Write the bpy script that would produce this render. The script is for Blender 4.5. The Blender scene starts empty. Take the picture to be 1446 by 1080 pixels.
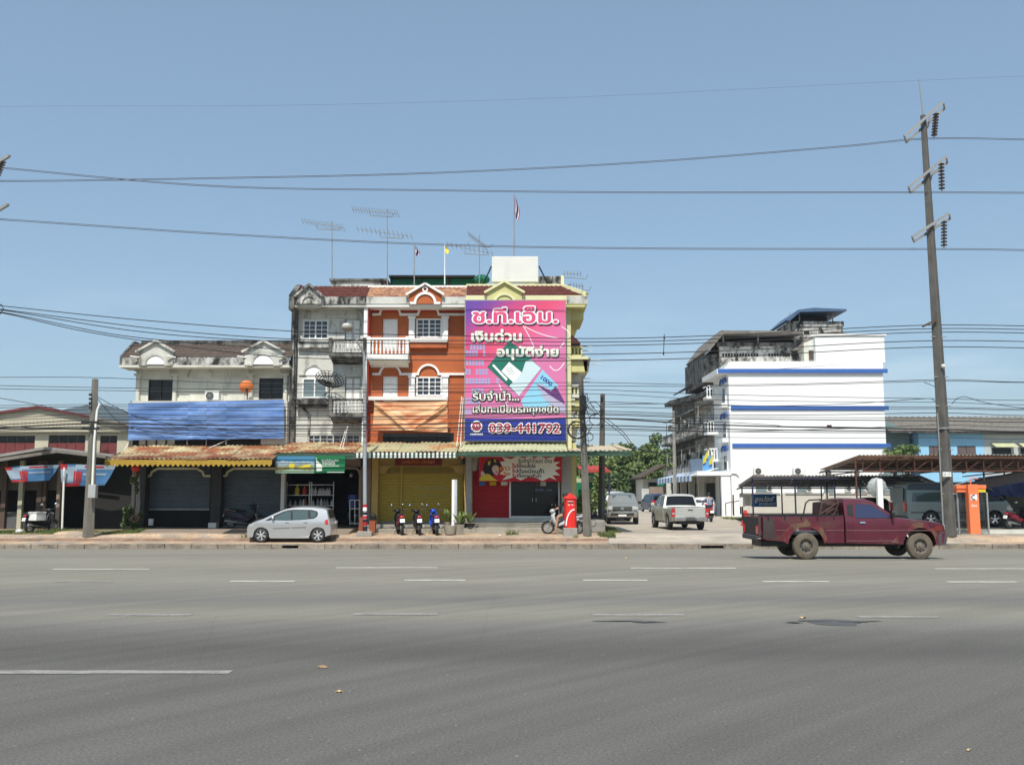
import bpy, bmesh, math, random
from mathutils import Vector, Matrix
random.seed(7)
R = math.radians
sc = bpy.context.scene
col = sc.collection
# ---------------------------------------------------------------- camera, sky, sun, exposure
F = 1340.0; CZ = 1.55; TH = math.atan(160 / F)
cam_d = bpy.data.cameras.new('camera'); cam = bpy.data.objects.new('camera', cam_d); col.objects.link(cam)
cam.location = (0, 0, CZ); cam.rotation_euler = (R(90) + TH, 0, 0)
cam_d.sensor_width = 36; cam_d.lens = 36 * F / 1446; cam_d.clip_end = 8000; cam_d.clip_start = .1
sc.camera = cam
SUN_EL, SUN_AZ = 55, 7          # the sun stands behind the camera, slightly to the left
w = bpy.data.worlds.new('World'); sc.world = w; w.use_nodes = True
nt = w.node_tree; nt.nodes.clear()
_o = nt.nodes.new('ShaderNodeOutputWorld'); _b = nt.nodes.new('ShaderNodeBackground'); _s = nt.nodes.new('ShaderNodeTexSky')
_s.sky_type = 'NISHITA'; _s.sun_disc = False; _s.sun_elevation = R(SUN_EL); _s.sun_rotation = R(180 + SUN_AZ)
_s.air_density = 1.0; _s.dust_density = 1.6; _s.ozone_density = 1.6; _s.altitude = 0
_g = nt.nodes.new('ShaderNodeTexCoord'); _m = nt.nodes.new('ShaderNodeMapping'); _m.inputs['Scale'].default_value = (2.2, 2.2, 11)
_n = nt.nodes.new('ShaderNodeTexNoise'); _n.inputs['Scale'].default_value = 2.3; _n.inputs['Detail'].default_value = 7; _n.inputs['Roughness'].default_value = .55
_r = nt.nodes.new('ShaderNodeValToRGB'); _r.color_ramp.elements[0].position = .50; _r.color_ramp.elements[1].position = .74
_r.color_ramp.elements[1].color = (.34, .34, .34, 1)
_sx = nt.nodes.new('ShaderNodeSeparateXYZ'); _mr = nt.nodes.new('ShaderNodeMapRange')
_mr.inputs['From Min'].default_value = .22; _mr.inputs['From Max'].default_value = .04
_mu = nt.nodes.new('ShaderNodeMath'); _mu.operation = 'MULTIPLY'
_x = nt.nodes.new('ShaderNodeMixRGB'); _x.inputs['Color2'].default_value = (8.0, 8.4, 8.9, 1)
_hs = nt.nodes.new('ShaderNodeMixRGB'); _hs.blend_type = 'MULTIPLY'; _hs.inputs['Fac'].default_value = 1; _hs.inputs['Color2'].default_value = (.865, .975, .97, 1)
L = nt.links.new
L(_g.outputs['Generated'], _m.inputs['Vector']); L(_m.outputs[0], _n.inputs['Vector']); L(_n.outputs['Fac'], _r.inputs[0])
L(_g.outputs['Generated'], _sx.inputs[0]); L(_sx.outputs['Z'], _mr.inputs['Value']); L(_mr.outputs[0], _mu.inputs[0]); L(_r.outputs[0], _mu.inputs[1])
L(_s.outputs[0], _hs.inputs['Color1'])
_hz = nt.nodes.new('ShaderNodeMixRGB'); _hz.inputs['Fac'].default_value = .42; _hz.inputs['Color2'].default_value = (2.12, 3.0, 4.0, 1)   # veil of tropical haze
L(_hs.outputs[0], _hz.inputs['Color1']); L(_hz.outputs[0], _x.inputs['Color1']); L(_mu.outputs[0], _x.inputs['Fac'])
L(_x.outputs[0], _b.inputs['Color']); _b.inputs['Strength'].default_value = .13; L(_b.outputs[0], _o.inputs[0])
sd = bpy.data.lights.new('sun', 'SUN'); sun = bpy.data.objects.new('sun', sd); col.objects.link(sun)
sd.energy = 4.2; sd.angle = R(.6); sd.color = (1, .95, .87)
_dir = Vector((-math.sin(R(SUN_AZ)) * math.cos(R(SUN_EL)), -math.cos(R(SUN_AZ)) * math.cos(R(SUN_EL)), math.sin(R(SUN_EL))))
sun.rotation_euler = _dir.to_track_quat('Z', 'Y').to_euler()
sc.view_settings.view_transform = 'Standard'; sc.view_settings.look = 'None'; sc.view_settings.exposure = 0.3; sc.view_settings.gamma = 1
sc.view_settings.use_curve_mapping = False
sc.render.engine = 'CYCLES'; sc.cycles.max_bounces = 6

# ---------------------------------------------------------------- helpers
_c, _sn = math.cos(TH), math.sin(TH)
def P(px, py, Y):
    "world point at depth Y seen at photograph pixel (px, py)"
    u = (px - 723) / F; v = (540 - py) / F; t = Y / (_c - v * _sn)
    return Vector((u * t, Y, CZ + (_sn + v * _c) * t))
def PX(px, Y, py=700): return P(px, py, Y).x
def PZ(py, Y): return P(723, py, Y).z

class MB:
    def __init__(s): s.v = []; s.f = []
    def face(s, *pts):
        i = len(s.v); s.v += [tuple(p) for p in pts]; s.f.append(tuple(range(i, i + len(pts)))); return s
    def box(s, x0, x1, y0, y1, z0, z1):
        i = len(s.v)
        s.v += [(x, y, z) for z in (z0, z1) for x, y in ((x0, y0), (x1, y0), (x1, y1), (x0, y1))]
        s.f += [tuple(i + k for k in q) for q in ((3, 2, 1, 0), (4, 5, 6, 7), (0, 1, 5, 4), (1, 2, 6, 5), (2, 3, 7, 6), (3, 0, 4, 7))]
        return s
    def bar(s, p, q, a, b=None, up=(0, 0, 1)):
        "rectangular bar from p to q, a wide, b high"
        b = b or a; p = Vector(p); q = Vector(q); d = (q - p).normalized(); u = Vector(up)
        if abs(d.dot(u)) > .95: u = Vector((0, 1, 0))
        r = d.cross(u).normalized() * a / 2; t = r.cross(d).normalized() * b / 2; i = len(s.v)
        for e in (p, q): s.v += [tuple(e - r - t), tuple(e + r - t), tuple(e + r + t), tuple(e - r + t)]
        s.f += [tuple(i + k for k in f) for f in ((0, 1, 2, 3), (7, 6, 5, 4), (0, 4, 5, 1), (1, 5, 6, 2), (2, 6, 7, 3), (3, 7, 4, 0))]
        return s
    def cyl(s, p, q, r0, r1=None, n=10, cap=True):
        r1 = r0 if r1 is None else r1
        return s.tube([p, q], [r0, r1], n, cap)
    def tube(s, pts, rad, n=6, cap=True):
        pts = [Vector(p) for p in pts]; i0 = len(s.v); m = len(pts)
        if not isinstance(rad, (list, tuple)): rad = [rad] * m
        prev = None
        for k, p in enumerate(pts):
            d = (pts[min(k + 1, m - 1)] - pts[max(k - 1, 0)]).normalized()
            if prev is None:
                a = Vector((0, 0, 1)) if abs(d.z) < .9 else Vector((1, 0, 0)); r = d.cross(a).normalized()
            else: r = (prev - d * prev.dot(d)).normalized()
            prev = r; t = d.cross(r)
            s.v += [tuple(p + (r * math.cos(2 * math.pi * j / n) + t * math.sin(2 * math.pi * j / n)) * rad[k]) for j in range(n)]
        for k in range(m - 1):
            for j in range(n):
                a = i0 + k * n + j; b = i0 + k * n + (j + 1) % n
                s.f.append((a, b, b + n, a + n))
        if cap: s.f.append(tuple(i0 + j for j in reversed(range(n)))); s.f.append(tuple(i0 + (m - 1) * n + j for j in range(n)))
        return s
    def lathe(s, prof, c, n=16, axis='z'):
        "prof: (radius, height) list about the axis through c"
        i0 = len(s.v); c = Vector(c)
        for r, h in prof:
            for j in range(n):
                a = 2 * math.pi * j / n; x, y = r * math.cos(a), r * math.sin(a)
                s.v.append(tuple(c + (Vector((x, y, h)) if axis == 'z' else Vector((x, h, y)) if axis == 'y' else Vector((h, x, y)))))
        for k in range(len(prof) - 1):
            for j in range(n):
                a = i0 + k * n + j; b = i0 + k * n + (j + 1) % n
                s.f.append((a, b, b + n, a + n))
        return s
    def prism(s, pts, y0, y1, axis='y'):
        "outline pts (a, b) extruded along an axis: y -> (a, y, b), x -> (x, a, b), z -> (a, b, z)"
        f = {'y': lambda a, b, t: (a, t, b), 'x': lambda a, b, t: (t, a, b), 'z': lambda a, b, t: (a, b, t)}[axis]
        n = len(pts); i = len(s.v)
        s.v += [f(a, b, y0) for a, b in pts] + [f(a, b, y1) for a, b in pts]
        s.f.append(tuple(range(i, i + n))); s.f.append(tuple(reversed(range(i + n, i + 2 * n))))
        for k in range(n):
            l = (k + 1) % n; s.f.append((i + k, i + n + k, i + n + l, i + l))
        return s
    def ball(s, c, r, n=8, sq=(1, 1, 1)):
        c = Vector(c); i0 = len(s.v); m = n // 2 + 1
        for a in range(m + 1):
            for j in range(n):
                th = math.pi * a / m; ph = 2 * math.pi * j / n
                s.v.append((c.x + r * sq[0] * math.sin(th) * math.cos(ph), c.y + r * sq[1] * math.sin(th) * math.sin(ph), c.z + r * sq[2] * math.cos(th)))
        for a in range(m):
            for j in range(n):
                p = i0 + a * n + j; q = i0 + a * n + (j + 1) % n; s.f.append((p, q, q + n, p + n))
        return s
    def mesh(s, name, smooth=0):
        me = bpy.data.meshes.new(name); me.from_pydata(s.v, [], s.f)
        bm = bmesh.new(); bm.from_mesh(me); bmesh.ops.remove_doubles(bm, verts=bm.verts, dist=1e-5)
        bmesh.ops.recalc_face_normals(bm, faces=bm.faces); bm.to_mesh(me); bm.free()
        if smooth: me.shade_smooth(); me.set_sharp_from_angle(angle=R(smooth))
        return me

def tag(o, label=None, cat=None, group=None, kind=None):
    if label: o['label'] = label
    if cat: o['category'] = cat
    if group: o['group'] = group
    if kind: o['kind'] = kind
    return o
def wl(o):
    v = Vector((0, 0, 0))
    while o: v += o.location; o = o.parent
    return v
def T(name, label, cat, loc=(0, 0, 0), group=None):
    o = bpy.data.objects.new(name, None); col.objects.link(o); o.location = loc; o.empty_display_size = .2
    return tag(o, label, cat, group)
def ob(name, mb, m, par=None, label=None, cat=None, group=None, kind=None, smooth=0, loc=None, bevel=0):
    "links a mesh built in world coordinates; under a parent it is offset so that it stays where it was built"
    me = mb.mesh(name, smooth) if isinstance(mb, MB) else mb
    if m is not None and not len(me.materials): me.materials.append(m)
    o = bpy.data.objects.new(name, me); col.objects.link(o)
    if par: o.parent = par; o.location = -wl(par)
    if loc is not None:
        o.location = Vector(o.location) + Vector(loc)
    if bevel:
        b = o.modifiers.new('bevel', 'BEVEL'); b.width = bevel; b.segments = 2; b.limit_method = 'ANGLE'; b.angle_limit = R(40)
    return tag(o, label, cat, group, kind)
def copy_tree(o, par=None):
    c = o.copy(); col.objects.link(c); c.parent = par
    for ch in list(o.children): copy_tree(ch, c)
    return c
def place(o, x, y, z, rz=0, s=1):
    o.location = (x, y, z); o.rotation_euler = (0, 0, rz); o.scale = (s, s, s); return o

# ---------------------------------------------------------------- materials
_mats = {}
def mat(name, c, rough=.8, metal=0, var=.12, scale=2.0, fine=.06, fscale=40, grime=0, gcol=(.03, .028, .024), gscale=(2.2, 2.2, .5), glow=.52, bump=0, bscale=60, spec=.4, coat=0, second=None, s2=(.45, .6), s2scale=(1, 1, 1), alpha=None, trans=0, stops=None):
    """colour with broad and fine variation, optional stains (grime: amount) and a second colour laid in patches"""
    if name in _mats: return _mats[name]
    m = bpy.data.materials.new(name); m.use_nodes = True; n = m.node_tree.nodes; l = m.node_tree.links.new
    b = n['Principled BSDF']; b.inputs['Roughness'].default_value = rough; b.inputs['Metallic'].default_value = metal
    b.inputs['Specular IOR Level'].default_value = spec; b.inputs['Coat Weight'].default_value = coat; b.inputs['Coat Roughness'].default_value = .08
    if trans: b.inputs['Transmission Weight'].default_value = trans
    tc = n.new('ShaderNodeTexCoord').outputs['Object']
    def noise(sc_, det=4, vec=None, ro=.6):
        q = n.new('ShaderNodeTexNoise'); q.inputs['Scale'].default_value = sc_; q.inputs['Detail'].default_value = det; q.inputs['Roughness'].default_value = ro
        l(vec or tc, q.inputs['Vector']); return q.outputs['Fac']
    def mapping(s3):
        q = n.new('ShaderNodeMapping'); q.inputs['Scale'].default_value = s3; l(tc, q.inputs['Vector']); return q.outputs[0]
    def mix(fac, a, bb, mode='MIX'):
        q = n.new('ShaderNodeMixRGB'); q.blend_type = mode
        for i, x in ((0, fac), (1, a), (2, bb)):
            if hasattr(x, 'is_linked') or hasattr(x, 'links'): l(x, q.inputs[i])
            else: q.inputs[i].default_value = x if i == 0 else (*x[:3], 1)
        return q.outputs[0]
    def ramp(x, a, bb, lo=0., hi=1.):
        q = n.new('ShaderNodeMapRange'); q.inputs['From Min'].default_value = a; q.inputs['From Max'].default_value = bb
        q.inputs['To Min'].default_value = lo; q.inputs['To Max'].default_value = hi; l(x, q.inputs['Value']); return q.outputs[0]
    cur = mix(0, c, c)
    if second:
        cur = mix(ramp(noise(1.0, 5, mapping(s2scale)), *s2), cur, second)
    if var:
        g = ramp(noise(scale, 5), .3, .7, 1 - var, 1 + var); cmb = n.new('ShaderNodeCombineXYZ')
        for i in range(3): l(g, cmb.inputs[i])
        cur = mix(1, cur, cmb.outputs[0], 'MULTIPLY')
    if fine:
        g = ramp(noise(fscale, 3), .3, .7, 1 - fine, 1 + fine); cmb = n.new('ShaderNodeCombineXYZ')
        for i in range(3): l(g, cmb.inputs[i])
        cur = mix(1, cur, cmb.outputs[0], 'MULTIPLY')
    if grime:
        g = ramp(noise(1.0, 8, mapping(gscale), .68), glow, glow + .16, 0, grime)
        cur = mix(g, cur, gcol)
    l(cur, b.inputs['Base Color'])
    if bump:
        q = n.new('ShaderNodeBump'); q.inputs['Strength'].default_value = bump; q.inputs['Distance'].default_value = .02
        l(noise(bscale, 4), q.inputs['Height']); l(q.outputs[0], b.inputs['Normal'])
    _mats[name] = m; return m
def flat(name, c, rough=.6, spec=.3): return mat(name, c, rough, var=.04, fine=.03, spec=spec)
def print_mat(name, fn, rough=.5):
    m = bpy.data.materials.new(name); m.use_nodes = True; fn(m.node_tree, m.node_tree.nodes['Principled BSDF']); m.node_tree.nodes['Principled BSDF'].inputs['Roughness'].default_value = rough
    return m

MT = {}
def D(k, *a, **kw): MT[k] = mat(k, *a, **kw); return MT[k]
D('white_wall', (.80, .81, .80), var=.02, fine=.015, scale=.5)
D('stripe_blue', (.04, .12, .38), var=.06)
D('aged_white', (.58, .58, .53), grime=.95, gcol=(.06, .056, .048), glow=.53, gscale=(1.5, 1.5, .42), var=.14, second=(.42, .41, .36), s2=(.50, .64))
D('aged_cream', (.58, .57, .50), grime=.6, gcol=(.12, .115, .10), glow=.60, gscale=(1.2, 1.2, .3))
D('mould_white', (.52, .51, .47), grime=1, gcol=(.022, .021, .019), glow=.42, gscale=(1.6, 1.6, .8), var=.15, bump=.3, bscale=14)
D('mould_dark', (.17, .165, .15), grime=1, gcol=(.02, .019, .017), glow=.42, gscale=(2, 2, 1.4), bump=.4, bscale=14)
D('orange_wall', (.43, .115, .037), var=.12, grime=.4, gcol=(.25, .06, .02), glow=.62, gscale=(.8, .8, .3))
D('orange_shaded', (.42, .045, .02), var=.08)  # orange wall darkened to paint in eave and column shadow
D('yellow_wall', (.56, .53, .24), var=.08, grime=.4, gcol=(.18, .17, .07), glow=.63, gscale=(1.5, 1.5, .6))
D('yellow_trim', (.68, .66, .40), var=.06, grime=.35, gcol=(.15, .14, .08), glow=.66)
D('white_trim', (.74, .74, .70), var=.05, grime=.7, gcol=(.10, .10, .09), glow=.60, gscale=(3, 3, 2))
D('clean_trim', (.80, .80, .78), var=.03)
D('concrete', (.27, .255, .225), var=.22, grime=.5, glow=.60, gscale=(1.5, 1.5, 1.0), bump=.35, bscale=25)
D('concrete_pole', (.165, .155, .13), var=.2, grime=.6, glow=.56, gscale=(3, 3, .7), bump=.3, bscale=30)
D('pole_dark', (.105, .10, .09), var=.22, grime=.6, glow=.53, gscale=(3, 3, .6), bump=.3, bscale=30)
D('tile_red', (.095, .032, .026), .8, spec=.15, var=.3, scale=5, fine=.2, fscale=14)
D('tile_orange', (.38, .20, .105), .6, var=.3, scale=4, fine=.3, fscale=14, second=(.20, .085, .06), s2=(.50, .58), s2scale=(2.5, 2.5, 6))
D('tile_brown', (.085, .062, .048), .8, var=.25, scale=5, fine=.25, fscale=16, grime=.6, glow=.54)
D('tile_grey', (.17, .155, .135), .9, var=.25, grime=.5, glow=.55)
D('tile_blue', (.06, .11, .20), .5, var=.15)
D('rust_roof', (.48, .42, .24), .65, var=.22, fine=.15, fscale=12, second=(.28, .10, .04), s2=(.40, .56), s2scale=(.9, 1.2, 1.2), grime=.4, gcol=(.12, .05, .03), glow=.56, gscale=(3, 1, 1))
D('rust_roof2', (.42, .41, .25), .6, var=.15, fine=.1, second=(.42, .22, .10), s2=(.50, .64), s2scale=(.8, .8, 2.0), grime=.3, gcol=(.2, .13, .07), glow=.6, gscale=(3, 1, 1))
D('cream_roof', (.46, .47, .29), .6, var=.10, grime=.4, gcol=(.25, .17, .09), glow=.6, gscale=(3, .8, 1))
D('beige_roof', (.50, .44, .33), .7, var=.12, grime=.4, gcol=(.25, .16, .09), glow=.58)
D('zinc_roof', (.30, .29, .27), .55, .3, var=.15, grime=.4, gcol=(.12, .07, .04), glow=.58)
D('carport_roof', (.50, .48, .45), .7, var=.2, grime=.4, glow=.55, gscale=(1, 2, 1))
D('carport_brown', (.50, .38, .28), .7, var=.2, grime=.5, gcol=(.12, .06, .03), glow=.55, gscale=(1, 2, 1))
D('green_fascia', (.035, .085, .055), .7, grime=.6, gcol=(.13, .13, .10), glow=.58, gscale=(2, 2, 2))
D('yellow_fascia', (.36, .225, .025), .6, grime=.6, gcol=(.2, .12, .03), glow=.6)
D('shutter_grey', (.105, .13, .15), .5, .2, var=.1)
D('shutter_yellow', (.42, .30, .035), .5, var=.06, grime=.3, gcol=(.26, .18, .02), glow=.6, gscale=(1, 1, .6))
D('shutter_red', (.40, .012, .018), .6, var=.05)
D('yellow_col', (.50, .34, .10), .8, var=.08, grime=.3, gcol=(.2, .13, .05), glow=.6)
D('glass_dark', (.010, .013, .017), .08, var=0, fine=0, spec=.3)
D('glass_blue', (.030, .040, .062), .10, var=0, fine=0, spec=.6)
D('glass_green', (.06, .095, .095), .06, var=0, fine=0, spec=.7)
D('glass_grey', (.17, .22, .23), .2, var=.05, fine=0, spec=.5)
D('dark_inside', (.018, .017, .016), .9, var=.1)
D('black', (.015, .015, .016), .45, var=.05, fine=0)
D('rubber', (.028, .027, .026), .85, var=.15)
D('dusty_rubber', (.115, .095, .070), .9, var=.25, scale=7)
D('steel', (.45, .45, .45), .4, .7, var=.08)
D('dull_steel', (.30, .30, .29), .55, .4, var=.12, grime=.3, glow=.6)
D('alloy', (.60, .61, .63), .3, .6, var=.04)
D('post_blue', (.025, .03, .07), .5, var=.1)
D('post_brown', (.10, .04, .025), .6, var=.2)
D('red_paint', (.72, .025, .018), .42, var=.06, fine=.02, coat=.3)
D('white_paint', (.78, .78, .76), .5, var=.04)
D('orange_paint', (.80, .20, .075), .5, var=.05, grime=.15, glow=.62)
D('wood_brown', (.085, .055, .04), .7, var=.2)
D('leaf', (.115, .165, .05), .7, var=.35, scale=.9, fine=.2, fscale=5)
D('leaf_dark', (.08, .125, .04), .7, var=.35, scale=.9, fine=.2, fscale=5)
D('leaf_light', (.17, .22, .065), .7, var=.3, scale=1.2, fine=.2, fscale=5)
D('grass', (.085, .125, .028), .8, var=.35, scale=1.5, second=(.20, .15, .06), s2=(.5, .7))
D('bark', (.10, .08, .06), .95, var=.25, bump=.5, bscale=12)
D('cable', (.020, .020, .022), .6, var=0, fine=0)
D('insulator', (.05, .022, .022), .3, var=.1)
D('blue_tarp', (.10, .20, .46), .55, var=.10, scale=1.0, fine=.05, second=(.17, .29, .56), s2=(.45, .62), s2scale=(.6, .6, 2.4), bump=.5, bscale=5)
D('navy_tarp', (.045, .075, .22), .6, var=.15, scale=2)
D('green_net', (.01, .17, .095), .7, var=.2, scale=3)
D('plant_pot', (.30, .27, .22), .9, var=.2)
D('skin', (.38, .22, .15), .6, var=.05)
D('lantern_red', (.62, .03, .02), .6, var=.1)
# ================================================================ SETTING
PROF = [(-60, 0), (24, 0), (36, -.42)]
def GZ(Y):
    pts = [(-60, 0), (24, 0), (36, -.42), (36.01, -.236), (37.5, -.2), (37.52, -.10), (38.6, 0), (9000, 0)]
    for (a, za), (b, zb) in zip(pts, pts[1:]):
        if a <= Y <= b: return za + (zb - za) * (Y - a) / (b - a)
    return 0
def asphalt():
    m = mat('asphalt', (.150, .145, .131), .92, spec=.2, var=.05, scale=.6, fine=.3, fscale=48, bump=.25, bscale=90)
    n = m.node_tree.nodes; l = m.node_tree.links.new; b = n['Principled BSDF']; src = b.inputs['Base Color'].links[0].from_socket
    g = n.new('ShaderNodeTexCoord'); s = n.new('ShaderNodeSeparateXYZ'); l(g.outputs['Object'], s.inputs[0])
    mp = n.new('ShaderNodeMapping'); mp.inputs['Scale'].default_value = (.05, .5, 1); l(g.outputs['Object'], mp.inputs['Vector'])
    no = n.new('ShaderNodeTexNoise'); no.inputs['Scale'].default_value = 1; no.inputs['Detail'].default_value = 6; l(mp.outputs[0], no.inputs['Vector'])
    ad = n.new('ShaderNodeMath'); ad.operation = 'MULTIPLY_ADD'; ad.inputs[1].default_value = 2.6; l(no.outputs['Fac'], ad.inputs[0]); 
    sb = n.new('ShaderNodeMath'); sb.operation = 'SUBTRACT'; sb.inputs[1].default_value = 1.3; l(s.outputs['Y'], sb.inputs[0]); l(sb.outputs[0], ad.inputs[2])
    mr = n.new('ShaderNodeMapRange'); mr.inputs['From Min'].default_value = 0; mr.inputs['From Max'].default_value = 36; l(ad.outputs[0], mr.inputs['Value'])
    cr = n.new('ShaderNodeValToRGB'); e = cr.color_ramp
    st = [(0, .76), (5.2, .80), (6.3, .77), (7.6, .80), (8.9, .78), (9.9, .62), (11.4, 1.02), (13.2, 1.36), (14.6, 1.02), (17.5, 1.46), (20, 1.30), (22.5, 1.48), (27, 1.30), (30, 1.42), (36, 1.40)]  # lane-wear bands; paler far lanes also paint in grazing-angle sheen
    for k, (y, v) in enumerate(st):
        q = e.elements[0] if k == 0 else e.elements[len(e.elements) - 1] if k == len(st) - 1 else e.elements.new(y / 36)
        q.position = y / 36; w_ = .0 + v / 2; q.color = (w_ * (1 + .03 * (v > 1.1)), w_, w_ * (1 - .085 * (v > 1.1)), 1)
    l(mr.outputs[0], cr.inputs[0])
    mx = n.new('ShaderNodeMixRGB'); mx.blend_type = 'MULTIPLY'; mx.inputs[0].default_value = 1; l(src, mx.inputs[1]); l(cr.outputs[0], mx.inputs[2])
    m2 = n.new('ShaderNodeMixRGB'); m2.blend_type = 'MULTIPLY'; m2.inputs[0].default_value = 1; m2.inputs[2].default_value = (2, 2, 2, 1); l(mx.outputs[0], m2.inputs[1])
    # pale stone chips showing in the worn surface
    vo = n.new('ShaderNodeTexNoise'); vo.inputs['Scale'].default_value = 22; vo.inputs['Detail'].default_value = 2; l(g.outputs['Object'], vo.inputs['Vector'])
    r2 = n.new('ShaderNodeMapRange'); r2.inputs['From Min'].default_value = .70; r2.inputs['From Max'].default_value = .74; r2.inputs['To Max'].default_value = .55; l(vo.outputs['Fac'], r2.inputs['Value'])
    m3 = n.new('ShaderNodeMixRGB'); m3.inputs[2].default_value = (.30, .29, .27, 1); l(r2.outputs[0], m3.inputs[0]); l(m2.outputs[0], m3.inputs[1]); 
    # tyre arcs swept across the lanes, and fine cracks
    def M(op, a, c=None):
        q = n.new('ShaderNodeMath'); q.operation = op
        for i, v in enumerate((a, c)):
            if v is None: continue
            if isinstance(v, (int, float)): q.inputs[i].default_value = v
            else: l(v, q.inputs[i])
        return q.outputs[0]
    dx = M('SUBTRACT', s.outputs['X'], 26.); dy = M('ADD', s.outputs['Y'], 16.); rad = M('SQRT', M('ADD', M('MULTIPLY', dx, dx), M('MULTIPLY', dy, dy))); an = M('ARCTAN2', dy, dx)
    cb = n.new('ShaderNodeCombineXYZ'); l(M('MULTIPLY', rad, 3.2), cb.inputs[0]); l(M('MULTIPLY', an, 3.), cb.inputs[1]); tn = n.new('ShaderNodeTexNoise'); tn.inputs['Scale'].default_value = 1; tn.inputs['Detail'].default_value = 5; l(cb.outputs[0], tn.inputs['Vector'])
    k1 = n.new('ShaderNodeMapRange'); k1.inputs['From Min'].default_value = .35; k1.inputs['From Max'].default_value = .65; k1.inputs['To Min'].default_value = .91; k1.inputs['To Max'].default_value = 1.08; l(tn.outputs['Fac'], k1.inputs['Value'])
    vr = n.new('ShaderNodeTexVoronoi'); vr.feature = 'DISTANCE_TO_EDGE'; vr.inputs['Scale'].default_value = .22; wn = n.new('ShaderNodeMixRGB'); wn.inputs[0].default_value = .12; l(g.outputs['Object'], wn.inputs[1]); nz = n.new('ShaderNodeTexNoise'); nz.inputs['Scale'].default_value = 1.2; nz.inputs['Detail'].default_value = 6; l(g.outputs['Object'], nz.inputs['Vector']); l(nz.outputs['Color'], wn.inputs[2]); l(wn.outputs[0], vr.inputs['Vector'])
    k2 = n.new('ShaderNodeMapRange'); k2.inputs['From Min'].default_value = 0; k2.inputs['From Max'].default_value = .004; k2.inputs['To Min'].default_value = .93; k2.inputs['To Max'].default_value = 1; l(vr.outputs['Distance'], k2.inputs['Value'])
    c4 = n.new('ShaderNodeCombineXYZ'); kk = M('MULTIPLY', k1.outputs[0], k2.outputs[0]); [l(kk, c4.inputs[i]) for i in range(3)]
    m5 = n.new('ShaderNodeMixRGB'); m5.blend_type = 'MULTIPLY'; m5.inputs[0].default_value = 1; l(m3.outputs[0], m5.inputs[1]); l(c4.outputs[0], m5.inputs[2]); l(m5.outputs[0], b.inputs['Base Color'])
    return m
mb = MB()
ys = [-60, -20, 0, 4, 8, 12, 16, 20, 24, 28, 32, 36]
for a, b in zip(ys, ys[1:]):
    for k in range(-4, 4): mb.face((k * 60, a, GZ(a)), (k * 60 + 60, a, GZ(a)), (k * 60 + 60, b, GZ(b) if b < 36 else -.42), (k * 60, b, GZ(b) if b < 36 else -.42))
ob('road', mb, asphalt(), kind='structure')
D('road_paint', (.55, .53, .47), .8, var=.12, scale=3, fine=.2, fscale=25, grime=.75, gcol=(.15, .145, .14), glow=.50, gscale=(4, 8, 1))
D('road_paint_old', (.27, .262, .235), .8, var=.15, scale=3, fine=.2, fscale=25, grime=.7, gcol=(.14, .135, .13), glow=.5, gscale=(4, 8, 1))
def ground_at(px, py):
    lo, hi = 3., 36.
    for _ in range(40):
        m_ = (lo + hi) / 2
        if P(px, py, m_).z < GZ(m_): lo = m_     # ray is under the surface: the point lies farther out
        else: hi = m_
    return (lo + hi) / 2
lane = [(74, 210, 803.5, 1), (474, 618, 801.5, 1), (891, 1039, 802, 1), (1320, 1480, 803, 1), (80, 157, 821.5, 0), (325, 416, 820.5, 1), (571, 657, 819, 1), (823, 914, 819, 1),
        (1077, 1171, 821, 1), (1338, 1436, 821.5, 1), (153, 270, 868, 0), (499, 618, 867, 0), (837, 967, 868, 0), (1212, 1325, 871, 0), (-420, 326, 949, 2),
        (520, 650, 776, 0), (10, 60, 786, 0), (1150, 1330, 790, 0), (440, 620, 791, 0)]
for x0, x1, py, k in lane:
    Y = 0
    lo, hi = 5., 35.5
    for _ in range(40):
        m_ = (lo + hi) / 2
        if P(723, py, m_).z > GZ(m_): lo = m_
        else: hi = m_
    Y = lo; a = P(x0, py, Y).x; b = P(x1, py, Y).x; wd = .085 if k != 2 else .08; g = MB(); n = max(2, int((b - a) / .35))
    rr = random.Random(x0)
    top = [(a + (b - a) * i / n, Y + wd + rr.uniform(-.012, .012)) for i in range(n + 1)]; bot = [(a + (b - a) * i / n, Y - wd + rr.uniform(-.012, .012)) for i in range(n + 1)]
    for i in range(n):
        g.face(*[(x, y, GZ(y) + .005) for x, y in (bot[i], bot[i + 1], top[i + 1], top[i])])
    ob('lane_marking', g, MT['road_paint' if k == 1 else 'road_paint_old'], kind='structure')
# wet oil stains on the road
def blob(name, cx, cy, rx, ry, m, seed, n=40, rough=.35):
    rr = random.Random(seed); ph = [rr.uniform(0, 6.28) for _ in range(6)]; g = MB(); pts = []
    for i in range(n):
        a = 2 * math.pi * i / n; r_ = 1 + rough * sum(math.sin((k + 2) * a + ph[k]) / (k + 1.5) for k in range(6))
        pts.append((cx + rx * r_ * math.cos(a), cy + ry * r_ * math.sin(a)))
    g.face(*[(x, y, GZ(y) + .004 + .002 * seed) for x, y in pts]); return ob(name, g, m, kind='structure')
D('wet_tar', (.085, .084, .082), .7, var=.1)
for i, (px, py, rx, ry) in enumerate([(1180, 874, .34, .22), (1155, 871, .22, .10), (1210, 872.5, .25, .07), (880, 872, .30, .05), (915, 873.5, .16, .06), (1120, 874, .1, .05)]):
    Y = 1.55 * F / (py - 700); blob('road_stain', P(px, py, Y).x, Y, rx, ry, MT['wet_tar'], i)

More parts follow.
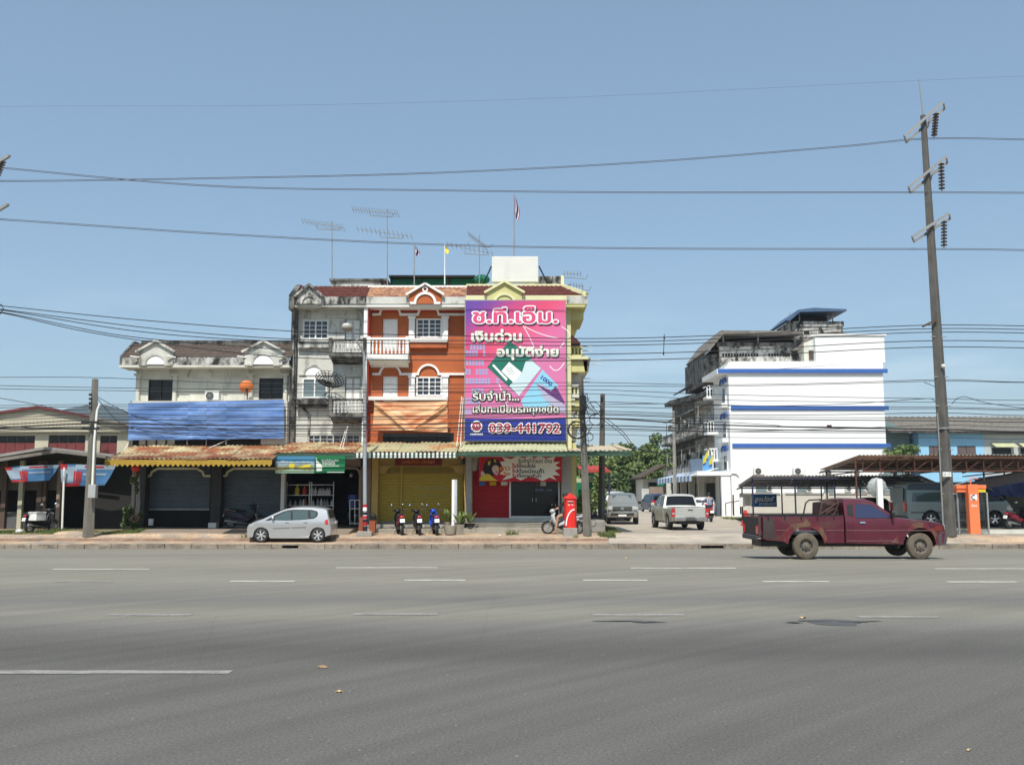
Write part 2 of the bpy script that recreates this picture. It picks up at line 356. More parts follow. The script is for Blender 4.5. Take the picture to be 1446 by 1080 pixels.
# kerb of single concrete stones
D('kerb_stone', (.25, .21, .165), .95, var=.35, scale=1.5, fine=.2, fscale=10, grime=.9, gcol=(.10, .088, .07), glow=.50, gscale=(2, 2, 5), bump=.5, bscale=18)
kr = T('kerb', None, None, (0, 36, -.42)); tag(kr, kind='structure')
k = -24.
slots = [(PX(398, 36, 769), PX(430, 36, 769)), (PX(990, 36, 769), PX(1022, 36, 769))]
while k < 30:
    w_ = .985; a, b = k, k + w_; z1 = -.236 + random.uniform(-.008, .006); dy = random.uniform(-.008, .008)
    sl = [s for s in slots if s[0] < k + .5 < s[1] + .15 or s[0] - .15 < k + .5 < s[1]]
    g = MB()
    if sl:
        a2, b2 = sl[0]
        g.box(a, b, 36 + dy, 36.25, z1 - .06, z1).box(a, b, 36 + dy, 36.25, -.45, -.40)
        if a < a2: g.box(a, a2, 36 + dy, 36.25, -.40, z1 - .06)
        if b > b2: g.box(b2, b, 36 + dy, 36.25, -.40, z1 - .06)
    else: g.box(a, b, 36 + dy, 36.25, -.46, z1)
    ob('kerb_stone', g, MT['kerb_stone'], kr, bevel=.015)
    k += 1.0
ob('drain_back', MB().box(-24, 30, 36.252, 36.32, -.5, -.25), MT['dark_inside'], kr)
g = MB()
def strip(g, x0, x1, prof, nx=30, jit=0, seed=1):
    rr = random.Random(seed); rows = [[(x0 + (x1 - x0) * i / nx, y + rr.uniform(-jit, jit) * .6, z + rr.uniform(-jit, jit) * .15) for i in range(nx + 1)] for y, z in prof]
    for a, b in zip(rows, rows[1:]):
        for i in range(nx): g.face(a[i], a[i + 1], b[i + 1], b[i])
    return g
D('sand_path', (.42, .305, .205), .95, var=.2, scale=1.2, fine=.2, fscale=10, second=(.30, .25, .20), s2=(.46, .60), grime=.5, gcol=(.15, .12, .09), glow=.56, gscale=(1, 2, 1), bump=.6, bscale=9)
D('sand_edge', (.25, .165, .115), .95, var=.25, scale=3, fine=.15, fscale=14, grime=.6, gcol=(.14, .10, .075), glow=.5, gscale=(2, 2, 4), bump=.8, bscale=12)
ob('pavement', strip(g, -60, 80, [(36.25, -.245), (36.6, -.236), (37.0, -.22), (37.5, -.205)], 300, .02), MT['sand_path'], kind='structure', smooth=60)
ob('pavement_step', strip(MB(), -60, P(860, 760, 37.5).x, [(37.49, -.22), (37.53, -.11), (37.62, -.10)], 160, .03, 3), MT['sand_edge'], kind='structure')
ob('pavement', strip(MB(), -60, P(858, 760, 37.6).x, [(37.6, -.105), (38.0, -.06), (38.6, 0), (40.6, .01)], 160, .03, 4), MT['sand_path'], kind='structure', smooth=60)
ob('pavement', strip(MB(), 17.0, 80, [(37.45, -.21), (37.6, -.10), (38.2, -.03), (38.7, 0)], 100, .03, 5), MT['sand_path'], kind='structure', smooth=60)
D('ground', (.30, .26, .20), .95, var=.2, scale=.5, fine=.15, second=(.16, .16, .08), s2=(.5, .65), bump=.3, bscale=8)
g = MB()
g.face((-2600, 38.55, -.012), (2600, 38.55, -.012), (2600, 2700, -.012), (-2600, 2700, -.012))
g.face((-2600, 36.33, -.30), (2600, 36.33, -.30), (2600, 38.55, -.25), (-2600, 38.55, -.25))
g.face((-2600, -600, -.6), (2600, -600, -.6), (2600, 36, -.6), (-2600, 36, -.6))
ob('ground', g, MT['ground'], kind='structure')
D('street_concrete', (.42, .36, .29), .9, var=.14, scale=.7, fine=.10, fscale=14, second=(.33, .29, .24), s2=(.45, .6), s2scale=(.5, 2, 1), grime=.3, gcol=(.2, .17, .14), glow=.6, gscale=(.6, 3, 1), bump=.3, bscale=14)
a, b = P(856, 757, 37.6).x, 17.1
g = MB()
for y0, z0, y1, z1, xa, xb in ((36.25, -.232, 37.5, -.19, a, a), (37.5, -.19, 38.6, .004, a, a + .4), (38.6, .004, 44, .006, a + .4, a + .9), (44, .006, 70, .006, a + .9, a + 1.2), (70, .006, 140, .006, a + 1.2, a + 1.2)):
    g.face((xa, y0, z0), (b, y0, z0), (b, y1, z1), (xb, y1, z1))
ob('side_street', g, MT['street_concrete'], kind='structure')
# concrete forecourt and steps in front of the shops
D('forecourt', (.23, .185, .145), .9, var=.2, scale=1, fine=.1, grime=.5, gcol=(.10, .08, .065), glow=.55, gscale=(1, 2, 1), bump=.3, bscale=14)
x0 = P(205, 750, 40).x; x1 = P(497, 750, 40).x
ob('forecourt', MB().prism([(38.75, -.02), (40.2, .17), (43.6, .17), (43.6, -.1), (38.75, -.1)], x0, x1, 'x'), MT['forecourt'], kind='structure')
D('step_concrete', (.30, .275, .225), .9, var=.22, scale=1.5, grime=.7, gcol=(.09, .08, .065), glow=.52, gscale=(1.5, 2, 4), bump=.4, bscale=14)
x2, x3, x4 = P(497, 745, 40.5).x, P(655, 745, 40.5).x, P(806, 745, 40.5).x
for nm, xa, xb, ya, z in (('step', x2 + .3, x3, 40.3, .17), ('step', x2 + .3, x3, 41.2, .34), ('step', x3 + .004, x4, 40.1, .21), ('step', x3 + .004, x4, 40.75, .42)):
    ob(nm, MB().box(xa, xb, ya, 43, -.1, z), MT['step_concrete'], kind='structure', bevel=.02)
ob('drain_grate', MB().face((P(318, 750, 39.6).x, 39.15, .05), (P(350, 750, 39.6).x, 39.15, .05), (P(358, 744, 40).x, 40.1, .17), (P(327, 744, 40).x, 40.1, .17)), MT['dark_inside'], kind='structure')
# hills far away on the left
D('hill', (.012, .03, .03), .95, var=.2, scale=.01, fine=0)
def hill(prof, Y, dep):
    g = MB(); n = len(prof)
    for k in range(n - 1):
        (xa, za), (xb, zb) = [(P(px, py, Y).x, P(px, py, Y).z) for px, py in (prof[k], prof[k + 1])]
        g.face((xa, Y - dep, -5), (xb, Y - dep, -5), (xb, Y, zb), (xa, Y, za)); g.face((xa, Y, za), (xb, Y, zb), (xb, Y + dep, -5), (xa, Y + dep, -5))
    return ob('hill', g, MT['hill'], kind='structure', smooth=60)
hill([(-160, 640), (-60, 618), (0, 600), (60, 588), (95, 577), (125, 571), (150, 572), (182, 581), (230, 588), (300, 600), (380, 620), (470, 650), (560, 690)], 1500, 400)
hill([(700, 694), (860, 688), (930, 685), (1010, 686), (1120, 682), (1260, 678), (1400, 676), (1560, 678), (1700, 690)], 2200, 500)
# ================================================================ BUILDING HELPERS
def facade(par, m, x0, x1, z0, z1, Y, depth, holes=(), thick=.18, name='wall'):
    g = MB(); xs = sorted({x0, x1, *[h[0] for h in holes], *[h[1] for h in holes]}); zs = sorted({z0, z1, *[h[2] for h in holes], *[h[3] for h in holes]})
    for a, b in zip(xs, xs[1:]):
        for c, d in zip(zs, zs[1:]):
            mx, mz = (a + b) / 2, (c + d) / 2
            if not any(h[0] < mx < h[1] and h[2] < mz < h[3] for h in holes): g.face((a, Y, c), (b, Y, c), (b, Y, d), (a, Y, d))
    for a, b, c, d in holes:
        for p, q in (((a, c), (b, c)), ((b, c), (b, d)), ((b, d), (a, d)), ((a, d), (a, c))):
            g.face((p[0], Y, p[1]), (q[0], Y, q[1]), (q[0], Y + thick, q[1]), (p[0], Y + thick, p[1]))
        g.face((a, Y + thick, c), (b, Y + thick, c), (b, Y + thick, d), (a, Y + thick, d))
    for x in (x0, x1): g.face((x, Y, z0), (x, Y + depth, z0), (x, Y + depth, z1), (x, Y, z1))
    g.face((x0, Y, z1), (x1, Y, z1), (x1, Y + depth, z1), (x0, Y + depth, z1)); g.face((x0, Y + depth, z0), (x1, Y + depth, z0), (x1, Y + depth, z1), (x0, Y + depth, z1))
    return ob(name, g, m, par)
def window(par, x0, x1, z0, z1, Y, leaves=2, cols=2, rows=4, mf=None, mg=None, fw=.06, label=None, name='window'):
    mf = mf or MT['clean_trim']; mg = mg or MT['glass_blue']; g = MB()
    g.box(x0, x1, Y - .05, Y + .06, z0, z0 + fw).box(x0, x1, Y - .05, Y + .06, z1 - fw, z1)
    for k in range(leaves + 1):
        x = x0 + (x1 - x0 - fw) * k / leaves; g.box(x, x + fw, Y - .05, Y + .06, z0 + fw, z1 - fw)
    lw = (x1 - x0 - fw) / leaves - fw; pw = lw / cols; ph = (z1 - z0 - 2 * fw) / rows; b = .028
    for k in range(leaves):
        xl = x0 + (x1 - x0 - fw) * k / leaves + fw
        for i in range(1, cols): g.box(xl + pw * i - b / 2, xl + pw * i + b / 2, Y - .03, Y + .04, z0 + fw, z1 - fw)
        for j in range(1, rows): g.box(xl, xl + lw, Y - .025, Y + .035, z0 + fw + ph * j - b / 2, z0 + fw + ph * j + b / 2)
    w_ = ob(name, g, mf, par, label)
    me = MB().box(-pw / 2, pw / 2, -.004, .004, -ph / 2, ph / 2).mesh('pane'); me.materials.append(mg)
    for k in range(leaves):
        xl = x0 + (x1 - x0 - fw) * k / leaves + fw
        for i in range(cols):
            for j in range(rows): ob('pane', me, None, w_, loc=(xl + pw * (i + .5), Y + .01, z0 + fw + ph * (j + .5)))
    return w_
def arch(g, xc, zc, r, wd, Y0, Y1, n=14, a0=0, a1=180):
    for k in range(n):
        a, b = R(a0 + (a1 - a0) * k / n), R(a0 + (a1 - a0) * (k + 1) / n)
        g.prism([(xc + (r + s) * math.cos(t), zc + (r + s) * math.sin(t)) for t, s in ((a, 0), (a, wd), (b, wd), (b, 0))], Y0, Y1)
    return g
def half_disc(xc, zc, r, Y0, Y1, n=14):
    return MB().prism([(xc + r * math.cos(math.pi * k / n), zc + r * math.sin(math.pi * k / n)) for k in range(n + 1)], Y0, Y1)
def tiles(par, m, x0, x1, y0, z0, y1, z1, rows=4, pitch=.21, amp=.032, lip=.03, name='roof_tiles', hipL=0, hipR=0):
    g = MB(); n = int((x1 - x0) / pitch * 4)
    for r_ in range(rows):
        f0, f1 = r_ / rows, (r_ + 1) / rows + .02
        xa, xb = x0 + hipL * (f0 + f1) / 2, x1 - hipR * (f0 + f1) / 2
        P0 = []; P1 = []; PL = []
        for i in range(n + 1):
            x = xa + (xb - xa) * i / n; h = amp * abs(math.sin(math.pi * x / pitch))
            P0.append((x, y0 + (y1 - y0) * f0, z0 + (z1 - z0) * f0 + h + lip)); P1.append((x, y0 + (y1 - y0) * f1, z0 + (z1 - z0) * f1 + h)); PL.append((x, y0 + (y1 - y0) * f0, z0 + (z1 - z0) * f0 + h - .01))
        i0 = len(g.v); g.v += P0 + P1 + PL; q = n + 1
        for i in range(n): g.f.append((i0 + i, i0 + i + 1, i0 + q + i + 1, i0 + q + i)); g.f.append((i0 + 2 * q + i, i0 + 2 * q + i + 1, i0 + i + 1, i0 + i))
    return ob(name, g, m, par, kind='stuff')
def gable(par, m, mt, x0, x1, z0, z1, z2, Y, dep, name='gable', arc=True, label=None, md=None):
    xc = (x0 + x1) / 2
    gb = ob(name, MB().prism([(x0, z0), (x1, z0), (x1, z1), (xc, z2), (x0, z1)], Y, Y + dep), m, par, label)
    g = MB(); h = .09
    g.bar((x0 - .12, Y - .05, z1 - .03), (xc, Y - .05, z2 + .06), .16, h).bar((x1 + .12, Y - .052, z1 - .03), (xc, Y - .052, z2 + .06), .16, h)
    ob('gable_trim', g, mt, gb)
    if arc:
        r = (x1 - x0) * .27; g = MB(); arch(g, xc, z0 + .02, r, .11, Y - .06, Y + .02)
        g.box(xc - r - .28, xc - r, Y - .058, Y + .02, z0 - .03, z0 + .07).box(xc + r, xc + r + .28, Y - .058, Y + .02, z0 - .03, z0 + .07)
        ob('arch_moulding', g, mt, gb)
        if md: ob('arch_panel', half_disc(xc, z0 + .03, r, Y - .02, Y + .01), md, gb)
    return gb
def baluster_mesh(h, m):
    g = MB().lathe([(.05, 0), (.05, .05), (.03, .08), (.055, h * .35), (.035, h * .7), (.045, h * .85), (.045, h)], (0, 0, 0), 8); me = g.mesh('baluster', 40); me.materials.append(m); return me
def balcony(par, m_slab, m_rail, m_bal, x0, x1, zs, zr, Y0, Y1, n, slab_h=.22, label=None):
    g = MB().box(x0 - .05, x1 + .05, Y0 - .06, Y1, zs - slab_h, zs).prism([(Y0 + .08, zs - slab_h), (Y1, zs - slab_h), (Y1, zs - slab_h - .22), (Y0 + .35, zs - slab_h - .14)], x0, x1, 'x')
    b = ob('balcony', g, m_slab, par, label)
    g = MB().box(x0, x1, Y0, Y0 + .12, zr - .09, zr); 
    for x in (x0, x1): g.box(x - .07, x + .07, Y0 - .01, Y0 + .14, zs, zr + .05); g.box(x - .05, x + .05, Y0 + .14, Y1, zr - .09, zr)
    ob('railing', g, m_rail, b)
    me = baluster_mesh(zr - .09 - zs, m_bal)
    for k in range(n): ob('baluster', me, None, b, loc=(x0 + (x1 - x0) * (k + 1) / (n + 1), Y0 + .06, zs))
    for k in range(1, 4): ob('baluster', me, None, b, loc=(x1, Y0 + .06 + (Y1 - Y0 - .1) * k / 4, zs))
    return b
def corr(x0, x1, path, pitch=.19, amp=.022, off=0):
    g = MB(); n = max(3, int((x1 - x0) / pitch * 4)); i0 = 0
    for y, z in path:
        g.v += [(x0 + (x1 - x0) * i / n, y, z + off + amp * math.sin(2 * math.pi * (x0 + (x1 - x0) * i / n) / pitch)) for i in range(n + 1)]
    for r_ in range(len(path) - 1):
        for i in range(n): a = r_ * (n + 1) + i; g.f.append((a, a + 1, a + n + 2, a + n + 1))
    return g
def canopy(name, label, x0, x1, yf, zf, yb, zb, m, fm, fz, sheet=.82, scallop=False, group='sheet metal canopies over the shops', stripes=None, posts=()):
    c = T(name, label, 'canopy', ((x0 + x1) / 2, yb, zb), group); x = x0; rr = random.Random(int(x0 * 100)); k = 0
    while x < x1 - .1:
        xe = min(x + sheet, x1); o1 = rr.uniform(-.018, .018)
        ym, zm = (yf + yb) / 2, (zf + zb) / 2
        if rr.random() < .5: path = [(yf - rr.uniform(0, .06), zf + o1), (ym, zm - .02 + o1), (yb, zb + o1)]
        else: path = [(yf - rr.uniform(0, .06), zf + o1), (ym - .2, zm - .06 + o1), (yb, zb + o1)]
        ob('roof_sheet', corr(x, xe + .05, path, off=.012 * (k % 2)), m, c); x = xe; k += 1
    g = MB()
    if scallop:
        n = int((x1 - x0) / .2); pts = [(x0, zf - .03), (x1, zf - .03)]
        for i in range(n, -1, -1):
            xa = x0 + (x1 - x0) * i / n; pts.append((xa, zf - .03 - fz * .62))
            if i: pts.append((xa - (x1 - x0) / n / 2, zf - .03 - fz))
        g.prism(pts, yf, yf + .015)
    else: g.box(x0, x1, yf, yf + .03, zf - fz, zf - .03)
    f = ob('fascia', g, fm, c)
    if stripes:
        a, b, n = stripes; me = MB().box(0, (b - a) / n * .5, 0, .012, 0, fz * .86).mesh('stripe'); me.materials.append(MT['white_trim'])
        for i in range(n): ob('stripe', me, None, f, loc=(a + (b - a) * i / n, yf - .016, zf - fz * .93))
    g = MB()
    for y, z in ((yf + .25, zf - .02), ((yf + yb) / 2, (zf + zb) / 2 - .07)): g.box(x0 + .02, x1 - .02, y, y + .05, z - .06, z)
    n = max(2, int((x1 - x0) / 1.4))
    for i in range(n + 1):
        xx = x0 + .05 + (x1 - x0 - .1) * i / n; g.bar((xx, yf + .05, zf - .10), (xx, yb, zb - .08), .05)
    ob('frame', g, MT['post_brown'], c)
    return c
def X(px, py=540, Y=42): return P(px, py, Y).x
def Z(py, Y=42): return PZ(py, Y)
def shutter(par, m, x0, x1, z0, z1, Y, pitch=.105, name='roller_shutter', label=None):
    n = int((z1 - z0) / pitch); g = MB(); pitch = (z1 - z0) / n
    prof = []
    for k in range(n): prof += [(Y, z0 + pitch * k), (Y - .022, z0 + pitch * (k + .25)), (Y - .022, z0 + pitch * (k + .7)), (Y, z0 + pitch * (k + .92))]
    prof.append((Y, z1))
    for (ya, za), (yb, zb) in zip(prof, prof[1:]): g.face((x0, ya, za), (x1, ya, za), (x1, yb, zb), (x0, yb, zb))
    s = ob(name, g, m, par, label)
    ob('bottom_bar', MB().box(x0, x1, Y - .04, Y + .02, z0 - .07, z0), MT['dull_steel'], s); return s

# ================================================================ MAIN SHOPHOUSES
Ye = 41.3                                        # eave line
# ---- two storey white shophouse (left)
xa, xb = X(191, 560), X(415, 560)
A = T('shophouse', 'low two storey white shophouse with twin round-arched gables, left of the taller row', 'shophouse', ((xa + xb) / 2, 43, 0), 'terraced shophouses along the road')
zt = Z(518); zb_ = Z(632)
wins = [(X(210), X(245), Z(566), Z(536)), (X(366), X(400), Z(564), Z(534))]
facade(A, MT['aged_cream'], xa, xb, 3.2, zt + .3, 42, 9, wins)
for x0, x1, z0, z1 in wins: window(A, x0, x1, z0, z1, 42.06, 2, 1, 1, MT['black'], MT['glass_dark'], .045)
# arches above the openings
for px in (227, 282, 336, 384):
    g = MB(); arch(g, X(px), Z(532), .40 if px in (227, 384) else .48, .07, 41.95, 42.02)
    ob('arch_moulding', g, MT['aged_white'], A)
for px in (248, 355, 404, 196):
    x = X(px); g = MB(); g.cyl((x, 41.93, Z(575)), (x, 41.93, Z(531)), .1, .1, 12).box(x - .16, x + .16, 41.8, 42, Z(531), Z(528)).box(x - .17, x + .17, 41.78, 42, Z(575), Z(571))
    ob('column', g, MT['aged_cream'], A, smooth=40)
for a, b in ((269, 293), (300, 316), (322, 346)): ob('panel', MB().box(X(a), X(b), 41.97, 42.02, Z(575), Z(535 if a == 269 else 533)), MT['aged_cream'], A)
ob('eave', MB().box(xa - .45, xb - .05, Ye - .1, 42.3, Z(519, Ye), Z(516, Ye)), MT['aged_cream'], A)
ob('fascia', MB().box(xa - .4, xb - .1, Ye - .05, Ye + .1, Z(516, Ye) + .002, Z(505, Ye)), MT['mould_white'], A)
tiles(A, MT['tile_brown'], xa - .35, xb, Ye, Z(505, Ye), 42.6, Z(486, 42.6), 5)
ob('ridge', MB().box(xa - .05, xb + .02, 42.5, 43.4, Z(487, 42.6), Z(481, 42.6)), MT['mould_dark'], A)
ob('roof_side', MB().prism([(Ye - .06, Z(517, Ye)), (Ye - .06, Z(503, Ye)), (42.6, Z(482, 42.6)), (43.4, Z(482, 42.6)), (43.4, Z(517, Ye))], xa - .46, xa - .35, 'x'), MT['mould_dark'], A)
for p0, p1 in ((198, 246), (347, 400)):
    gable(A, MT['aged_white'], MT['aged_white'], X(p0, 500, Ye), X(p1, 500, Ye), Z(516, Ye), Z(497, Ye), Z(484, Ye), Ye - .15, 1.0, md=MT['white_wall'])
for px in (188, 240, 340, 398):
    ob('gutter_spout', MB().cyl((X(px, 503, 40.8) - .22, 41.0, Z(503, 41)), (X(px, 503, 41) + .2, 41.15, Z(504, 41)), .035, .035, 8), MT['white_trim'], A)
# first floor parapet below the tarpaulin
facade(A, MT['aged_cream'], X(186, 600, 41.3), X(405, 600, 41.3), Z(627, 41.3), Z(566, 41.3), 41.3, .69)
for k, (a, b) in enumerate(((186, 196), (247, 368))):
    ob('opening', MB().box(X(a, 625, 41.3) + (.05 if k == 0 else 0), X(b, 625, 41.3), 41.27, 41.33, Z(629, 41.3), Z(620, 41.3)), MT['dark_inside'], A)
for px in (205, 219, 233): ob('mullion', MB().box(X(px, 625, 41.2), X(px, 625, 41.2) + .05, 41.24, 41.3, Z(629, 41.2), Z(619, 41.2)), MT['black'], A)
# ground floor of the white shophouse
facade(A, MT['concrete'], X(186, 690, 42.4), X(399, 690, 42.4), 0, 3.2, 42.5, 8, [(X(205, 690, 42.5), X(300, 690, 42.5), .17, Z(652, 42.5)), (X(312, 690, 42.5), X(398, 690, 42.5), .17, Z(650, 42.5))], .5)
D('dark_pillar', (.045, .045, .045), .8, var=.2)
D('blue_pillar', (.06, .075, .09), .8, var=.2)
for a, b in ((186, 205), (298, 312)): ob('pillar', MB().box(X(a, 690, 42), X(b, 690, 42), 42.0, 42.49, .17, 3.3), MT['dark_pillar'], A)
ob('pillar_base', MB().box(X(296, 740, 41.8), X(307, 740, 41.8), 41.6, 42, .17, Z(738, 41.6)), MT['white_trim'], A)
shutter(A, MT['shutter_grey'], X(206, 690, 42.6), X(297, 690, 42.6), Z(718, 42.6), Z(657, 42.6), 42.6, label='roller shutter left half open over a dark doorway')
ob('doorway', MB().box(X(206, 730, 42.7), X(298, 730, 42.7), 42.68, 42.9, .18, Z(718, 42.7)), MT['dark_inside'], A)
shutter(A, MT['shutter_grey'], X(313, 690, 42.6), X(397, 690, 42.6), .24, Z(657, 42.6), 42.6)
for a, b, full in ((203, 298, 1), (310, 400, 0)):
    x0, x1 = X(a, 665, 42.3), X(b, 665, 42.3); zt_ = Z(661, 42.3); zl = Z(672, 42.3); g = MB(); h = .09
    pts = [(x0, zl), (x0 + .3, zl), (x0 + .36, zl + .18), (x0 + .62, zt_ - .02), (x1 - .62, zt_ - .02), (x1 - .36, zl + .18), (x1 - .3, zl), (x1, zl)]
    if not full: pts = pts[:4] + [(x1, zt_ - .02)]
    for p, q in zip(pts, pts[1:]): g.bar((p[0], 42.3, p[1]), (q[0], 42.3, q[1]), h, h)
    ob('door_moulding', g, MT['yellow_trim'], A)
# ---- grey weathered shophouse
xb0, xb1 = X(418, 540), X(516, 540)
B = T('shophouse', 'narrow three storey grey-white shophouse streaked with black mould, beside the orange one', 'shophouse', ((xb0 + xb1) / 2, 43, 0), 'terraced shophouses along the road')
wB = [(X(428, 460), X(464, 460), Z(479), Z(452)), (X(427, 545), X(462, 545), Z(562), Z(534)), (X(433, 620), X(509, 620), 3.8, Z(613)), (X(487, 460), X(509, 460), Z(497), Z(450)), (X(487, 545), X(509, 545), Z(583), Z(532))]
facade(B, MT['aged_white'], xb0, xb1, 3.2, Z(432) + .5, 42, 11, wB)
window(B, *wB[0], 42.02); window(B, *wB[1], 42.02, 2, 1, 1, None, MT['glass_grey']); 
window(B, wB[2][0], wB[2][1], wB[2][2], wB[2][3], 42.02, 4, 2, 2, MT['aged_white'])
for h in wB[3:]:
    d = ob('door', MB().box(h[0] + .02, h[1] - .02, 42.1, 42.14, h[2], h[3]), MT['aged_white'], B)
    w3 = (h[1] - h[0]) / 2
    for i in range(2):
        for j in range(3):
            zz = h[2] + (h[3] - h[2]) * (.08 + .31 * j); ob('door_panel', MB().box(h[0] + w3 * i + .06, h[0] + w3 * (i + 1) - .05, 42.08, 42.1, zz, zz + (h[3] - h[2]) * .25), MT['clean_trim'], d)
for px, py in ((444, 449), (498, 449), (443, 530), (498, 531)): ob('arch_moulding', arch(MB(), X(px, py), Z(py), .40, .09, 41.93, 42.02), MT['aged_white'], B)
for py in (449, 530):
    ob('string_course', MB().box(X(422), X(433) - .05, 41.94, 42.02, Z(py), Z(py) + .09), MT['aged_white'], B); ob('string_course', MB().box(X(455) + .1, X(487), 41.94, 42.02, Z(py), Z(py) + .09), MT['aged_white'], B)
ob('arch_panel', half_disc(X(443, 530), Z(530), .4, 41.97, 42.01), MT['white_wall'], B)
ob('sill', MB().box(X(424, 480), X(466, 480), 41.7, 42, Z(484), Z(480)).box(X(422, 487), X(467, 487), 41.78, 41.99, Z(492), Z(484) - .002), MT['mould_white'], B)
ob('sill', MB().box(X(420, 565), X(466, 565), 41.65, 42, Z(572), Z(564)).box(X(424, 575), X(462, 575), 41.8, 41.99, Z(576), Z(572) - .002), MT['mould_dark'], B)
for py, pr in ((498, 479), (583, 563)): balcony(B, MT['mould_dark'], MT['mould_dark'], MT['aged_white'], X(467, py, 41.3), X(515, py, 41.3), Z(py, 41.3), Z(pr, 41.3), 41.2, 42, 8, .2)
ob('downpipe', MB().box(X(411, 540), X(419, 540), 41.75, 42.3, 3.9, Z(430)), MT['mould_dark'], B)
ob('drain_pipe', MB().tube([(X(437, 590), 41.9, 3.9), (X(437, 590), 41.9, Z(585)), (X(425, 560), 41.9, Z(572)), (X(417, 520), 41.65, Z(560)), (X(417, 440), 41.65, Z(436))], .05, 8), MT['mould_white'], B)
ob('eave', MB().box(X(415, 432, Ye), X(518, 432, Ye), Ye - .1, 42.2, Z(434, Ye), Z(430, Ye)), MT['aged_white'], B)
ob('fascia', MB().box(X(412, 425, Ye), X(518, 425, Ye), Ye - .15, Ye + .1, Z(430, Ye) + .002, Z(420, Ye)), MT['mould_white'], B)
tiles(B, MT['tile_red'], X(418, 412, Ye), X(518, 412, Ye), Ye, Z(420, Ye), 42.4, Z(405, 42.4), 4)
ob('cornice', MB().box(X(420, 403), X(518, 403), 42.35, 42.9, Z(407), Z(402)), MT['mould_dark'], B)
ob('roof_side', MB().prism([(Ye - .2, Z(438, Ye)), (Ye - .2, Z(418, Ye)), (42.4, Z(402, 42.4)), (44, Z(402, 42.4)), (44, Z(438, Ye))], X(410, 420, Ye) - .02, X(418, 420, Ye) - .03, 'x'), MT['mould_dark'], B)
gable(B, MT['mould_white'], MT['mould_white'], X(421, 425, Ye), X(455, 425, Ye), Z(430, Ye), Z(420, Ye), Z(405, Ye), Ye - .22, 1.0)
# ground floor of the grey shophouse: an open shop
D('shop_wall', (.26, .20, .16), .85, var=.15)
xs0, xs1 = X(399, 690, 42.4), X(516, 690, 42.4)
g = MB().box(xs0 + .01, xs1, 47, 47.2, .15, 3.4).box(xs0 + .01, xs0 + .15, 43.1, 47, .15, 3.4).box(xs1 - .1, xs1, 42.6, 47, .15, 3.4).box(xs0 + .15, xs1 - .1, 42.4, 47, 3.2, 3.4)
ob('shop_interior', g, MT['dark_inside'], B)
ob('shop_floor', MB().box(xs0 + .15, xs1 - .1, 41.5, 47, .10, .176), MT['forecourt'], B)
ob('pillar', MB().box(X(397, 700, 42.2), X(402, 700, 42.2), 42.1, 42.4, .17, 3.3), MT['white_trim'], B)
ob('lintel', MB().box(X(402, 650, 42.2), X(516, 650, 42.2), 42.2, 42.4, Z(659, 42.2), 3.39), MT['shop_wall'], B)
g = MB(); x0, x1 = X(481, 670, 42.15), X(509, 670, 42.15); zt_ = Z(661, 42.15)
for p, q in zip([(x0, zt_), (x1 - .2, zt_), (x1 - .05, zt_ - .12), (x1, zt_ - .3)], [(x1 - .2, zt_), (x1 - .05, zt_ - .12), (x1, zt_ - .3), (x1, .2)]): g.bar((p[0], 42.15, p[1]), (q[0], 42.15, q[1]), .12, .1)
ob('door_moulding', g, MT['shop_wall'], B)
ob('pillar', MB().box(X(508, 700, 42.1), X(523, 700, 42.1), 42.2, 42.6, .17, 3.4), MT['shop_wall'], B)
# ---- orange shophouse
xc0, xc1 = X(518, 540) + .02, X(658, 540)
C = T('shophouse', 'bright orange three storey shophouse with white-trimmed windows and half a balcony', 'shophouse', ((xc0 + xc1) / 2, 43, 0), 'terraced shophouses along the road')
wC = [(X(588, 465), X(624, 465), Z(477), Z(450)), (X(588, 545), X(624, 545), Z(559), Z(532)), (X(540, 465), X(562, 465), Z(495), Z(450)), (X(540, 545), X(562, 545), Z(583), Z(531)), (X(541, 617), X(641, 617), 3.7, Z(611))]
facade(C, MT['orange_wall'], xc0, xc1, 3.2, Z(432) + .5, 42, 11, wC)
window(C, *wC[0], 42.02); window(C, *wC[1], 42.02)
window(C, wC[4][0], wC[4][1], wC[4][2], wC[4][3], 42.1, 4, 1, 1, MT['black'], MT['glass_dark'], .04)
for h in wC[2:4]:
    d = ob('door', MB().box(h[0] + .02, h[1] - .02, 42.08, 42.12, h[2], h[3]), MT['clean_trim'], C)
    w3 = (h[1] - h[0]) / 2
    for i in range(2):
        for j in range(3):
            zz = h[2] + (h[3] - h[2]) * (.08 + .31 * j); ob('door_panel', MB().box(h[0] + w3 * i + .06, h[0] + w3 * (i + 1) - .05, 42.065, 42.08, zz, zz + (h[3] - h[2]) * .25), MT['clean_trim'], d)
for row, (py, pb) in enumerate(((446, 449), (530, 531))):
    za = Z(py)
    for px in (551, 605): ob('arch_moulding', arch(MB(), X(px, py), za, .42, .09, 41.9, 42.02), MT['clean_trim'], C)
    for a, b in ((526, 537), (566, 590), (620, 657)):
        ob('string_course', MB().box(X(a, py) + (.02 if a > 530 else 0), X(b, py) - (.02 if b < 650 else 0), 41.91, 42.02, za, za + .10), MT['clean_trim'], C)
    for px in (582, 629):
        zlow, zhi = Z(483 if row == 0 else 562), Z(450 if row == 0 else 533)
        ob('pilaster', MB().box(X(px, py) - .13, X(px, py) + .13, 41.86, 42.0, zlow, zhi).box(X(px, py) - .17, X(px, py) + .17, 41.82, 42.0, zhi, zhi + .09), MT['clean_trim'], C)
ob('sill', MB().box(X(577, 482), X(632, 482), 41.72, 42, Z(484), Z(479)), MT['clean_trim'], C)
ob('sill_panel', MB().box(X(578, 488), X(631, 488), 41.78, 42, Z(492), Z(484) - .003), MT['orange_wall'], C)
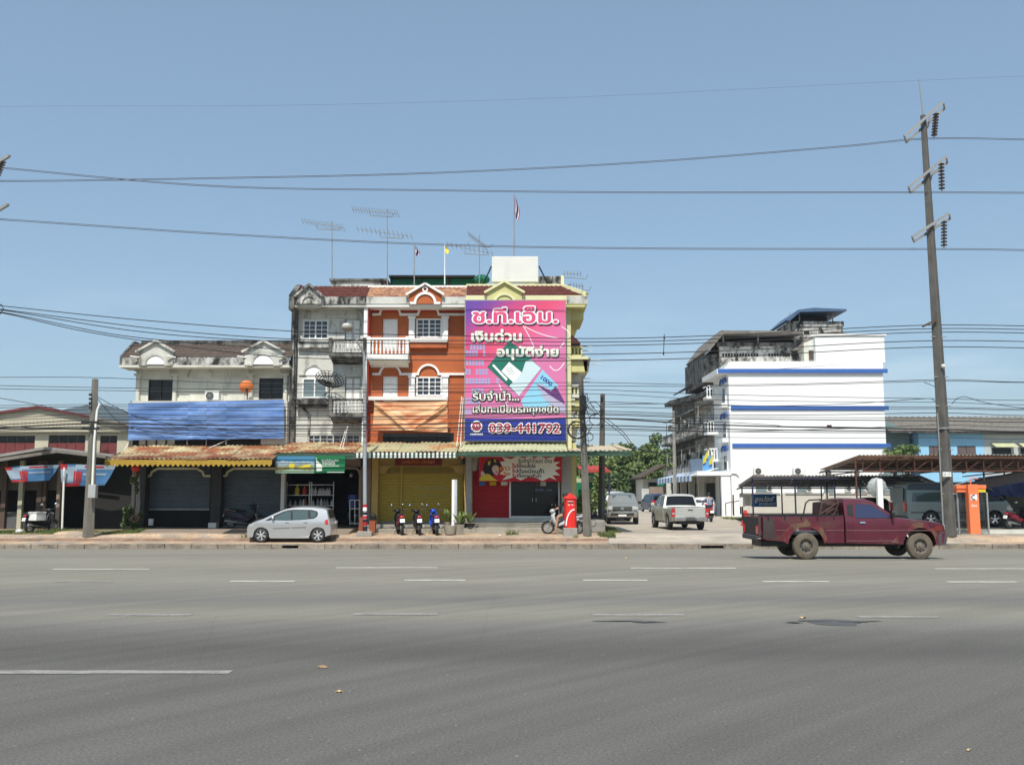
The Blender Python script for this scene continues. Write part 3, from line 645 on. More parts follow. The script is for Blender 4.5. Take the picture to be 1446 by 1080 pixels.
ob('sill', MB().box(X(520, 563), X(632, 563), 41.60, 42, Z(566), Z(561)), MT['white_trim'], C)
ob('party_column', MB().box(X(516, 520), X(521, 520), 41.3, 42, 3.7, Z(432)), MT['clean_trim'], C)
ob('party_wall', MB().box(X(521, 520) + .002, X(521, 520) + .05, 41.5, 42, 3.7, Z(433)), MT['orange_shaded'], C)  # fin beside the column, its dark red imitating the column's shadow
balcony(C, MT['white_trim'], MT['clean_trim'], MT['clean_trim'], X(521, 500, 41.3), X(575, 500, 41.3), Z(501, 41.3), Z(477, 41.3), 41.2, 42, 9, .26)
ob('eave_shadow', MB().box(X(522, 435), X(658, 435), 41.94, 42, Z(441), Z(432)), MT['orange_shaded'], C)  # the eave's cast shadow painted as a darker orange strip
ob('eave', MB().box(X(518, 432, Ye) + .002, X(658, 432, Ye), Ye - .1, 42.2, Z(434, Ye), Z(430, Ye)), MT['white_trim'], C)
ob('fascia', MB().box(X(518, 425, Ye) + .002, X(658, 425, Ye), Ye - .13, Ye + .1, Z(430, Ye) + .002, Z(420, Ye)), MT['aged_white'], C)
tiles(C, MT['tile_orange'], X(518, 412, Ye) + .01, X(658, 412, Ye), Ye, Z(420, Ye), 42.4, Z(405, 42.4), 4)
ob('cornice', MB().box(X(518, 403), X(658, 403), 42.3, 42.9, Z(407), Z(401)), MT['clean_trim'], C)
gable(C, MT['orange_wall'], MT['clean_trim'], X(578, 425, Ye), X(624, 425, Ye), Z(430, Ye), Z(417, Ye), Z(404, Ye), Ye - .2, 1.0)
ob('roundel', MB().lathe([(.07, -.05), (.13, -.05), (.13, .02)], (X(601, 409, Ye), Ye - .2, Z(410, Ye)), 16, 'y'), MT['clean_trim'], C)
# ground floor: yellow roller shutter with pierced top band
facade(C, MT['yellow_col'], X(523, 690) + .005, X(657, 690), .1, 3.7, 42.4, 8, [(X(533, 690, 42.4), X(655, 690, 42.4), .34, Z(658, 42.4))], .4)
shutter(C, MT['shutter_yellow'], X(534, 690, 42.5), X(654, 690, 42.5), .42, Z(668, 42.5), 42.5, .12)
g = MB(); x0, x1 = X(538, 663, 42.5), X(650, 663, 42.5); z0, z1 = Z(669, 42.5), Z(658, 42.5); n = 30
for i in range(n):
    for j in range(3):
        xx = x0 + (x1 - x0) * (i + .5 * (j % 2)) / n; zz = z0 + (z1 - z0) * j / 3; g.box(xx, xx + (x1 - x0) / n * .55, 42.44, 42.48, zz + .01, zz + (z1 - z0) / 3 - .01)
ob('pierced_band', g, MT['shutter_yellow'], C, kind='stuff')
ob('shutter_guide', MB().box(X(565, 700, 42.4), X(568, 700, 42.4), 42.40, 42.46, .34, z1), MT['shutter_yellow'], C)
g = MB(); x0, x1 = X(533, 665, 42.35), X(655, 665, 42.35)
for s, xx in ((1, x0), (-1, x1)):
    pts = [(xx, Z(657, 42.3)), (xx + s * .75, Z(657, 42.3)), (xx + s * .55, Z(660, 42.3)), (xx + s * .42, Z(664, 42.3)), (xx + s * .4, Z(668, 42.3)), (xx, Z(669, 42.3))]
    ob('corner_bracket', MB().prism(pts, 42.3, 42.4), MT['yellow_col'], C)
for a, b in ((524, 533), (655, 660)): ob('pillar', MB().box(X(a, 700, 42), X(b, 700, 42), 42.1, 42.39, .34, 3.6), MT['yellow_col'], C)
# ---- yellow corner shophouse
xd0, xd1 = X(660, 540), X(806, 540)
DD = T('shophouse', 'pale yellow corner shophouse carrying the tall pink billboard, balconies on its street side', 'shophouse', ((xd0 + xd1) / 2, 43, 0), 'terraced shophouses along the road')
facade(DD, MT['yellow_wall'], xc1 + .004, xd1, 3.2, Z(432) + .5, 42, 14)
ob('eave', MB().box(X(658, 432, Ye) + .002, X(826, 432, Ye), Ye - .1, 50, Z(434, Ye), Z(430, Ye)), MT['yellow_wall'], DD)
ob('fascia', MB().box(X(658, 425, Ye) + .002, X(829, 425, Ye), Ye - .13, 50, Z(430, Ye) + .002, Z(418, Ye)), MT['yellow_trim'], DD)
ob('stain_band', MB().box(X(800, 425, Ye), X(829.5, 425, Ye), Ye - .135, Ye - .131, Z(429, Ye), Z(419, Ye)), MT['mould_white'], DD)
tiles(DD, MT['tile_red'], X(658, 412, Ye) + .01, X(828, 412, Ye), Ye, Z(420, Ye), 42.4, Z(403, 42.4), 4, hipR=.75)
ob('cornice', MB().box(X(658, 403), X(797, 400), 42.3, 42.9, Z(405), Z(399)).bar((X(795, 399), 42.35, Z(401)), (X(829, 412, Ye), Ye + .05, Z(415, Ye)), .2, .16), MT['yellow_trim'], DD)
ob('roof_hip', MB().face((X(828, 412, Ye), Ye, Z(418, Ye)), (X(828, 412, Ye), 50, Z(418, Ye)), (X(797, 400), 50, Z(402)), (X(797, 400), 42.4, Z(402))), MT['tile_red'], DD)
ob('corner_post', MB().box(X(793, 395), X(797, 395), 42.4, 42.55, Z(401), Z(386)), MT['yellow_trim'], DD)
gable(DD, MT['yellow_wall'], MT['yellow_trim'], X(688, 420, Ye), X(737, 420, Ye), Z(432, Ye), Z(414, Ye), Z(401, Ye), Ye - .2, 1.0)
# the big brackets and balconies on the street side
def yb(p0, p1, q0, q1, y0, y1, m='yellow_wall', nm='bay'):
    return ob(nm, MB().box(X(p0, (q0 + q1) / 2, y0), X(p1, (q0 + q1) / 2, y0), y0, y1, Z(q1, y0), Z(q0, y0)), MT[m], DD)
yb(800, 824, 434, 451, 41.9, 44.5); yb(801, 827, 427, 436, 41.8, 47)
g = MB(); x0 = xd1
for (pa, pb, q0, q1) in ((806, 826, 503, 526), (806, 822, 560, 570)): pass
ob('corner_pilaster', MB().box(X(799, 540), X(806, 540), 41.7, 42.3, 3.6, Z(434)), MT['yellow_trim'], DD)
b1 = yb(803, 829, 507, 525, 42.0, 46); yb(803, 831, 503, 507, 41.8, 46.5, 'yellow_trim', 'cornice')
ob('bay_roof', MB().prism([(X(803, 480, 42), Z(470, 42)), (X(803, 480, 42), Z(485, 42)), (X(820, 480, 42), Z(485, 42)), (X(814, 480, 42), Z(478, 42))], 42, 46), MT['tile_red'], DD)
ob('bay_roof', MB().prism([(X(822, 502, 42), Z(501, 42)), (X(834, 505, 42), Z(506, 42)), (X(831, 524, 42), Z(524, 42)), (X(826, 526, 42), Z(525, 42))], 42, 46), MT['tile_grey'], DD)
def side_balcony(q0, q1, m):
    g = MB().box(X(803, q0, 42.3), X(823, q0, 42.3), 42.3, 45.5, Z(q0 + 3, 42.3), Z(q0, 42.3)).box(X(803, q1, 42.3), X(823, q1, 42.3), 42.3, 45.5, Z(q1 + 5, 42.3), Z(q1, 42.3))
    b = ob('balcony', g, m, DD); me = baluster_mesh(Z(q0 + 3, 42.3) - Z(q1, 42.3), MT['yellow_trim'])
    for k in range(4): ob('baluster', me, None, b, loc=(X(806 + 5 * k, q0, 42.4), 42.4, Z(q1, 42.4)))
    for k in range(6): ob('baluster', me, None, b, loc=(X(822, q0, 42.4), 42.9 + .45 * k, Z(q1, 42.4)))
side_balcony(488, 500, MT['yellow_wall']); side_balcony(543, 556, MT['aged_white']); side_balcony(575, 590, MT['yellow_wall'])
yb(803, 819, 528, 543, 42.6, 45, 'aged_white'); yb(803, 822, 566, 574, 42.2, 45.5); yb(803, 820, 592, 602, 42.2, 45.5); yb(803, 815, 602, 622, 42.5, 48, 'aged_cream', 'wall_panel')
for k, (px, py) in enumerate(((821, 489), (821, 495), (833, 508), (834, 514), (818, 534), (818, 539))):
    ob('clothes_rail', MB().cyl(P(px, py, 43.6), P(px + 15, py + .5, 43.2), .02, .02, 6), MT['white_paint'], DD)
for px, py in ((808, 563), (808, 570), (808, 582), (808, 592)):
    ob('air_vent', MB().box(X(px - 3, py, 41.9), X(px + 4, py, 41.9), 41.9, 42.05, Z(py + 1.5, 41.9), Z(py, 41.9)), MT['white_trim'], DD)
# ground floor of the corner shop: red shutter and glass door
D('grey_col', (.36, .35, .33), .8, var=.12, grime=.5, glow=.6)
facade(DD, MT['yellow_wall'], X(660, 690), X(815, 690), .1, 3.9, 42.4, 12, [(X(667, 690, 42.4), X(795, 690, 42.4), .42, 3.3)], .5)
ob('pillar', MB().box(X(657.5, 700, 41.9), X(666, 700, 41.9), 41.9, 42.39, .34, 3.6), MT['grey_col'], DD)
ob('pillar', MB().box(X(793, 700, 41.9), X(807, 700, 41.9), 41.9, 42.39, .42, 3.6), MT['grey_col'], DD)
ob('pillar', MB().box(X(807, 700, 41.9) + .003, X(813, 700, 41.9), 42.0, 42.39, .1, 3.6), MT['yellow_wall'], DD)
ob('corner_bracket', MB().prism([(X(666, 650, 42.2), Z(645, 42.2)), (X(675, 650, 42.2), Z(645, 42.2)), (X(673, 660, 42.2), Z(664, 42.2)), (X(666, 660, 42.2), Z(665, 42.2))], 42.2, 42.39), MT['aged_cream'], DD)
shutter(DD, MT['shutter_red'], X(667, 690, 42.5), X(719, 690, 42.5), Z(731, 42.5), Z(664, 42.5), 42.5, .10)
ob('threshold', MB().box(X(667, 733, 42.3), X(793, 733, 42.3), 42.25, 42.9, .42, Z(731, 42.3)), MT['aged_cream'], DD)
gd = ob('glass_door', MB().box(X(719, 690, 42.5), X(721.5, 690, 42.5), 42.46, 42.54, Z(729, 42.5), Z(675, 42.5)).box(X(788, 690, 42.5), X(790.5, 690, 42.5), 42.46, 42.54, Z(729, 42.5), Z(675, 42.5)).box(X(719, 690, 42.5), X(790, 690, 42.5), 42.46, 42.54, Z(731, 42.5), Z(728.5, 42.5)), MT['white_paint'], DD)
for a, b in ((721.5, 754), (755, 788)): ob('pane', MB().box(X(a, 690, 42.5), X(b, 690, 42.5), 42.5, 42.51, Z(728.5, 42.5), Z(675, 42.5)), MT['glass_dark'], gd)
ob('door_handle', MB().cyl(P(752, 703, 42.44), P(752, 708, 42.44), .018).cyl(P(757, 703, 42.44), P(757, 708, 42.44), .018), MT['steel'], gd)
ob('notice', MB().box(X(763, 685, 42.47), X(771, 685, 42.47), 42.47, 42.485, Z(686, 42.47), Z(680, 42.47)), MT['aged_cream'], gd)
# ================================================================ CANOPIES
canopy('shop_canopy', 'longest rusty orange canopy with a scalloped yellow edge, over the grey shutters', X(148, 650, 38.6), X(384, 650, 38.6), 38.6, Z(648, 38.6), 41.25, Z(629, 41.25), MT['rust_roof'], MT['yellow_fascia'], .28, scallop=True)
canopy('shop_canopy', 'rust-streaked canopy with a dark green fascia above the green banner', X(384, 645, 39.3) + .05, X(502, 645, 39.3), 39.3, Z(639, 39.3), 41.8, Z(625, 41.8), MT['rust_roof'], MT['green_fascia'], .26)
canopy('shop_canopy', 'pale canopy with a green and white striped edge over the yellow shutter', X(502, 645, 39.3) + .02, X(646, 645, 39.3), 39.3, Z(638, 39.3), 41.8, Z(624, 41.8), MT['rust_roof2'], MT['green_fascia'], .26, stripes=(X(503, 645, 39.3), X(646, 645, 39.3), 24))
canopy('shop_canopy', 'cream-green sheet canopy right under the pink billboard', X(646, 640, 39.3) + .02, X(800, 640, 39.3), 39.3, Z(637, 39.3), 41.8, Z(623, 41.8), MT['cream_roof'], MT['green_fascia'], .22)
canopy('shop_canopy', 'beige sheet canopy reaching past the corner into the side street', X(800, 640, 39.3) + .02, X(892, 640, 39.3), 39.3, Z(636, 39.3), 45.5, Z(622, 41.8), MT['beige_roof'], MT['green_fascia'], .22)
# ================================================================ SIGNS, BANNERS, ROOF THINGS
def text_mesh(body, x0, x1, z0, z1, Y, m, par, name='lettering', off=0., shear=0., rot=0., ref=None):
    "flat lettering filling x0..x1, z0..z1 (ref: text whose box is fitted, so outlines stay registered)"
    def mk(o):
        c = bpy.data.curves.new('t', 'FONT'); c.body = body; c.offset = o; c.shear = shear; c.resolution_u = 3
        t = bpy.data.objects.new('t', c); col.objects.link(t); dg = bpy.context.evaluated_depsgraph_get()
        me = bpy.data.meshes.new_from_object(t.evaluated_get(dg)); bpy.data.objects.remove(t); return me
    b = mk(0); bx = [v.co.x for v in b.vertices]; by = [v.co.y for v in b.vertices]; me = b
    if off:                                # heavier strokes: shifted copies, each a hair behind the last
        V = [tuple(v.co) for v in b.vertices]; Fc = [tuple(p.vertices) for p in b.polygons]; vv, ff = [], []; n_ = 10 if off > .05 else 6
        for q in range(n_):
            a_ = 2 * math.pi * q / n_; i_ = len(vv); vv += [(x + off * math.cos(a_), y + off * math.sin(a_), q * .0003) for x, y, z in V]; ff += [tuple(i_ + j for j in f) for f in Fc]
        me = bpy.data.meshes.new(name); me.from_pydata(vv, [], ff)
    sx = (x1 - x0) / (max(bx) - min(bx)); sy = (z1 - z0) / (max(by) - min(by)); cx, cz = (x0 + x1) / 2, (z0 + z1) / 2; k = 0
    for v in me.vertices:
        x = x0 + (v.co.x - min(bx)) * sx; z = z0 + (v.co.y - min(by)) * sy
        if rot: dx, dz = x - cx, z - cz; x, z = cx + dx * math.cos(rot) - dz * math.sin(rot), cz + dx * math.sin(rot) + dz * math.cos(rot)
        v.co = (x, Y + v.co.z, z)
    me.materials.clear(); me.materials.append(m); me.name = name
    return ob(name, me, None, par)
def pxs(pts, Y): return [(P(a, b, Y).x, P(a, b, Y).z) for a, b in pts]
def sheet(name, pts, Y, m, par, th=.003): return ob(name, MB().prism(pxs(pts, Y), Y, Y + th), m, par)
def stroke(name, pts, wd, Y, m, par):
    q = pxs(pts, Y); g = MB(); L_ = []; 
    for k, (x, z) in enumerate(q):
        a = q[max(k - 1, 0)]; b = q[min(k + 1, len(q) - 1)]; d = math.hypot(b[0] - a[0], b[1] - a[1]); nx, nz = -(b[1] - a[1]) / d, (b[0] - a[0]) / d
        L_.append(((x - nx * wd / 2, z - nz * wd / 2), (x + nx * wd / 2, z + nz * wd / 2)))
    for a, b in zip(L_, L_[1:]): g.face((a[0][0], Y, a[0][1]), (b[0][0], Y, b[0][1]), (b[1][0], Y, b[1][1]), (a[1][0], Y, a[1][1]))
    return ob(name, g, m, par)
Yb = 40.95
c0, c1 = P(657, 428, Yb), P(800, 622, Yb); bx0, bx1 = P(657, 520, Yb).x, P(798.5, 520, Yb).x; bz1, bz0 = PZ(424.5, Yb), PZ(622, Yb); zs = PZ(591, Yb)
BB = T('billboard', 'tall pink and purple billboard with white and pink Thai lettering and a phone number', 'billboard', ((bx0 + bx1) / 2, Yb, bz0))
def pink(t, b):
    n = t.nodes; l = t.links.new; g = n.new('ShaderNodeTexCoord'); s = n.new('ShaderNodeSeparateXYZ'); l(g.outputs['Object'], s.inputs[0])
    def mr(o, a, c):
        q = n.new('ShaderNodeMapRange'); q.inputs['From Min'].default_value = a; q.inputs['From Max'].default_value = c; l(o, q.inputs['Value']); return q.outputs[0]
    u = mr(s.outputs['X'], bx0, bx1); v = mr(s.outputs['Z'], zs, bz1)
    ad = n.new('ShaderNodeMath'); ad.operation = 'MULTIPLY_ADD'; ad.inputs[1].default_value = -.62; l(u, ad.inputs[0]); l(v, ad.inputs[2])
    cr = n.new('ShaderNodeValToRGB'); e = cr.color_ramp; l(ad.outputs[0], cr.inputs[0])
    for k, (p, c) in enumerate([(0, (.62, .17, .36)), (.22, (.66, .13, .30)), (.45, (.68, .065, .15)), (.66, (.50, .055, .20)), (.80, (.22, .05, .28)), (.9, (.13, .05, .32))]):
        q = e.elements[0] if k == 0 else e.elements[len(e.elements) - 1] if k == 5 else e.elements.new(p); q.position = p; q.color = (*c, 1)
    l(cr.outputs[0], b.inputs['Base Color'])
ob('printed_sheet', MB().box(bx0, bx1, Yb, Yb + .03, zs, bz1), print_mat('billboard_pink', pink), BB)
flat('p_navy', (.018, .035, .26)); flat('p_white', (.82, .82, .82)); flat('p_pink', (.66, .075, .19)); flat('p_green', (.012, .15, .11)); flat('p_paper', (.55, .68, .72)); flat('p_sky', (.25, .55, .72)); flat('p_dark', (.02, .015, .03)); flat('p_purple', (.12, .04, .16)); flat('p_rose', (.42, .05, .09)); flat('p_lilac', (.30, .36, .60)); flat('p_shadow', (.09, .02, .07)); flat('p_cream', (.74, .74, .66)); flat('p_red', (.46, .015, .025)); flat('p_yellow', (.62, .50, .03)); flat('p_orange', (.68, .24, .04)); flat('p_green2', (.01, .15, .055)); flat('p_skin', (.62, .46, .40)); flat('p_blue', (.03, .18, .48))
def M_(k): return _mats[k]
ob('phone_panel', MB().box(bx0, bx1, Yb, Yb + .03, bz0, zs - .001), M_('p_navy'), BB)
g = MB()
for x in (bx0, bx1): g.box(x - .04, x + .04, Yb + .032, Yb + .1, bz0, bz1)
for z in (bz0, (bz0 + bz1) / 2, bz1): g.box(bx0 - .04, bx1 + .04, Yb + .032, Yb + .1, z - .04, z + .04)
for x in (bx0 + .3, bx1 - .3):
    for z in (bz0 + .3, bz1 - .3): g.box(x - .03, x + .03, Yb + .1, 42, z - .03, z + .03)
ob('frame', g, MT['dull_steel'], BB)
0 and sheet('edge_strip', [(657, 427.5), (797, 423.5), (797, 425.3), (657, 429.3)], Yb - .004, M_('p_white'), BB)
# printed windows on the left, arcs, book and banknote
rows = [(486, [(664, 684)]), (495, [(658, 676), (682, 686)]), (508, [(658, 683)]), (521, [(657, 665), (672, 690)]), (534, [(658, 691), (701, 707)]), (548, [(666, 685)]), (562, [(657, 677)]), (577, [(657, 664)])]
lil = MB()
for y, segs in rows:
    for a, b in segs:
        x = a
        while x < b - 2:
            for dy in (0, 4.2): lil.prism(pxs([(x, y + dy), (x + 3.3, y + dy), (x + 3.3, y + dy + 3.6), (x, y + dy + 3.6)], Yb - .004), Yb - .004, Yb - .002)
            x += 4.4
ob('printed_windows', lil, M_('p_lilac'), BB, kind='stuff')
stroke('printed_arc', [(728 + 4 * k, 448 + 3.2 * k + .5 * k * k) for k in range(8)], .03, Yb - .004, M_('p_white'), BB)
stroke('printed_arc', [(741 + 28 * math.sin(a) + 26 * (1 - math.cos(a)), 461 + 17 * math.sin(a)) for a in [k * math.pi / 14 for k in range(15)]], .03, Yb - .004, M_('p_white'), BB)
stroke('printed_arc', [(797 - 1.6 * k, 512 + 11 * math.sin(k * .21)) for k in range(14)], .035, Yb - .004, M_('p_white'), BB)
stroke('printed_arc', [(797 - 1.2 * k, 483 + 1.5 * k) for k in range(6)], .04, Yb - .004, M_('p_white'), BB)
stroke('printed_arc', [(704 + 1.9 * k, 540 + 5.2 * k) for k in range(9)], .03, Yb - .004, M_('p_white'), BB)
sheet('printed_banknote', [(766, 522), (789, 545), (783, 553), (798, 575), (798, 582), (742, 583), (736, 566)], Yb - .004, M_('p_sky'), BB)
text_mesh('1000', P(763, 545, Yb).x, P(781, 545, Yb).x, PZ(540.5, Yb), PZ(535, Yb), Yb - .008, M_('p_navy'), BB, off=.03, rot=R(-38))
sheet('printed_hand', [(757, 542), (778, 552), (785, 545), (796, 565), (797, 570), (786, 564), (774, 556)], Yb - .012, M_('p_purple'), BB)
sheet('printed_fingers', [(757, 542), (766, 543), (776, 549), (783, 556), (798, 573), (798, 583), (788, 581), (782, 575), (772, 566), (762, 556), (768, 556), (760, 550)], Yb - .008, flat('p_lav', (.42, .40, .55)), BB)
sheet('printed_book', [(720, 481), (743, 500), (764, 520), (733, 559), (688, 518)], Yb - .010, M_('p_green'), BB)
sheet('printed_page', [(742, 511), (745, 509), (750, 508), (764, 520), (733, 559), (719, 545), (737, 526)], Yb - .014, M_('p_paper'), BB)
sheet('printed_page', [(719, 511), (737, 526), (725, 540), (708, 524)], Yb - .016, M_('p_white'), BB)
sheet('printed_strip', [(695, 516), (697, 514), (717, 535), (715, 538)], Yb - .016, M_('p_white'), BB)
for k in range(5): stroke('printed_line', [(716 + 1.2 * k - 3, 517 + 2 * k + 3), (723 + 1.2 * k, 522.5 + 2 * k - 3)], .012, Yb - .019, M_('p_green'), BB)
def fancy(body, x0, x1, yt, yb_, out, fill, sh, oo, fo, dx=1.6, dy=2.0, shear=0.):
    a, b, z1, z0 = P(x0, 520, Yb).x, P(x1, 520, Yb).x, PZ(yt, Yb), PZ(yb_, Yb); d = dx * Yb / F
    text_mesh(body, a + d, b + d, z0 - dy * Yb / F, z1 - dy * Yb / F, Yb - .020, M_(sh), BB, 'lettering_shadow', oo, shear)
    if out: text_mesh(body, a, b, z0, z1, Yb - .026, M_(out), BB, 'lettering_outline', oo, shear)
    text_mesh(body, a, b, z0, z1, Yb - .032, M_(fill), BB, 'lettering', fo, shear)
fancy('ช.ที.เอ็ม.', 668, 787, 433.5, 456, 'p_white', 'p_pink', 'p_shadow', .085, .028)
fancy('เงินด่วน', 666, 736, 465.5, 482, None, 'p_cream', 'p_dark', .055, .045, 1.0, 1.2, .0)
fancy('อนุมัติง่าย', 702, 788, 488, 508, None, 'p_cream', 'p_dark', .055, .045, 1.0, 1.2)
fancy('รับจำนำ...', 668, 733, 551.5, 565.5, None, 'p_cream', 'p_dark', .10, .02, .3, .4)
fancy('เล่มทะเบียนรถทุกชนิด', 668, 788, 571, 586, None, 'p_cream', 'p_dark', .10, .02, .3, .4)
fancy('039-441792', 691, 790, 598, 611, 'p_white', 'p_rose', 'p_dark', .08, .02, 1.8, 1.6)
lx, lz = P(673, 603, Yb).x, PZ(602, Yb)
ob('emblem', MB().lathe([(.0, -.03), (.245, -.03)], (lx, Yb, lz), 20, 'y'), M_('p_rose'), BB)
ob('emblem_ring', arch(MB(), lx, lz, .20, .05, Yb - .036, Yb - .032, 24, 0, 360), M_('p_white'), BB)
text_mesh('TS', lx - .11, lx + .11, lz - .07, lz + .08, Yb - .040, M_('p_white'), BB, off=.01)
text_mesh('ทรัพย์ศิริ', lx - .27, lx + .27, PZ(614, Yb), PZ(611, Yb), Yb - .012, M_('p_white'), BB, off=.04)
# red banner under the canopy
Ys = 41.5
RB = T('shop_banner', 'red banner with a jagged white burst and a cartoon woman, over the glass door', 'banner', (P(735, 660, Ys).x, Ys, PZ(680, Ys)))
sheet('banner_sheet', [(676, 642.5), (793.5, 642.5), (793.5, 680), (676, 680)], Ys, M_('p_red'), RB)
rr = random.Random(3); pts = []
top = [(709, 645), (722, 648), (731, 643.5), (739, 647), (748, 643.5), (755, 647), (762, 643.5), (770, 647), (784, 644.5), (781, 652), (791, 652), (784, 657), (792, 661), (783, 664), (791, 671), (780, 671), (786, 678), (776, 674), (766, 679), (757, 674.5), (747, 673), (735, 678), (727, 673.5), (709, 678), (716, 671), (705, 669), (712, 663), (706, 652), (713, 651)]
sheet('printed_burst', top, Ys - .006, M_('p_cream'), RB)
for body, a, b, t_, bo, k, o in (('รับจำนำโฉนด บ้าน', 732, 779, 647, 653.5, 'p_dark', .02), ('ไม่', 723, 731, 654, 660, 'p_red', .05), ('เช็คแบล็คลิส', 732, 756, 654, 660.5, 'p_dark', .03), ('ไม่', 723, 731, 661.5, 667, 'p_red', .05), ('ต้องมีคนค้ำ', 732, 768, 661.5, 668, 'p_dark', .03), ('ไม่', 723, 731, 668.5, 673.5, 'p_red', .05), ('ต้องจดจำนำ', 732, 764, 668.5, 674, 'p_dark', .03)):
    text_mesh(body, P(a, 660, Ys).x, P(b, 660, Ys).x, PZ(bo, Ys), PZ(t_, Ys), Ys - .010, M_(k), RB, off=o)
sheet('printed_hair', [(682, 662), (684, 655), (689, 649), (697, 646.5), (704, 650), (708, 657), (705, 660), (699, 663), (697, 672), (690, 671), (684, 668)], Ys - .008, M_('p_dark'), RB)
sheet('printed_face', [(694.5, 661), (697, 657), (701, 656.5), (704.5, 659), (704.5, 665), (702, 671), (698, 669), (695, 665)], Ys - .012, M_('p_skin'), RB)
sheet('printed_mouth', [(699, 665.5), (702.5, 665), (701, 668)], Ys - .016, M_('p_red'), RB)
sheet('printed_hair_lock', [(689, 652), (693, 650), (692, 656), (689, 657)], Ys - .012, M_('p_yellow'), RB)
sheet('printed_hair_lock', [(697, 647), (700, 650), (701, 653), (698, 652)], Ys - .012, M_('p_yellow'), RB)
sheet('printed_dress', [(677, 677), (679, 672), (683, 673), (687, 668.5), (692, 670), (697, 675), (703, 678.5), (677, 678.5)], Ys - .010, M_('p_yellow'), RB)
sheet('printed_hand', [(679, 671), (679, 666), (682, 665), (685, 669), (684, 673)], Ys - .014, M_('p_skin'), RB)
text_mesh('สาว', P(706, 660, Ys).x, P(720, 660, Ys).x, PZ(664, Ys), PZ(659, Ys), Ys - .012, M_('p_orange'), RB, off=.05); text_mesh('วัย', P(710, 660, Ys).x, P(720, 660, Ys).x, PZ(671, Ys), PZ(666, Ys), Ys - .012, M_('p_orange'), RB, off=.05)
for k, (px, c) in enumerate(((681, 'p_blue'), (696, 'p_yellow'), (712, 'p_cream'))):
    s = ob('sticker', MB().box(P(px - 4.5, 680, 42.4).x, P(px + 4.5, 680, 42.4).x, 42.38, 42.385, PZ(685, 42.4), PZ(678, 42.4)), M_(c), DD)
    if k == 2: arch(MB(), 0, 0, 1, 1, 0, 1)
text_mesh('เปิด 8.00 - 17.00', P(755, 690, 42.5).x, P(779, 690, 42.5).x, PZ(693, 42.47), PZ(690, 42.47), 42.485, M_('p_lilac'), DD)
# dark red name board over the yellow shutter
nb = T('name_board', 'dark red name board with gold lettering over the yellow shutter', 'sign', (X(591, 650, 42), 42.2, Z(657, 42.2)))
ob('board', MB().box(X(558, 650, 42.2), X(624, 650, 42.2), 42.2, 42.28, Z(657, 42.2), Z(645, 42.2)), flat('p_maroon', (.20, .02, .015)), nb)
text_mesh('โรงรับจำนำ ทวีทรัพย์', X(567, 650, 42.2), X(614, 650, 42.2), Z(654.5, 42.2), Z(648, 42.2), 42.19, M_('p_orange'), nb, off=.01)
flat('p_olive', (.30, .24, .05)); flat('p_faded', (.42, .38, .16))
text_mesh('ช.ที.เอ็ม. เงินด่วน', X(583, 688, 42.4), X(634, 688, 42.4), Z(691, 42.4), Z(685.5, 42.4), 42.47, M_('p_faded'), C, off=.02)
text_mesh('039-441792', X(594, 700, 42.4), X(622, 700, 42.4), Z(702, 42.4), Z(697, 42.4), 42.47, M_('p_faded'), C)
# green banner of the open shop
Yg = 39.22
GB = T('shop_banner', 'green and blue picture banner hanging from the canopy of the dark open shop', 'banner', (X(437, 655, Yg), Yg, Z(669, Yg)))
def scenic(t, b):
    n = t.nodes; l = t.links.new; g = n.new('ShaderNodeTexCoord'); s = n.new('ShaderNodeSeparateXYZ'); l(g.outputs['Object'], s.inputs[0])
    q = n.new('ShaderNodeMapRange'); q.inputs['From Min'].default_value = Z(668, Yg); q.inputs['From Max'].default_value = Z(645, Yg); l(s.outputs['Z'], q.inputs['Value'])
    no = n.new('ShaderNodeTexNoise'); no.inputs['Scale'].default_value = 3.5; no.inputs['Detail'].default_value = 3; l(g.outputs['Object'], no.inputs['Vector'])
    ad = n.new('ShaderNodeMath'); ad.operation = 'MULTIPLY_ADD'; ad.inputs[1].default_value = .5; l(no.outputs['Fac'], ad.inputs[0]); l(q.outputs[0], ad.inputs[2])
    cr = n.new('ShaderNodeValToRGB'); e = cr.color_ramp; l(ad.outputs[0], cr.inputs[0])
    for k, (p, c) in enumerate([(.28, (.30, .42, .30)), (.42, (.30, .40, .26)), (.46, (.14, .12, .05)), (.62, (.26, .22, .06)), (.78, (.20, .28, .32)), (.95, (.45, .55, .60)), (1.0, (.05, .20, .34))]):
        z = e.elements[0] if k == 0 else e.elements[len(e.elements) - 1] if k == 6 else e.elements.new(p); z.position = p; z.color = (*c, 1)
    l(cr.outputs[0], b.inputs['Base Color'])
ob('picture_sheet', MB().box(X(389, 655, Yg), X(444, 655, Yg), Yg, Yg + .01, Z(668, Yg), Z(644, Yg)), print_mat('scenic', scenic), GB)
ob('green_sheet', MB().box(X(444, 655, Yg), X(487, 655, Yg), Yg, Yg + .01, Z(667.5, Yg), Z(643.5, Yg)), M_('p_green2'), GB)
sheet('printed_ball', [(412 + 4 * math.cos(a), 657.5 + 4.2 * math.sin(a)) for a in [k * .45 for k in range(14)]], Yg - .004, M_('p_yellow'), GB)
sheet('printed_bottle', [(446, 645), (448, 650), (453, 655), (455, 658), (454.5, 665), (447, 666), (446.5, 655)], Yg - .004, M_('p_cream'), GB)
sheet('printed_fields', [(420, 660), (430, 656.5), (439, 655), (438, 659), (428, 661)], Yg - .004, M_('p_yellow'), GB)
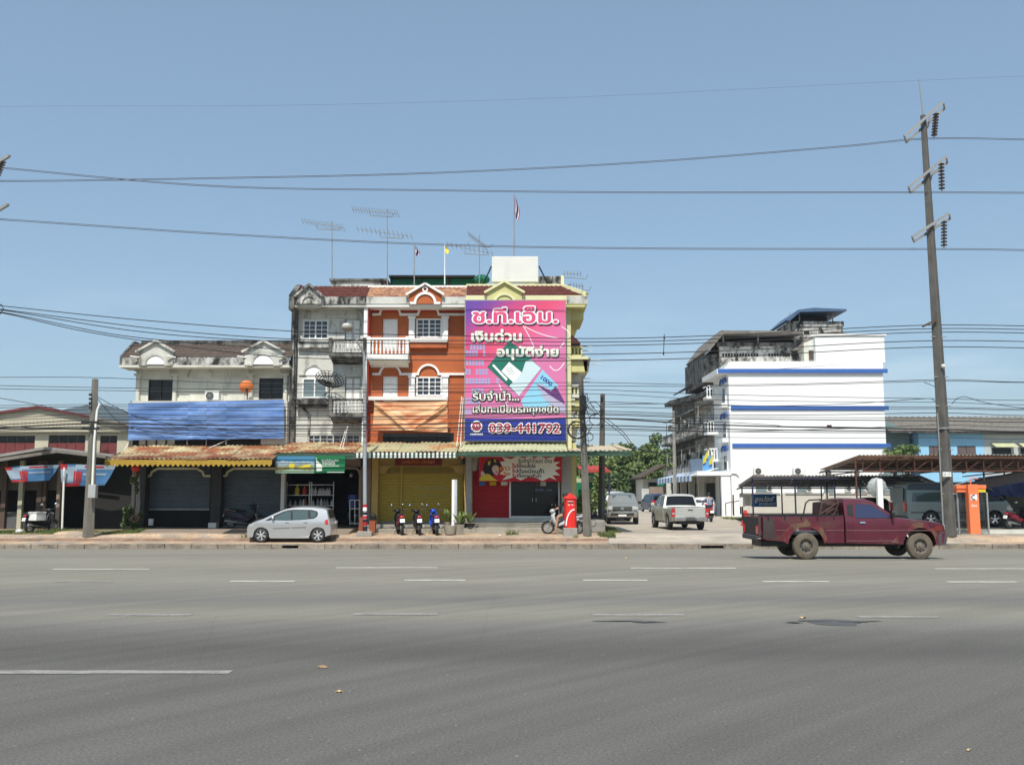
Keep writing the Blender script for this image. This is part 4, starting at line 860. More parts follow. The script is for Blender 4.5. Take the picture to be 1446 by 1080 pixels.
for b_, a, c, t_, bo in (('ยินดีต้อนรับ', 454, 478, 648, 651), ('เกษตรกร', 455, 473, 652, 655.5), ('ศูนย์รวมเคมีเกษตร', 455, 479, 656.5, 659)):
    text_mesh(b_, X(a, 655, Yg), X(c, 655, Yg), Z(bo, Yg), Z(t_, Yg), Yg - .006, M_('p_cream'), GB, off=.03)
ob('printed_strip', MB().box(X(462, 666, Yg), X(486, 666, Yg), Yg - .006, Yg - .003, Z(667, Yg), Z(665.8, Yg)), M_('p_cream'), GB)
# ---- cloth banners and tarpaulins
def cloth(name, label, cat, c, Y, m, fold, nx=36, ny=14, group=None, par=None, off=0):
    "c: four photograph corners (top left, top right, bottom right, bottom left); fold(u, v) -> depth offset"
    g = MB(); V = {}
    for i in range(nx + 1):
        for j in range(ny + 1):
            u, v = i / nx, j / ny
            px = (c[0][0] * (1 - u) + c[1][0] * u) * (1 - v) + (c[3][0] * (1 - u) + c[2][0] * u) * v
            py = (c[0][1] * (1 - u) + c[1][1] * u) * (1 - v) + (c[3][1] * (1 - u) + c[2][1] * u) * v
            q = P(px, py, Y); V[i, j] = (q.x, Y + fold(u, v) + off, q.z)
    for i in range(nx):
        for j in range(ny): g.face(V[i, j], V[i + 1, j], V[i + 1, j + 1], V[i, j + 1])
    o = ob(name, g, m, par, label, cat, group, smooth=80); return o
wv = lambda a, b, c, s: (lambda u, v: s * (math.sin(a * u + b * v) + .6 * math.sin(2.3 * a * u - c * v + 1)))
tp = T('tarpaulin', 'long faded blue tarpaulin covering the balcony of the low white shophouse', 'tarpaulin', (X(291, 595, 41), 41, Z(620, 41)))
ed = [181, 265, 292, 320, 401]
for a, b in zip(ed, ed[1:]):
    def tf(a=a, b=b): return lambda u, v: .02 * math.sin((a + (b - a) * u) * .35 + v * 2) + .03 * math.sin(v * 9 + (a + (b - a) * u) * .05) + .012 * math.sin(v * 31 + 3 * u)
    yt = lambda px: 569.5 - 5 * (px - 181) / 220; ybm = lambda px: 621.5 - 2.5 * (px - 181) / 220
    cloth('panel', None, None, [(a, yt(a)), (b, yt(b)), (b, ybm(b)), (a, ybm(a))], 41.0, MT['blue_tarp'], tf(), max(6, int((b - a) / 4)), 24, par=tp)
g = MB()
for px in (183, 265, 292, 320, 399): g.cyl((X(px, 600, 41.1), 41.12, Z(628, 41.1)), (X(px, 600, 41.1), 41.12, Z(566, 41.1)), .025)
g.cyl((X(181, 568, 41.1), 41.10, Z(569.5, 41.1)), (X(401, 564, 41.1), 41.10, Z(564, 41.1)), .02)
ob('frame', g, MT['dull_steel'], tp)
D('orange_cloth', (.74, .42, .22), .5, var=.10, second=(.58, .17, .06), s2=(.5, .62), s2scale=(.6, 1, 2.5))  # pale and deep orange patches stand in for lit and shaded folds
D('pale_cloth', (.80, .45, .22), .45, var=.05)
def vfold(u, v):
    t = 1 - abs(2 * u - 1); d = v - t * 1.05
    return -.10 * math.exp(-(d * 9) ** 2) - .04 * math.exp(-((v - .55 * t - .1) * 14) ** 2) - .03 * math.exp(-((v - .25) * 14) ** 2) * math.sin(8 * u + 1) + .02 * math.sin(30 * u * v)
oc = cloth('cloth_banner', 'sagging orange cloth banner tied below the lower windows of the orange shophouse', 'banner', [(529, 568), (632, 566), (632, 610), (526, 607)], 41.3, MT['orange_cloth'], vfold, 60, 30)
for a, b, w_ in (((533, 571), (575, 608), .05), ((630, 572), (585, 603), .05)):
    stroke('fold', [a, b], w_, 41.17, MT['pale_cloth'], oc)  # flat pale strips painting the highlights along the diagonal folds
text_mesh('โทร. 089-8331808', P(590, 605, 41.2).x, P(628, 605, 41.2).x, PZ(606.5, 41.2), PZ(603, 41.2), 41.16, MT['pale_cloth'], oc)
g = MB()
rope = lambda a, b, Y: MB().cyl(P(*a, Y), P(*b, Y), .012, .012, 5)
for (a, b) in (((529, 568), (527, 560)), ((632, 566), (632, 560))): ob('cord', rope(a, b, 41.3), MT['white_paint'], oc)
# striped banners on the house at the left
flat('b_blue', (.055, .15, .30)); flat('b_pale', (.24, .31, .38)); flat('b_red', (.34, .02, .025))
def promo(cs, label, Y):
    (a, b, c, d) = cs; f = wv(7, 3, 5, .03); o = T('cloth_banner', label, 'banner', (P(*a, Y).x, Y, PZ(c[1], Y)), 'banners on the left house')
    def sub(u0, u1, v0, v1, m, off, nm):
        def pt(u, v): return ((a[0] * (1 - u) + b[0] * u) * (1 - v) + (d[0] * (1 - u) + c[0] * u) * v, (a[1] * (1 - u) + b[1] * u) * (1 - v) + (d[1] * (1 - u) + c[1] * u) * v)
        cloth(nm, None, None, [pt(u0, v0), pt(u1, v0), pt(u1, v1), pt(u0, v1)], Y, m, lambda u, v: f(u0 + (u1 - u0) * u, v0 + (v1 - v0) * v), 12, 8, par=o, off=off)
    sub(0, 1, 0, 1, M_('b_blue'), 0, 'banner_sheet'); sub(.28, 1, 0, .22, M_('b_pale'), -.008, 'printed_strip'); sub(0, .32, .1, .8, M_('b_pale'), -.010, 'printed_field')
    for k in range(4): sub(.26 + .045 * k, .295 + .045 * k, .3, .85, M_('b_red'), -.016, 'printed_bar')
    sub(0, .42, .86, 1, M_('b_red'), -.016, 'printed_strip'); sub(0, .12, 0, .22, M_('b_red'), -.018, 'printed_patch'); sub(.45, .8, .05, .15, M_('b_red'), -.014, 'printed_strip'); sub(.45, .9, .4, .5, M_('b_pale'), -.014, 'printed_strip')
promo([(6, 659), (84, 656), (70, 678), (17, 681)], 'limp blue banner with red bars, nearer the left edge of the photo', 43.5)
promo([(85, 655), (164, 657), (148, 685), (87, 687)], 'blue banner with red bars hanging behind the concrete pole', 43.2)
# ---- roof: sign box, terraces, flags, antennas
sg = T('sign_box', 'blank white box sign standing on the roof edge', 'sign', (X(727, 380, 42.6), 42.6, Z(398, 42.6)))
ob('board', MB().box(X(694.5, 380, 42.6), X(760, 380, 42.6), 42.55, 42.9, Z(398, 42.6), Z(362.5, 42.6)), mat('sign_face', (.66, .66, .62), .7, var=.04, grime=.25, gcol=(.3, .3, .27), glow=.6), sg, bevel=.02)
for a, b in (((694, 376), (680, 401)), ((761, 376), (776, 400))): ob('strut', MB().cyl(P(*a, 42.8), P(*b, 42.8) + Vector((0, .6, 0)), .035, .035, 6), MT['black'], sg)
rt = T('roof_terrace', 'low grey roof parapet behind the red tiles of the grey shophouse', 'parapet', (X(495, 398, 45), 45, Z(404, 45)))
ob('wall', MB().box(X(467, 398, 45), X(547, 398, 45), 45, 49, Z(420, 45), Z(397, 45)), MT['mould_white'], rt); ob('coping', MB().box(X(465, 398, 44.9), X(547, 398, 44.9), 44.9, 49.1, Z(397, 45) + .002, Z(394, 45)), MT['mould_dark'], rt)
rt = T('roof_shed', 'dark flat-roofed shed wrapped in green netting on the roof', 'shed', (X(620, 395, 46), 46, Z(404, 46)))
ob('roof', MB().box(X(549, 390, 45.6), X(671, 390, 45.6), 45.6, 49, Z(391, 45.6), Z(388.5, 45.6)), MT['black'], rt)
for a, b in ((552, 592), (594, 632), (634, 670)): ob('net', MB().box(X(a, 396, 46), X(b, 396, 46), 46, 46.04, Z(406, 46), Z(391, 46)), MT['green_net'], rt)
g = MB(); 
for px in (551, 593, 633, 671): ob('post', MB().box(X(px, 396, 45.9), X(px, 396, 45.9) + .06, 45.92, 45.98, Z(410, 46), Z(391, 46)), MT['black'], rt)
ob('roof_bundle', MB().ball(P(680, 395, 45.5), .32, 10, (1.3, 1, .8)), MT['green_net'], None, 'bundle of green netting beside the roof shed', 'netting', smooth=60)
rt = ob('roof_parapet', MB().box(X(742, 394, 44), X(794, 394, 44), 44, 48, Z(410, 44), Z(390, 44)), MT['mould_white'], None, 'stained parapet on the roof right of the blank white sign', 'parapet')
def flag(px, y0, y1, pole_b, fw, kind, label, Y=43.5, dirx=1):
    f = T('flag', label, 'flag', P(px, pole_b, Y)); ob('flagpole', MB().cyl(P(px, pole_b, Y), P(px, y0 - 2, Y), .03, .018, 8), MT['dull_steel'] if kind else MT['white_paint'], f)
    n = 5 if kind else 1; ms = ['b_red', 'p_white', 'p_navy', 'p_white', 'b_red'] if kind else ['p_yellow']; wts = [1, 1, 2, 1, 1] if kind else [1]
    tot = sum(wts); acc = 0
    for k in range(n):                    # the cloth hangs, so its stripes run down along the pole
        u0, u1 = acc / tot, (acc + wts[k]) / tot; acc += wts[k]; g = MB(); prev = None
        for j in range(13):
            v = j / 12; 
            def pt(u):
                pxx = px + dirx * (1 + u * fw * (.55 + .45 * math.sin(v * 3.1))); pyy = y0 + (y1 - y0) * (v * (.72) + .28 * u); q = P(pxx, pyy, Y); return (q.x, Y + .10 * math.sin(u * 7 + v * 4), q.z)
            cur = (pt(u0), pt(u1))
            if prev: g.face(prev[0], prev[1], cur[1], cur[0])
            prev = cur
        ob('stripe', g, M_(ms[k]), f, smooth=80)
    return f
flag(726, 276, 314, 362, 7, 1, 'Thai flag hanging limp on the tallest pole above the blank white sign', 42.9)
flag(585, 347, 363, 403, 7, 1, 'small Thai flag on a white pole above the orange shophouse')
flag(628, 346, 360, 402, 5, 0, 'small yellow flag on a white pole between the two Thai flags')
def yagi(px, yb_, booms, label, Y=44.5):
    a = T('tv_antenna', label, 'antenna', P(px, yb_, Y), 'television antennas on the roof'); top = min(min(q[1], q[3]) for q in booms)
    ob('mast', MB().cyl(P(px, yb_, Y), P(px, top, Y), .028, .02, 6), MT['dull_steel'], a)
    for (x0, y0, x1, y1, n, lng) in booms:
        p, q = P(x0, y0, Y), P(x1, y1, Y); g = MB().cyl(p, q, .016, .016, 5)
        for k in range(n + 1):
            c_ = p.lerp(q, k / n); l_ = lng * (.5 + .5 * k / n); g.cyl(c_ + Vector((-.12 * l_, -l_ * .6, .11)), c_ + Vector((.12 * l_, l_ * .6, -.11)), .010, .010, 4)
        m_ = p.lerp(q, .62); g.tube([m_ + Vector((-.55, 0, .0)), m_ + Vector((-.5, 0, -.18)), m_ + Vector((.55, 0, -.24)), m_ + Vector((.62, 0, -.05))], .018, 4)
        ob('boom', g, MT['dull_steel'], a)
yagi(469, 395, [(427, 312, 485, 322, 14, .5)], 'lone television antenna farthest left on the roof')
yagi(547, 403, [(498, 295.5, 562, 302, 16, .5), (505, 323, 581, 334, 12, .35)], 'tall television antenna with two booms above the red tiles')
yagi(677, 402, [(662, 331, 686, 349, 10, .5), (632, 345, 695, 358, 10, .3)], 'television antenna beside the left edge of the blank white sign')
yagi(797, 390, [(797, 386, 820, 387, 5, .2)], 'little horizontal antenna at the right end of the roof', 44)
yagi(823, 415, [(806, 402, 822, 404, 4, .2)], 'small antenna over the eave corner', 44)
# ---- things on the facades
def ac(px, py, Y, w_, h_, label, group=None, d=.35):
    a, b = P(px - w_ / 2, py, Y), P(px + w_ / 2, py, Y); z0, z1 = PZ(py + h_ / 2, Y), PZ(py - h_ / 2, Y)
    o = T('air_conditioner', label, 'air conditioner', ((a.x + b.x) / 2, Y, z0), group)
    ob('casing', MB().box(a.x, b.x, Y, Y + d, z0, z1), MT['white_trim'], o, bevel=.02); r = min((z1 - z0) * .42, (b.x - a.x) * .33); cx = a.x + (b.x - a.x) * .36; cz = (z0 + z1) / 2
    ob('fan_guard', MB().lathe([(0, -.02), (r, -.02), (r, .0)], (cx, Y, cz), 16, 'y'), MT['black'], o)
    g = MB()
    for k in range(3): arch(g, cx, cz, r * (.3 + .3 * k), .012, Y - .035, Y - .022, 14, 0, 360)
    for k in range(4): t = math.pi * k / 4; g.bar((cx - r * math.cos(t), Y - .03, cz - r * math.sin(t)), (cx + r * math.cos(t), Y - .03, cz + r * math.sin(t)), .015)
    ob('grille', g, MT['dull_steel'], o); return o
ac(299, 558.5, 41.35, 20, 13, 'white air conditioner unit on the balcony above the blue tarpaulin')
def dish(px, py, Y, r, tilt, m, label, yaw=0, mast=None):
    o = T('satellite_dish', label, 'satellite dish', P(px, py + mast, Y) if mast else P(px, py, Y)); c_ = P(px, py, Y); g = MB(); n = 20; rot = Matrix.Rotation(yaw, 3, 'Z') @ Matrix.Rotation(tilt, 3, 'X')
    i0 = 0; rings = 6
    for k in range(rings + 1):
        q = r * k / rings
        for j in range(n): a = 2 * math.pi * j / n; g.v.append(tuple(c_ + rot @ Vector((q * math.cos(a), .35 * q * q / r, q * math.sin(a)))))
    for k in range(rings):
        for j in range(n): a = k * n + j; b = k * n + (j + 1) % n; g.f.append((a, b, b + n, a + n))
    d = ob('reflector', g, m, o, smooth=60)
    ob('feed_arm', MB().cyl(c_ + rot @ Vector((0, .3 * r, -r * .9)), c_ + rot @ Vector((0, -r * .9, 0)), .015, .015, 5), MT['black'], o); ob('feed', MB().cyl(c_ + rot @ Vector((0, -r * .85, 0)), c_ + rot @ Vector((0, -r * 1.0, 0)), .05, .05, 8), MT['black'], o)
    if mast: ob('mast', MB().cyl(c_ + Vector((0, .12, 0)), P(px, py + mast, Y) + Vector((0, .12, 0)), .025, .025, 6), MT['black'], o)
    return d
dish(348, 547, 41.4, .30, R(25), flat('dish_orange', (.85, .25, .08)), 'small orange satellite dish above the blue tarpaulin', R(20), 17)
md = dish(464, 541, 41.2, .63, R(60), mat('mesh_dish', (.022, .028, .026), .7), 'large black mesh satellite dish in front of the grey shophouse', R(-14), 28)
wf = md.modifiers.new('mesh', 'WIREFRAME'); wf.thickness = .034
ob('wire_coil', MB(), None) if 0 else None
# street lamp with striped foot
sl = T('street_lamp', 'slim grey street lamp with a red, white and black striped foot', 'street lamp', P(515, 753, 38.3))
b0 = P(515.5, 754, 38.3); b1 = P(515, 560, 38.3)
ob('pole', MB().tube([b0, b1, P(514, 500, 38.3), P(510, 492, 38.2), P(502, 478, 38.0), P(496, 467, 37.9)], [.085, .07, .055, .045, .035, .03], 10), mat('lamp_grey', (.36, .39, .41), .5, .3, var=.1), sl, smooth=50)
for k, (a, b, m) in enumerate([(712, 716, 'p_red'), (716, 721, 'p_white'), (723, 727, 'p_dark'), (727, 732, 'p_white'), (728, 732, 'p_red'), (733, 737, 'p_dark'), (737, 742, 'b_red'), (743, 751, 'p_dark')]):
    ob('painted_band', MB().cyl(P(515.4, b, 38.3), P(515.4, a, 38.3), .086 + .001 * k, .084 + .001 * k, 14), M_(m), sl, smooth=50)
ob('base', MB().box(b0.x - .3, b0.x + .3, 38.05, 38.55, b0.z - .1, b0.z + .12), MT['concrete'], sl, bevel=.03)
lh = P(490.5, 463, 37.75); ob('lamp_head', MB().ball(lh, .22, 12, (1.1, 1.5, .75)), MT['plant_pot'], sl, smooth=60); ob('lamp_cover', MB().ball(lh + Vector((-.02, 0, .07)), .19, 12, (1, 1.4, .6)), MT['white_paint'], sl, smooth=60)
# white board on edge, planters, boxes
wb = T('sign_post', 'tall narrow white board standing edge-on in front of the yellow shutter', 'sign', P(641, 740, 38.8)); q = P(641, 740, 38.8)
ob('board', MB().box(P(638, 700, 38.8).x, P(641.8, 700, 38.8).x, 38.8, 38.85, PZ(748, 38.8), PZ(677, 38.8)), MT['white_paint'], wb); ob('board_side', MB().box(P(641.8, 700, 38.8).x + .001, P(645, 700, 38.8).x, 38.84, 39.6, PZ(738, 38.9), PZ(677, 38.9)), mat('board_grey', (.45, .48, .50), .6), wb)
def pot(px, py, Y, r, h, label, m='plant_pot', plant=None, sq=False):
    o = T('plant_pot', label, 'plant pot', P(px, py, Y), 'plant pots on the pavement'); c_ = P(px, py, Y)
    prof = [(0, 0), (r * .75, 0), (r, h), (r * .93, h), (r * .88, h * .85), (0, h * .85)]
    ob('pot', MB().lathe(prof, c_, 4 if sq else 14), MT[m], o, smooth=30)
    if plant:
        g = MB(); rr = random.Random(int(px))
        for k in range(plant):
            a = rr.uniform(0, 6.28); l_ = rr.uniform(.25, .6); t = rr.uniform(.15, .8); p0 = c_ + Vector((0, 0, h * .85)); p1 = p0 + Vector((math.cos(a) * l_ * t, math.sin(a) * l_ * t, l_)); s_ = Vector((-math.sin(a), math.cos(a), 0)) * rr.uniform(.04, .08)
            mdp = p0.lerp(p1, .6) + Vector((0, 0, .05)); g.face(p0, mdp + s_, p1, mdp - s_)
        ob('leaves', g, MT['leaf_light'], o)
    return o
pot(635.5, 754, 38.6, .27, .34, 'round grey stone pot left of the white edge-on board'); pot(648, 755, 38.7, .22, .42, 'square grey pot with a leafy plant right of the white edge-on board', plant=30, sq=True)
pot(632, 743, 39.2, .14, .18, 'small pot with pale yellow leaves behind the round stone pot', plant=16)
pot(664, 744, 40.2, .22, .15, 'low dark pot with thin leaves at the foot of the grey pillar', 'black', 22); pot(653, 744, 40.2, .18, .15, 'dark pot on the step behind the square pot', 'black', 18)
flat('brick_red', (.26, .07, .035), .8)
for k, (a, b, t_, bo, lab) in enumerate(((507, 513, 730, 752, 'leaning rusty red board left of the striped lamp foot'), (521, 530, 734, 753, 'rusty red metal bin right of the striped lamp foot'))):
    o = T('rusty_bin' if k else 'rusty_board', lab, 'bin' if k else 'board', P((a + b) / 2, bo, 38.4)); p_, q_ = P(a, bo, 38.4), P(b, t_, 38.4)
    if k: ob('box', MB().prism([(p_.x + .02, p_.z), (q_.x - .02, p_.z), (q_.x, q_.z), (p_.x, q_.z)], 38.4, 38.75), M_('brick_red'), o); ob('rim', MB().box(p_.x - .02, q_.x + .02, 38.38, 38.77, q_.z, q_.z + .04), MT['black'], o)
    else: ob('board', MB().prism([(p_.x - .05, p_.z), (q_.x, p_.z), (q_.x, q_.z), (q_.x - .12, q_.z)], 38.4, 38.46), M_('brick_red'), o)
    if k: ob('bag', MB().ball(Vector(((p_.x + q_.x) / 2, 38.6, q_.z + .12)), .15, 8), MT['black'], o)
# shelf with bottles in the open shop, rack and blue drum, hanging lantern
sh = T('shop_shelf', 'metal shelf rack lined with bottles in the dark open shop', 'shelf', P(440, 735, 42.9)); g = MB(); Ysf = 42.8
for py in (684, 698.5, 713.5, 728): 
    if py > 684: ob('shelf_board', MB().box(X(404, py, Ysf), X(470, py, Ysf), Ysf, Ysf + .4, Z(py, Ysf) - .03, Z(py, Ysf)), MT['steel'], sh)
    else: ob('top_rail', MB().box(X(404, py, Ysf), X(470, py, Ysf), Ysf, Ysf + .03, Z(py, Ysf) - .03, Z(py, Ysf)), MT['steel'], sh)
for px in (404, 436, 439, 470): ob('post', MB().box(X(px, 710, Ysf), X(px, 710, Ysf) + .035, Ysf - .01, Ysf + .03, .17, Z(680, Ysf)), MT['steel'], sh)
cols = [('yellow', (.55, .38, .03)), ('red', (.45, .04, .03)), ('white', (.5, .5, .5)), ('grey', (.22, .23, .25)), ('amber', (.20, .09, .04))]
for n_, c_ in cols: flat('bt_' + n_, c_, .4)
rr = random.Random(11); cnt = {}; ordw = ['leftmost', 'second', 'third', 'fourth', 'fifth', 'sixth', 'seventh', 'eighth', 'ninth', 'tenth']
items = [(419.5, 0, 0, 1.7), (430, 0, 1, 1.5)] + [(x, 0, 2, rr.uniform(.8, 1.25)) for x in (438.5, 441.5, 445.5, 450.5, 453, 456, 459, 462, 465)] + [(x, 1, rr.choice((2, 3, 3, 4)), rr.uniform(.8, 1.2)) for x in (409.5, 417, 428.5, 431, 438, 442, 448.5, 453.5, 458, 462)] + [(468.5, 1, 2, .9), (424, 1, 3, 1.0)]
for k, (px, row, ci, s_) in enumerate(items):
    py = (698.5, 713.5)[row]; c_ = P(px, py, Ysf + .12); r_ = .065 * (s_ if s_ > 1.4 else 1); h = .28 * s_
    kk = (ci, row); cnt[kk] = cnt.get(kk, 0) + 1
    lab = {0: 'big yellow bottle on the upper shelf', 1: 'red bottle on the upper shelf next to the yellow one'}.get(ci, '%s %s bottle%s on the %s shelf of the dark shop' % (ordw[cnt[kk] - 1], cols[ci][0], '' if cnt[kk] == 1 else ' from the left', ('upper', 'lower')[row]))
    ob('bottle', MB().lathe([(0, 0), (r_, 0), (r_, h * .6), (r_ * .4, h * .78), (r_ * .4, h), (0, h)], c_, 10), M_('bt_' + cols[ci][0]), None, lab, 'bottle', 'bottles on the shop shelf', smooth=40)
rk = T('wire_rack', 'white metal rack in the doorway of the dark open shop', 'rack', P(501, 741, 42)); g = MB()
for px in (494, 501, 508): g.cyl(P(px, 741, 41.9), P(px, 706, 41.9), .015, .015, 5)
for py in (706, 718, 739): g.cyl(P(494, py, 41.9), P(508, py, 41.9), .015, .015, 5)
ob('frame', g, MT['white_paint'], rk)
ob('fan', MB().lathe([(.32, -.05), (.34, 0), (.32, .05), (.30, 0), (.32, -.05)], P(502, 728, 42.3), 16, 'y').ball(P(502, 728, 42.3), .08, 8), MT['steel'], None, 'round metal fan behind the white rack', 'fan')
ob('blue_drum', MB().lathe([(0, 0), (.28, 0), (.3, .3), (.28, .55), (0, .55)], P(500, 716, 42.7), 14), mat('drum_blue', (.02, .05, .20), .4), None, 'dark blue plastic drum at the back of the white rack', 'drum', smooth=40)
ob('bulb', MB().ball(P(496, 671, 43.5), .09, 8), MT['white_paint'], None, 'round white lamp globe hanging in the dark open shop', 'lamp')
ln = T('lantern', 'red paper lantern hanging at the left end of the scalloped canopy', 'lantern', P(191, 667, 40)); ob('shade', MB().ball(P(191.5, 661, 40), .17, 10, (1.15, 1.15, .85)), MT['lantern_red'], ln, smooth=60); ob('cord', MB().cyl(P(191.5, 656, 40), P(191.5, 650, 40), .012), MT['black'], ln); ob('tassel', MB().cyl(P(191.5, 666, 40), P(191.5, 672, 40), .02, .035), MT['lantern_red'], ln)
ob('paint_bucket', MB().lathe([(0, 0), (.10, 0), (.12, .28), (.1, .28), (.09, .05)], P(213, 741.5, 41.6), 14), MT['white_paint'], None, 'small white bucket by the half open grey shutter', 'bucket', smooth=40)
ob('clay_ring', MB().lathe([(.11, -.12), (.17, -.12), (.17, .12), (.11, .12), (.11, -.12)], P(192, 732, 40.6), 14, 'y'), mat('clay', (.16, .09, .06), .9), None, 'brown clay ring lying by the pillar at the left end', 'pipe', smooth=40)
ob('slippers', MB().box(P(746, 735, 41.5).x, P(750, 735, 41.5).x, 41.3, 41.5, .42, .48), MT['black'], None, 'pair of black slippers on the step before the glass door', 'slippers') if 0 else None
# banner supports: loose rods on the canopies
for a, b, lab in (((162, 657), (187, 616), 'pale stay rod rising from the left end of the scalloped canopy'), ((260, 648), (333, 616), 'pale stay rod lying slanted across the middle of the rusty canopy'), ((478, 640), (490, 600), 'left of two pale stay rods left of the street lamp'), ((482, 640), (491, 602), 'right of two pale stay rods left of the street lamp'), ((645, 630), (652, 560), 'left of two pale stay rods beside the left edge of the billboard'), ((650, 630), (654, 562), 'right of two pale stay rods beside the left edge of the billboard')):
    ob('stay_rod', MB().cyl(P(*a, 40.3), P(*b, 41.4 if b[1] > 600 else 41.8), .016, .016, 5), MT['white_trim'], None, lab, 'rod', 'stay rods of the canopies')
ls = ob('wall_lamp', MB().box(X(651, 650, 41.9), X(656, 650, 41.9), 41.9, 42.1, Z(655, 41.9), Z(648, 41.9)), MT['black'], None, 'black box lamp on the pillar between yellow and red shutters', 'lamp')
# ================================================================ VEHICLES
class Car:
    """side outline (x forward, z up) turned into a body: bisected into a grid, then bulged and rounded by hw()"""
    def __init__(s, W, L, zb, zt, tumble=.2, nose=.10, tail=.06, crown=.05, root=None):
        s.W = W; s.L = L; s.zb = zb; s.zt = zt; s.tu = tumble; s.no = nose; s.ta = tail; s.cr = crown; s.root = root
    def hw(s, x, z):
        w = s.W / 2; 
        if z > s.zb: w *= 1 - s.tu * ((z - s.zb) / (s.zt - s.zb)) ** 1.15
        else: w *= 1 - .05 * max(0, (s.zb - z) / s.zb - .25) ** 1.5 * 2 - .015 * (1 - math.cos(6.28 * (s.zb - z) / s.zb)) * .5
        f = max(0, (x - s.L * .30) / (s.L * .2)); b = max(0, (-x - s.L * .34) / (s.L * .16))
        return w * (1 - s.no * f ** 2.2) * (1 - s.ta * b ** 2.2)
    def map(s, x, y, z, off=0):
        "y in -1..1"
        yy = y * (s.hw(x, z) + off); zz = z - (s.cr * abs(y) ** 3.5 if z > s.zb - .12 else 0)
        f = max(0, (abs(x) - s.L * .40) / (s.L * .1)); xx = x - math.copysign(1, x) * .10 * f * abs(y) ** 3
        return (xx, yy, zz)
    def body(s, outline, m, name='body', par=None, smooth=32, bev=.03, y0=-1, y1=1):
        bm = bmesh.new(); n = len(outline)
        A_ = [bm.verts.new((x, y0, z)) for x, z in outline]; B_ = [bm.verts.new((x, y1, z)) for x, z in outline]
        bm.faces.new(A_); bm.faces.new(list(reversed(B_)))
        for k in range(n): bm.faces.new((A_[k], B_[k], B_[(k + 1) % n], A_[(k + 1) % n]))
        xs = [v[0] for v in outline]; zs = [v[1] for v in outline]
        def cut(co, no): bmesh.ops.bisect_plane(bm, geom=bm.verts[:] + bm.edges[:] + bm.faces[:], plane_co=co, plane_no=no, dist=1e-5)
        for y in (-.97, -.9, -.75, -.4, 0, .4, .75, .9, .97):
            if y0 < y < y1: cut((0, y, 0), (0, 1, 0))
        k = min(xs) + .12
        while k < max(xs): cut((k, 0, 0), (1, 0, 0)); k += .22
        k = min(zs) + .08
        while k < max(zs): cut((0, 0, k), (0, 0, 1)); k += .11
        cut((0, 0, s.zb), (0, 0, 1))
        bmesh.ops.recalc_face_normals(bm, faces=bm.faces)
        for v in bm.verts: v.co = s.map(*v.co)
        me = bpy.data.meshes.new(name); bm.to_mesh(me); bm.free(); me.shade_smooth(); me.set_sharp_from_angle(angle=R(smooth)); me.materials.append(m)
        return ob(name, me, None, par or s.root)
    def side(s, poly, m, name, sd=(-1, 1), off=.006, th=.03, label=None, par=None, ylim=1.0):
        "panel lying on the body side, following its shape"
        out = []
        for d in sd:
            bm = bmesh.new(); f = bm.faces.new([bm.verts.new((x, 0, z)) for x, z in poly])
            xs = [v[0] for v in poly]; zs = [v[1] for v in poly]
            def cut(co, no): bmesh.ops.bisect_plane(bm, geom=bm.verts[:] + bm.edges[:] + bm.faces[:], plane_co=co, plane_no=no, dist=1e-5)
            k = min(xs) + .12
            while k < max(xs): cut((k, 0, 0), (1, 0, 0)); k += .22
            k = min(zs) + .08
            while k < max(zs): cut((0, 0, k), (0, 0, 1)); k += .11
            r = bmesh.ops.extrude_face_region(bm, geom=bm.faces[:]); top = [e for e in r['geom'] if isinstance(e, bmesh.types.BMVert)]; ts = set(top)
            for v in bm.verts: v.co = s.map(v.co.x, d * ylim, v.co.z, off if v in ts else off - th)
            bmesh.ops.recalc_face_normals(bm, faces=bm.faces); me = bpy.data.meshes.new(name); bm.to_mesh(me); bm.free(); me.materials.append(m); me.shade_smooth(); me.set_sharp_from_angle(angle=R(32))
            out.append(ob(name, me, None, par or s.root, label))
        return out
    def cross(s, p, q, m, name, y0=-.86, y1=.86, off=.008, th=.02, par=None, n=8, pin=0, label=None):
        "panel across the car between outline points p and q (each (x, z)); pin narrows it at q"
        dx, dz = q[0] - p[0], q[1] - p[1]; d = math.hypot(dx, dz); nx, nz = -dz / d, dx / d
        g = MB(); rows = []
        for t in (0, .5, 1):
            row = []
            for k in range(n + 1):
                y = (y0 + (y1 - y0) * k / n); y *= 1 - pin * t; x, z = p[0] + dx * t, p[1] + dz * t; a = s.map(x, y, z); row.append(((a[0] + nx * off, a[1], a[2] + nz * off), (a[0] + nx * (off - th), a[1], a[2] + nz * (off - th))))
            rows.append(row)
        for a, b in zip(rows, rows[1:]):
            for k in range(n):
                g.face(a[k][0], a[k + 1][0], b[k + 1][0], b[k][0]); g.face(a[k][1], b[k][1], b[k + 1][1], a[k + 1][1])
        for e in (0, n):
            for a, b in zip(rows, rows[1:]): g.face(a[e][0], b[e][0], b[e][1], a[e][1])
        for r_ in (rows[0], rows[-1]):
            for k in range(n): g.face(r_[k][0], r_[k][1], r_[k + 1][1], r_[k + 1][0])
        return ob(name, g, m, par or s.root, label, smooth=32)
def arc_pts(cx, cz, r, a0, a1, n=12): return [(cx + r * math.cos(R(a0 + (a1 - a0) * k / n)), cz + r * math.sin(R(a0 + (a1 - a0) * k / n))) for k in range(n + 1)]
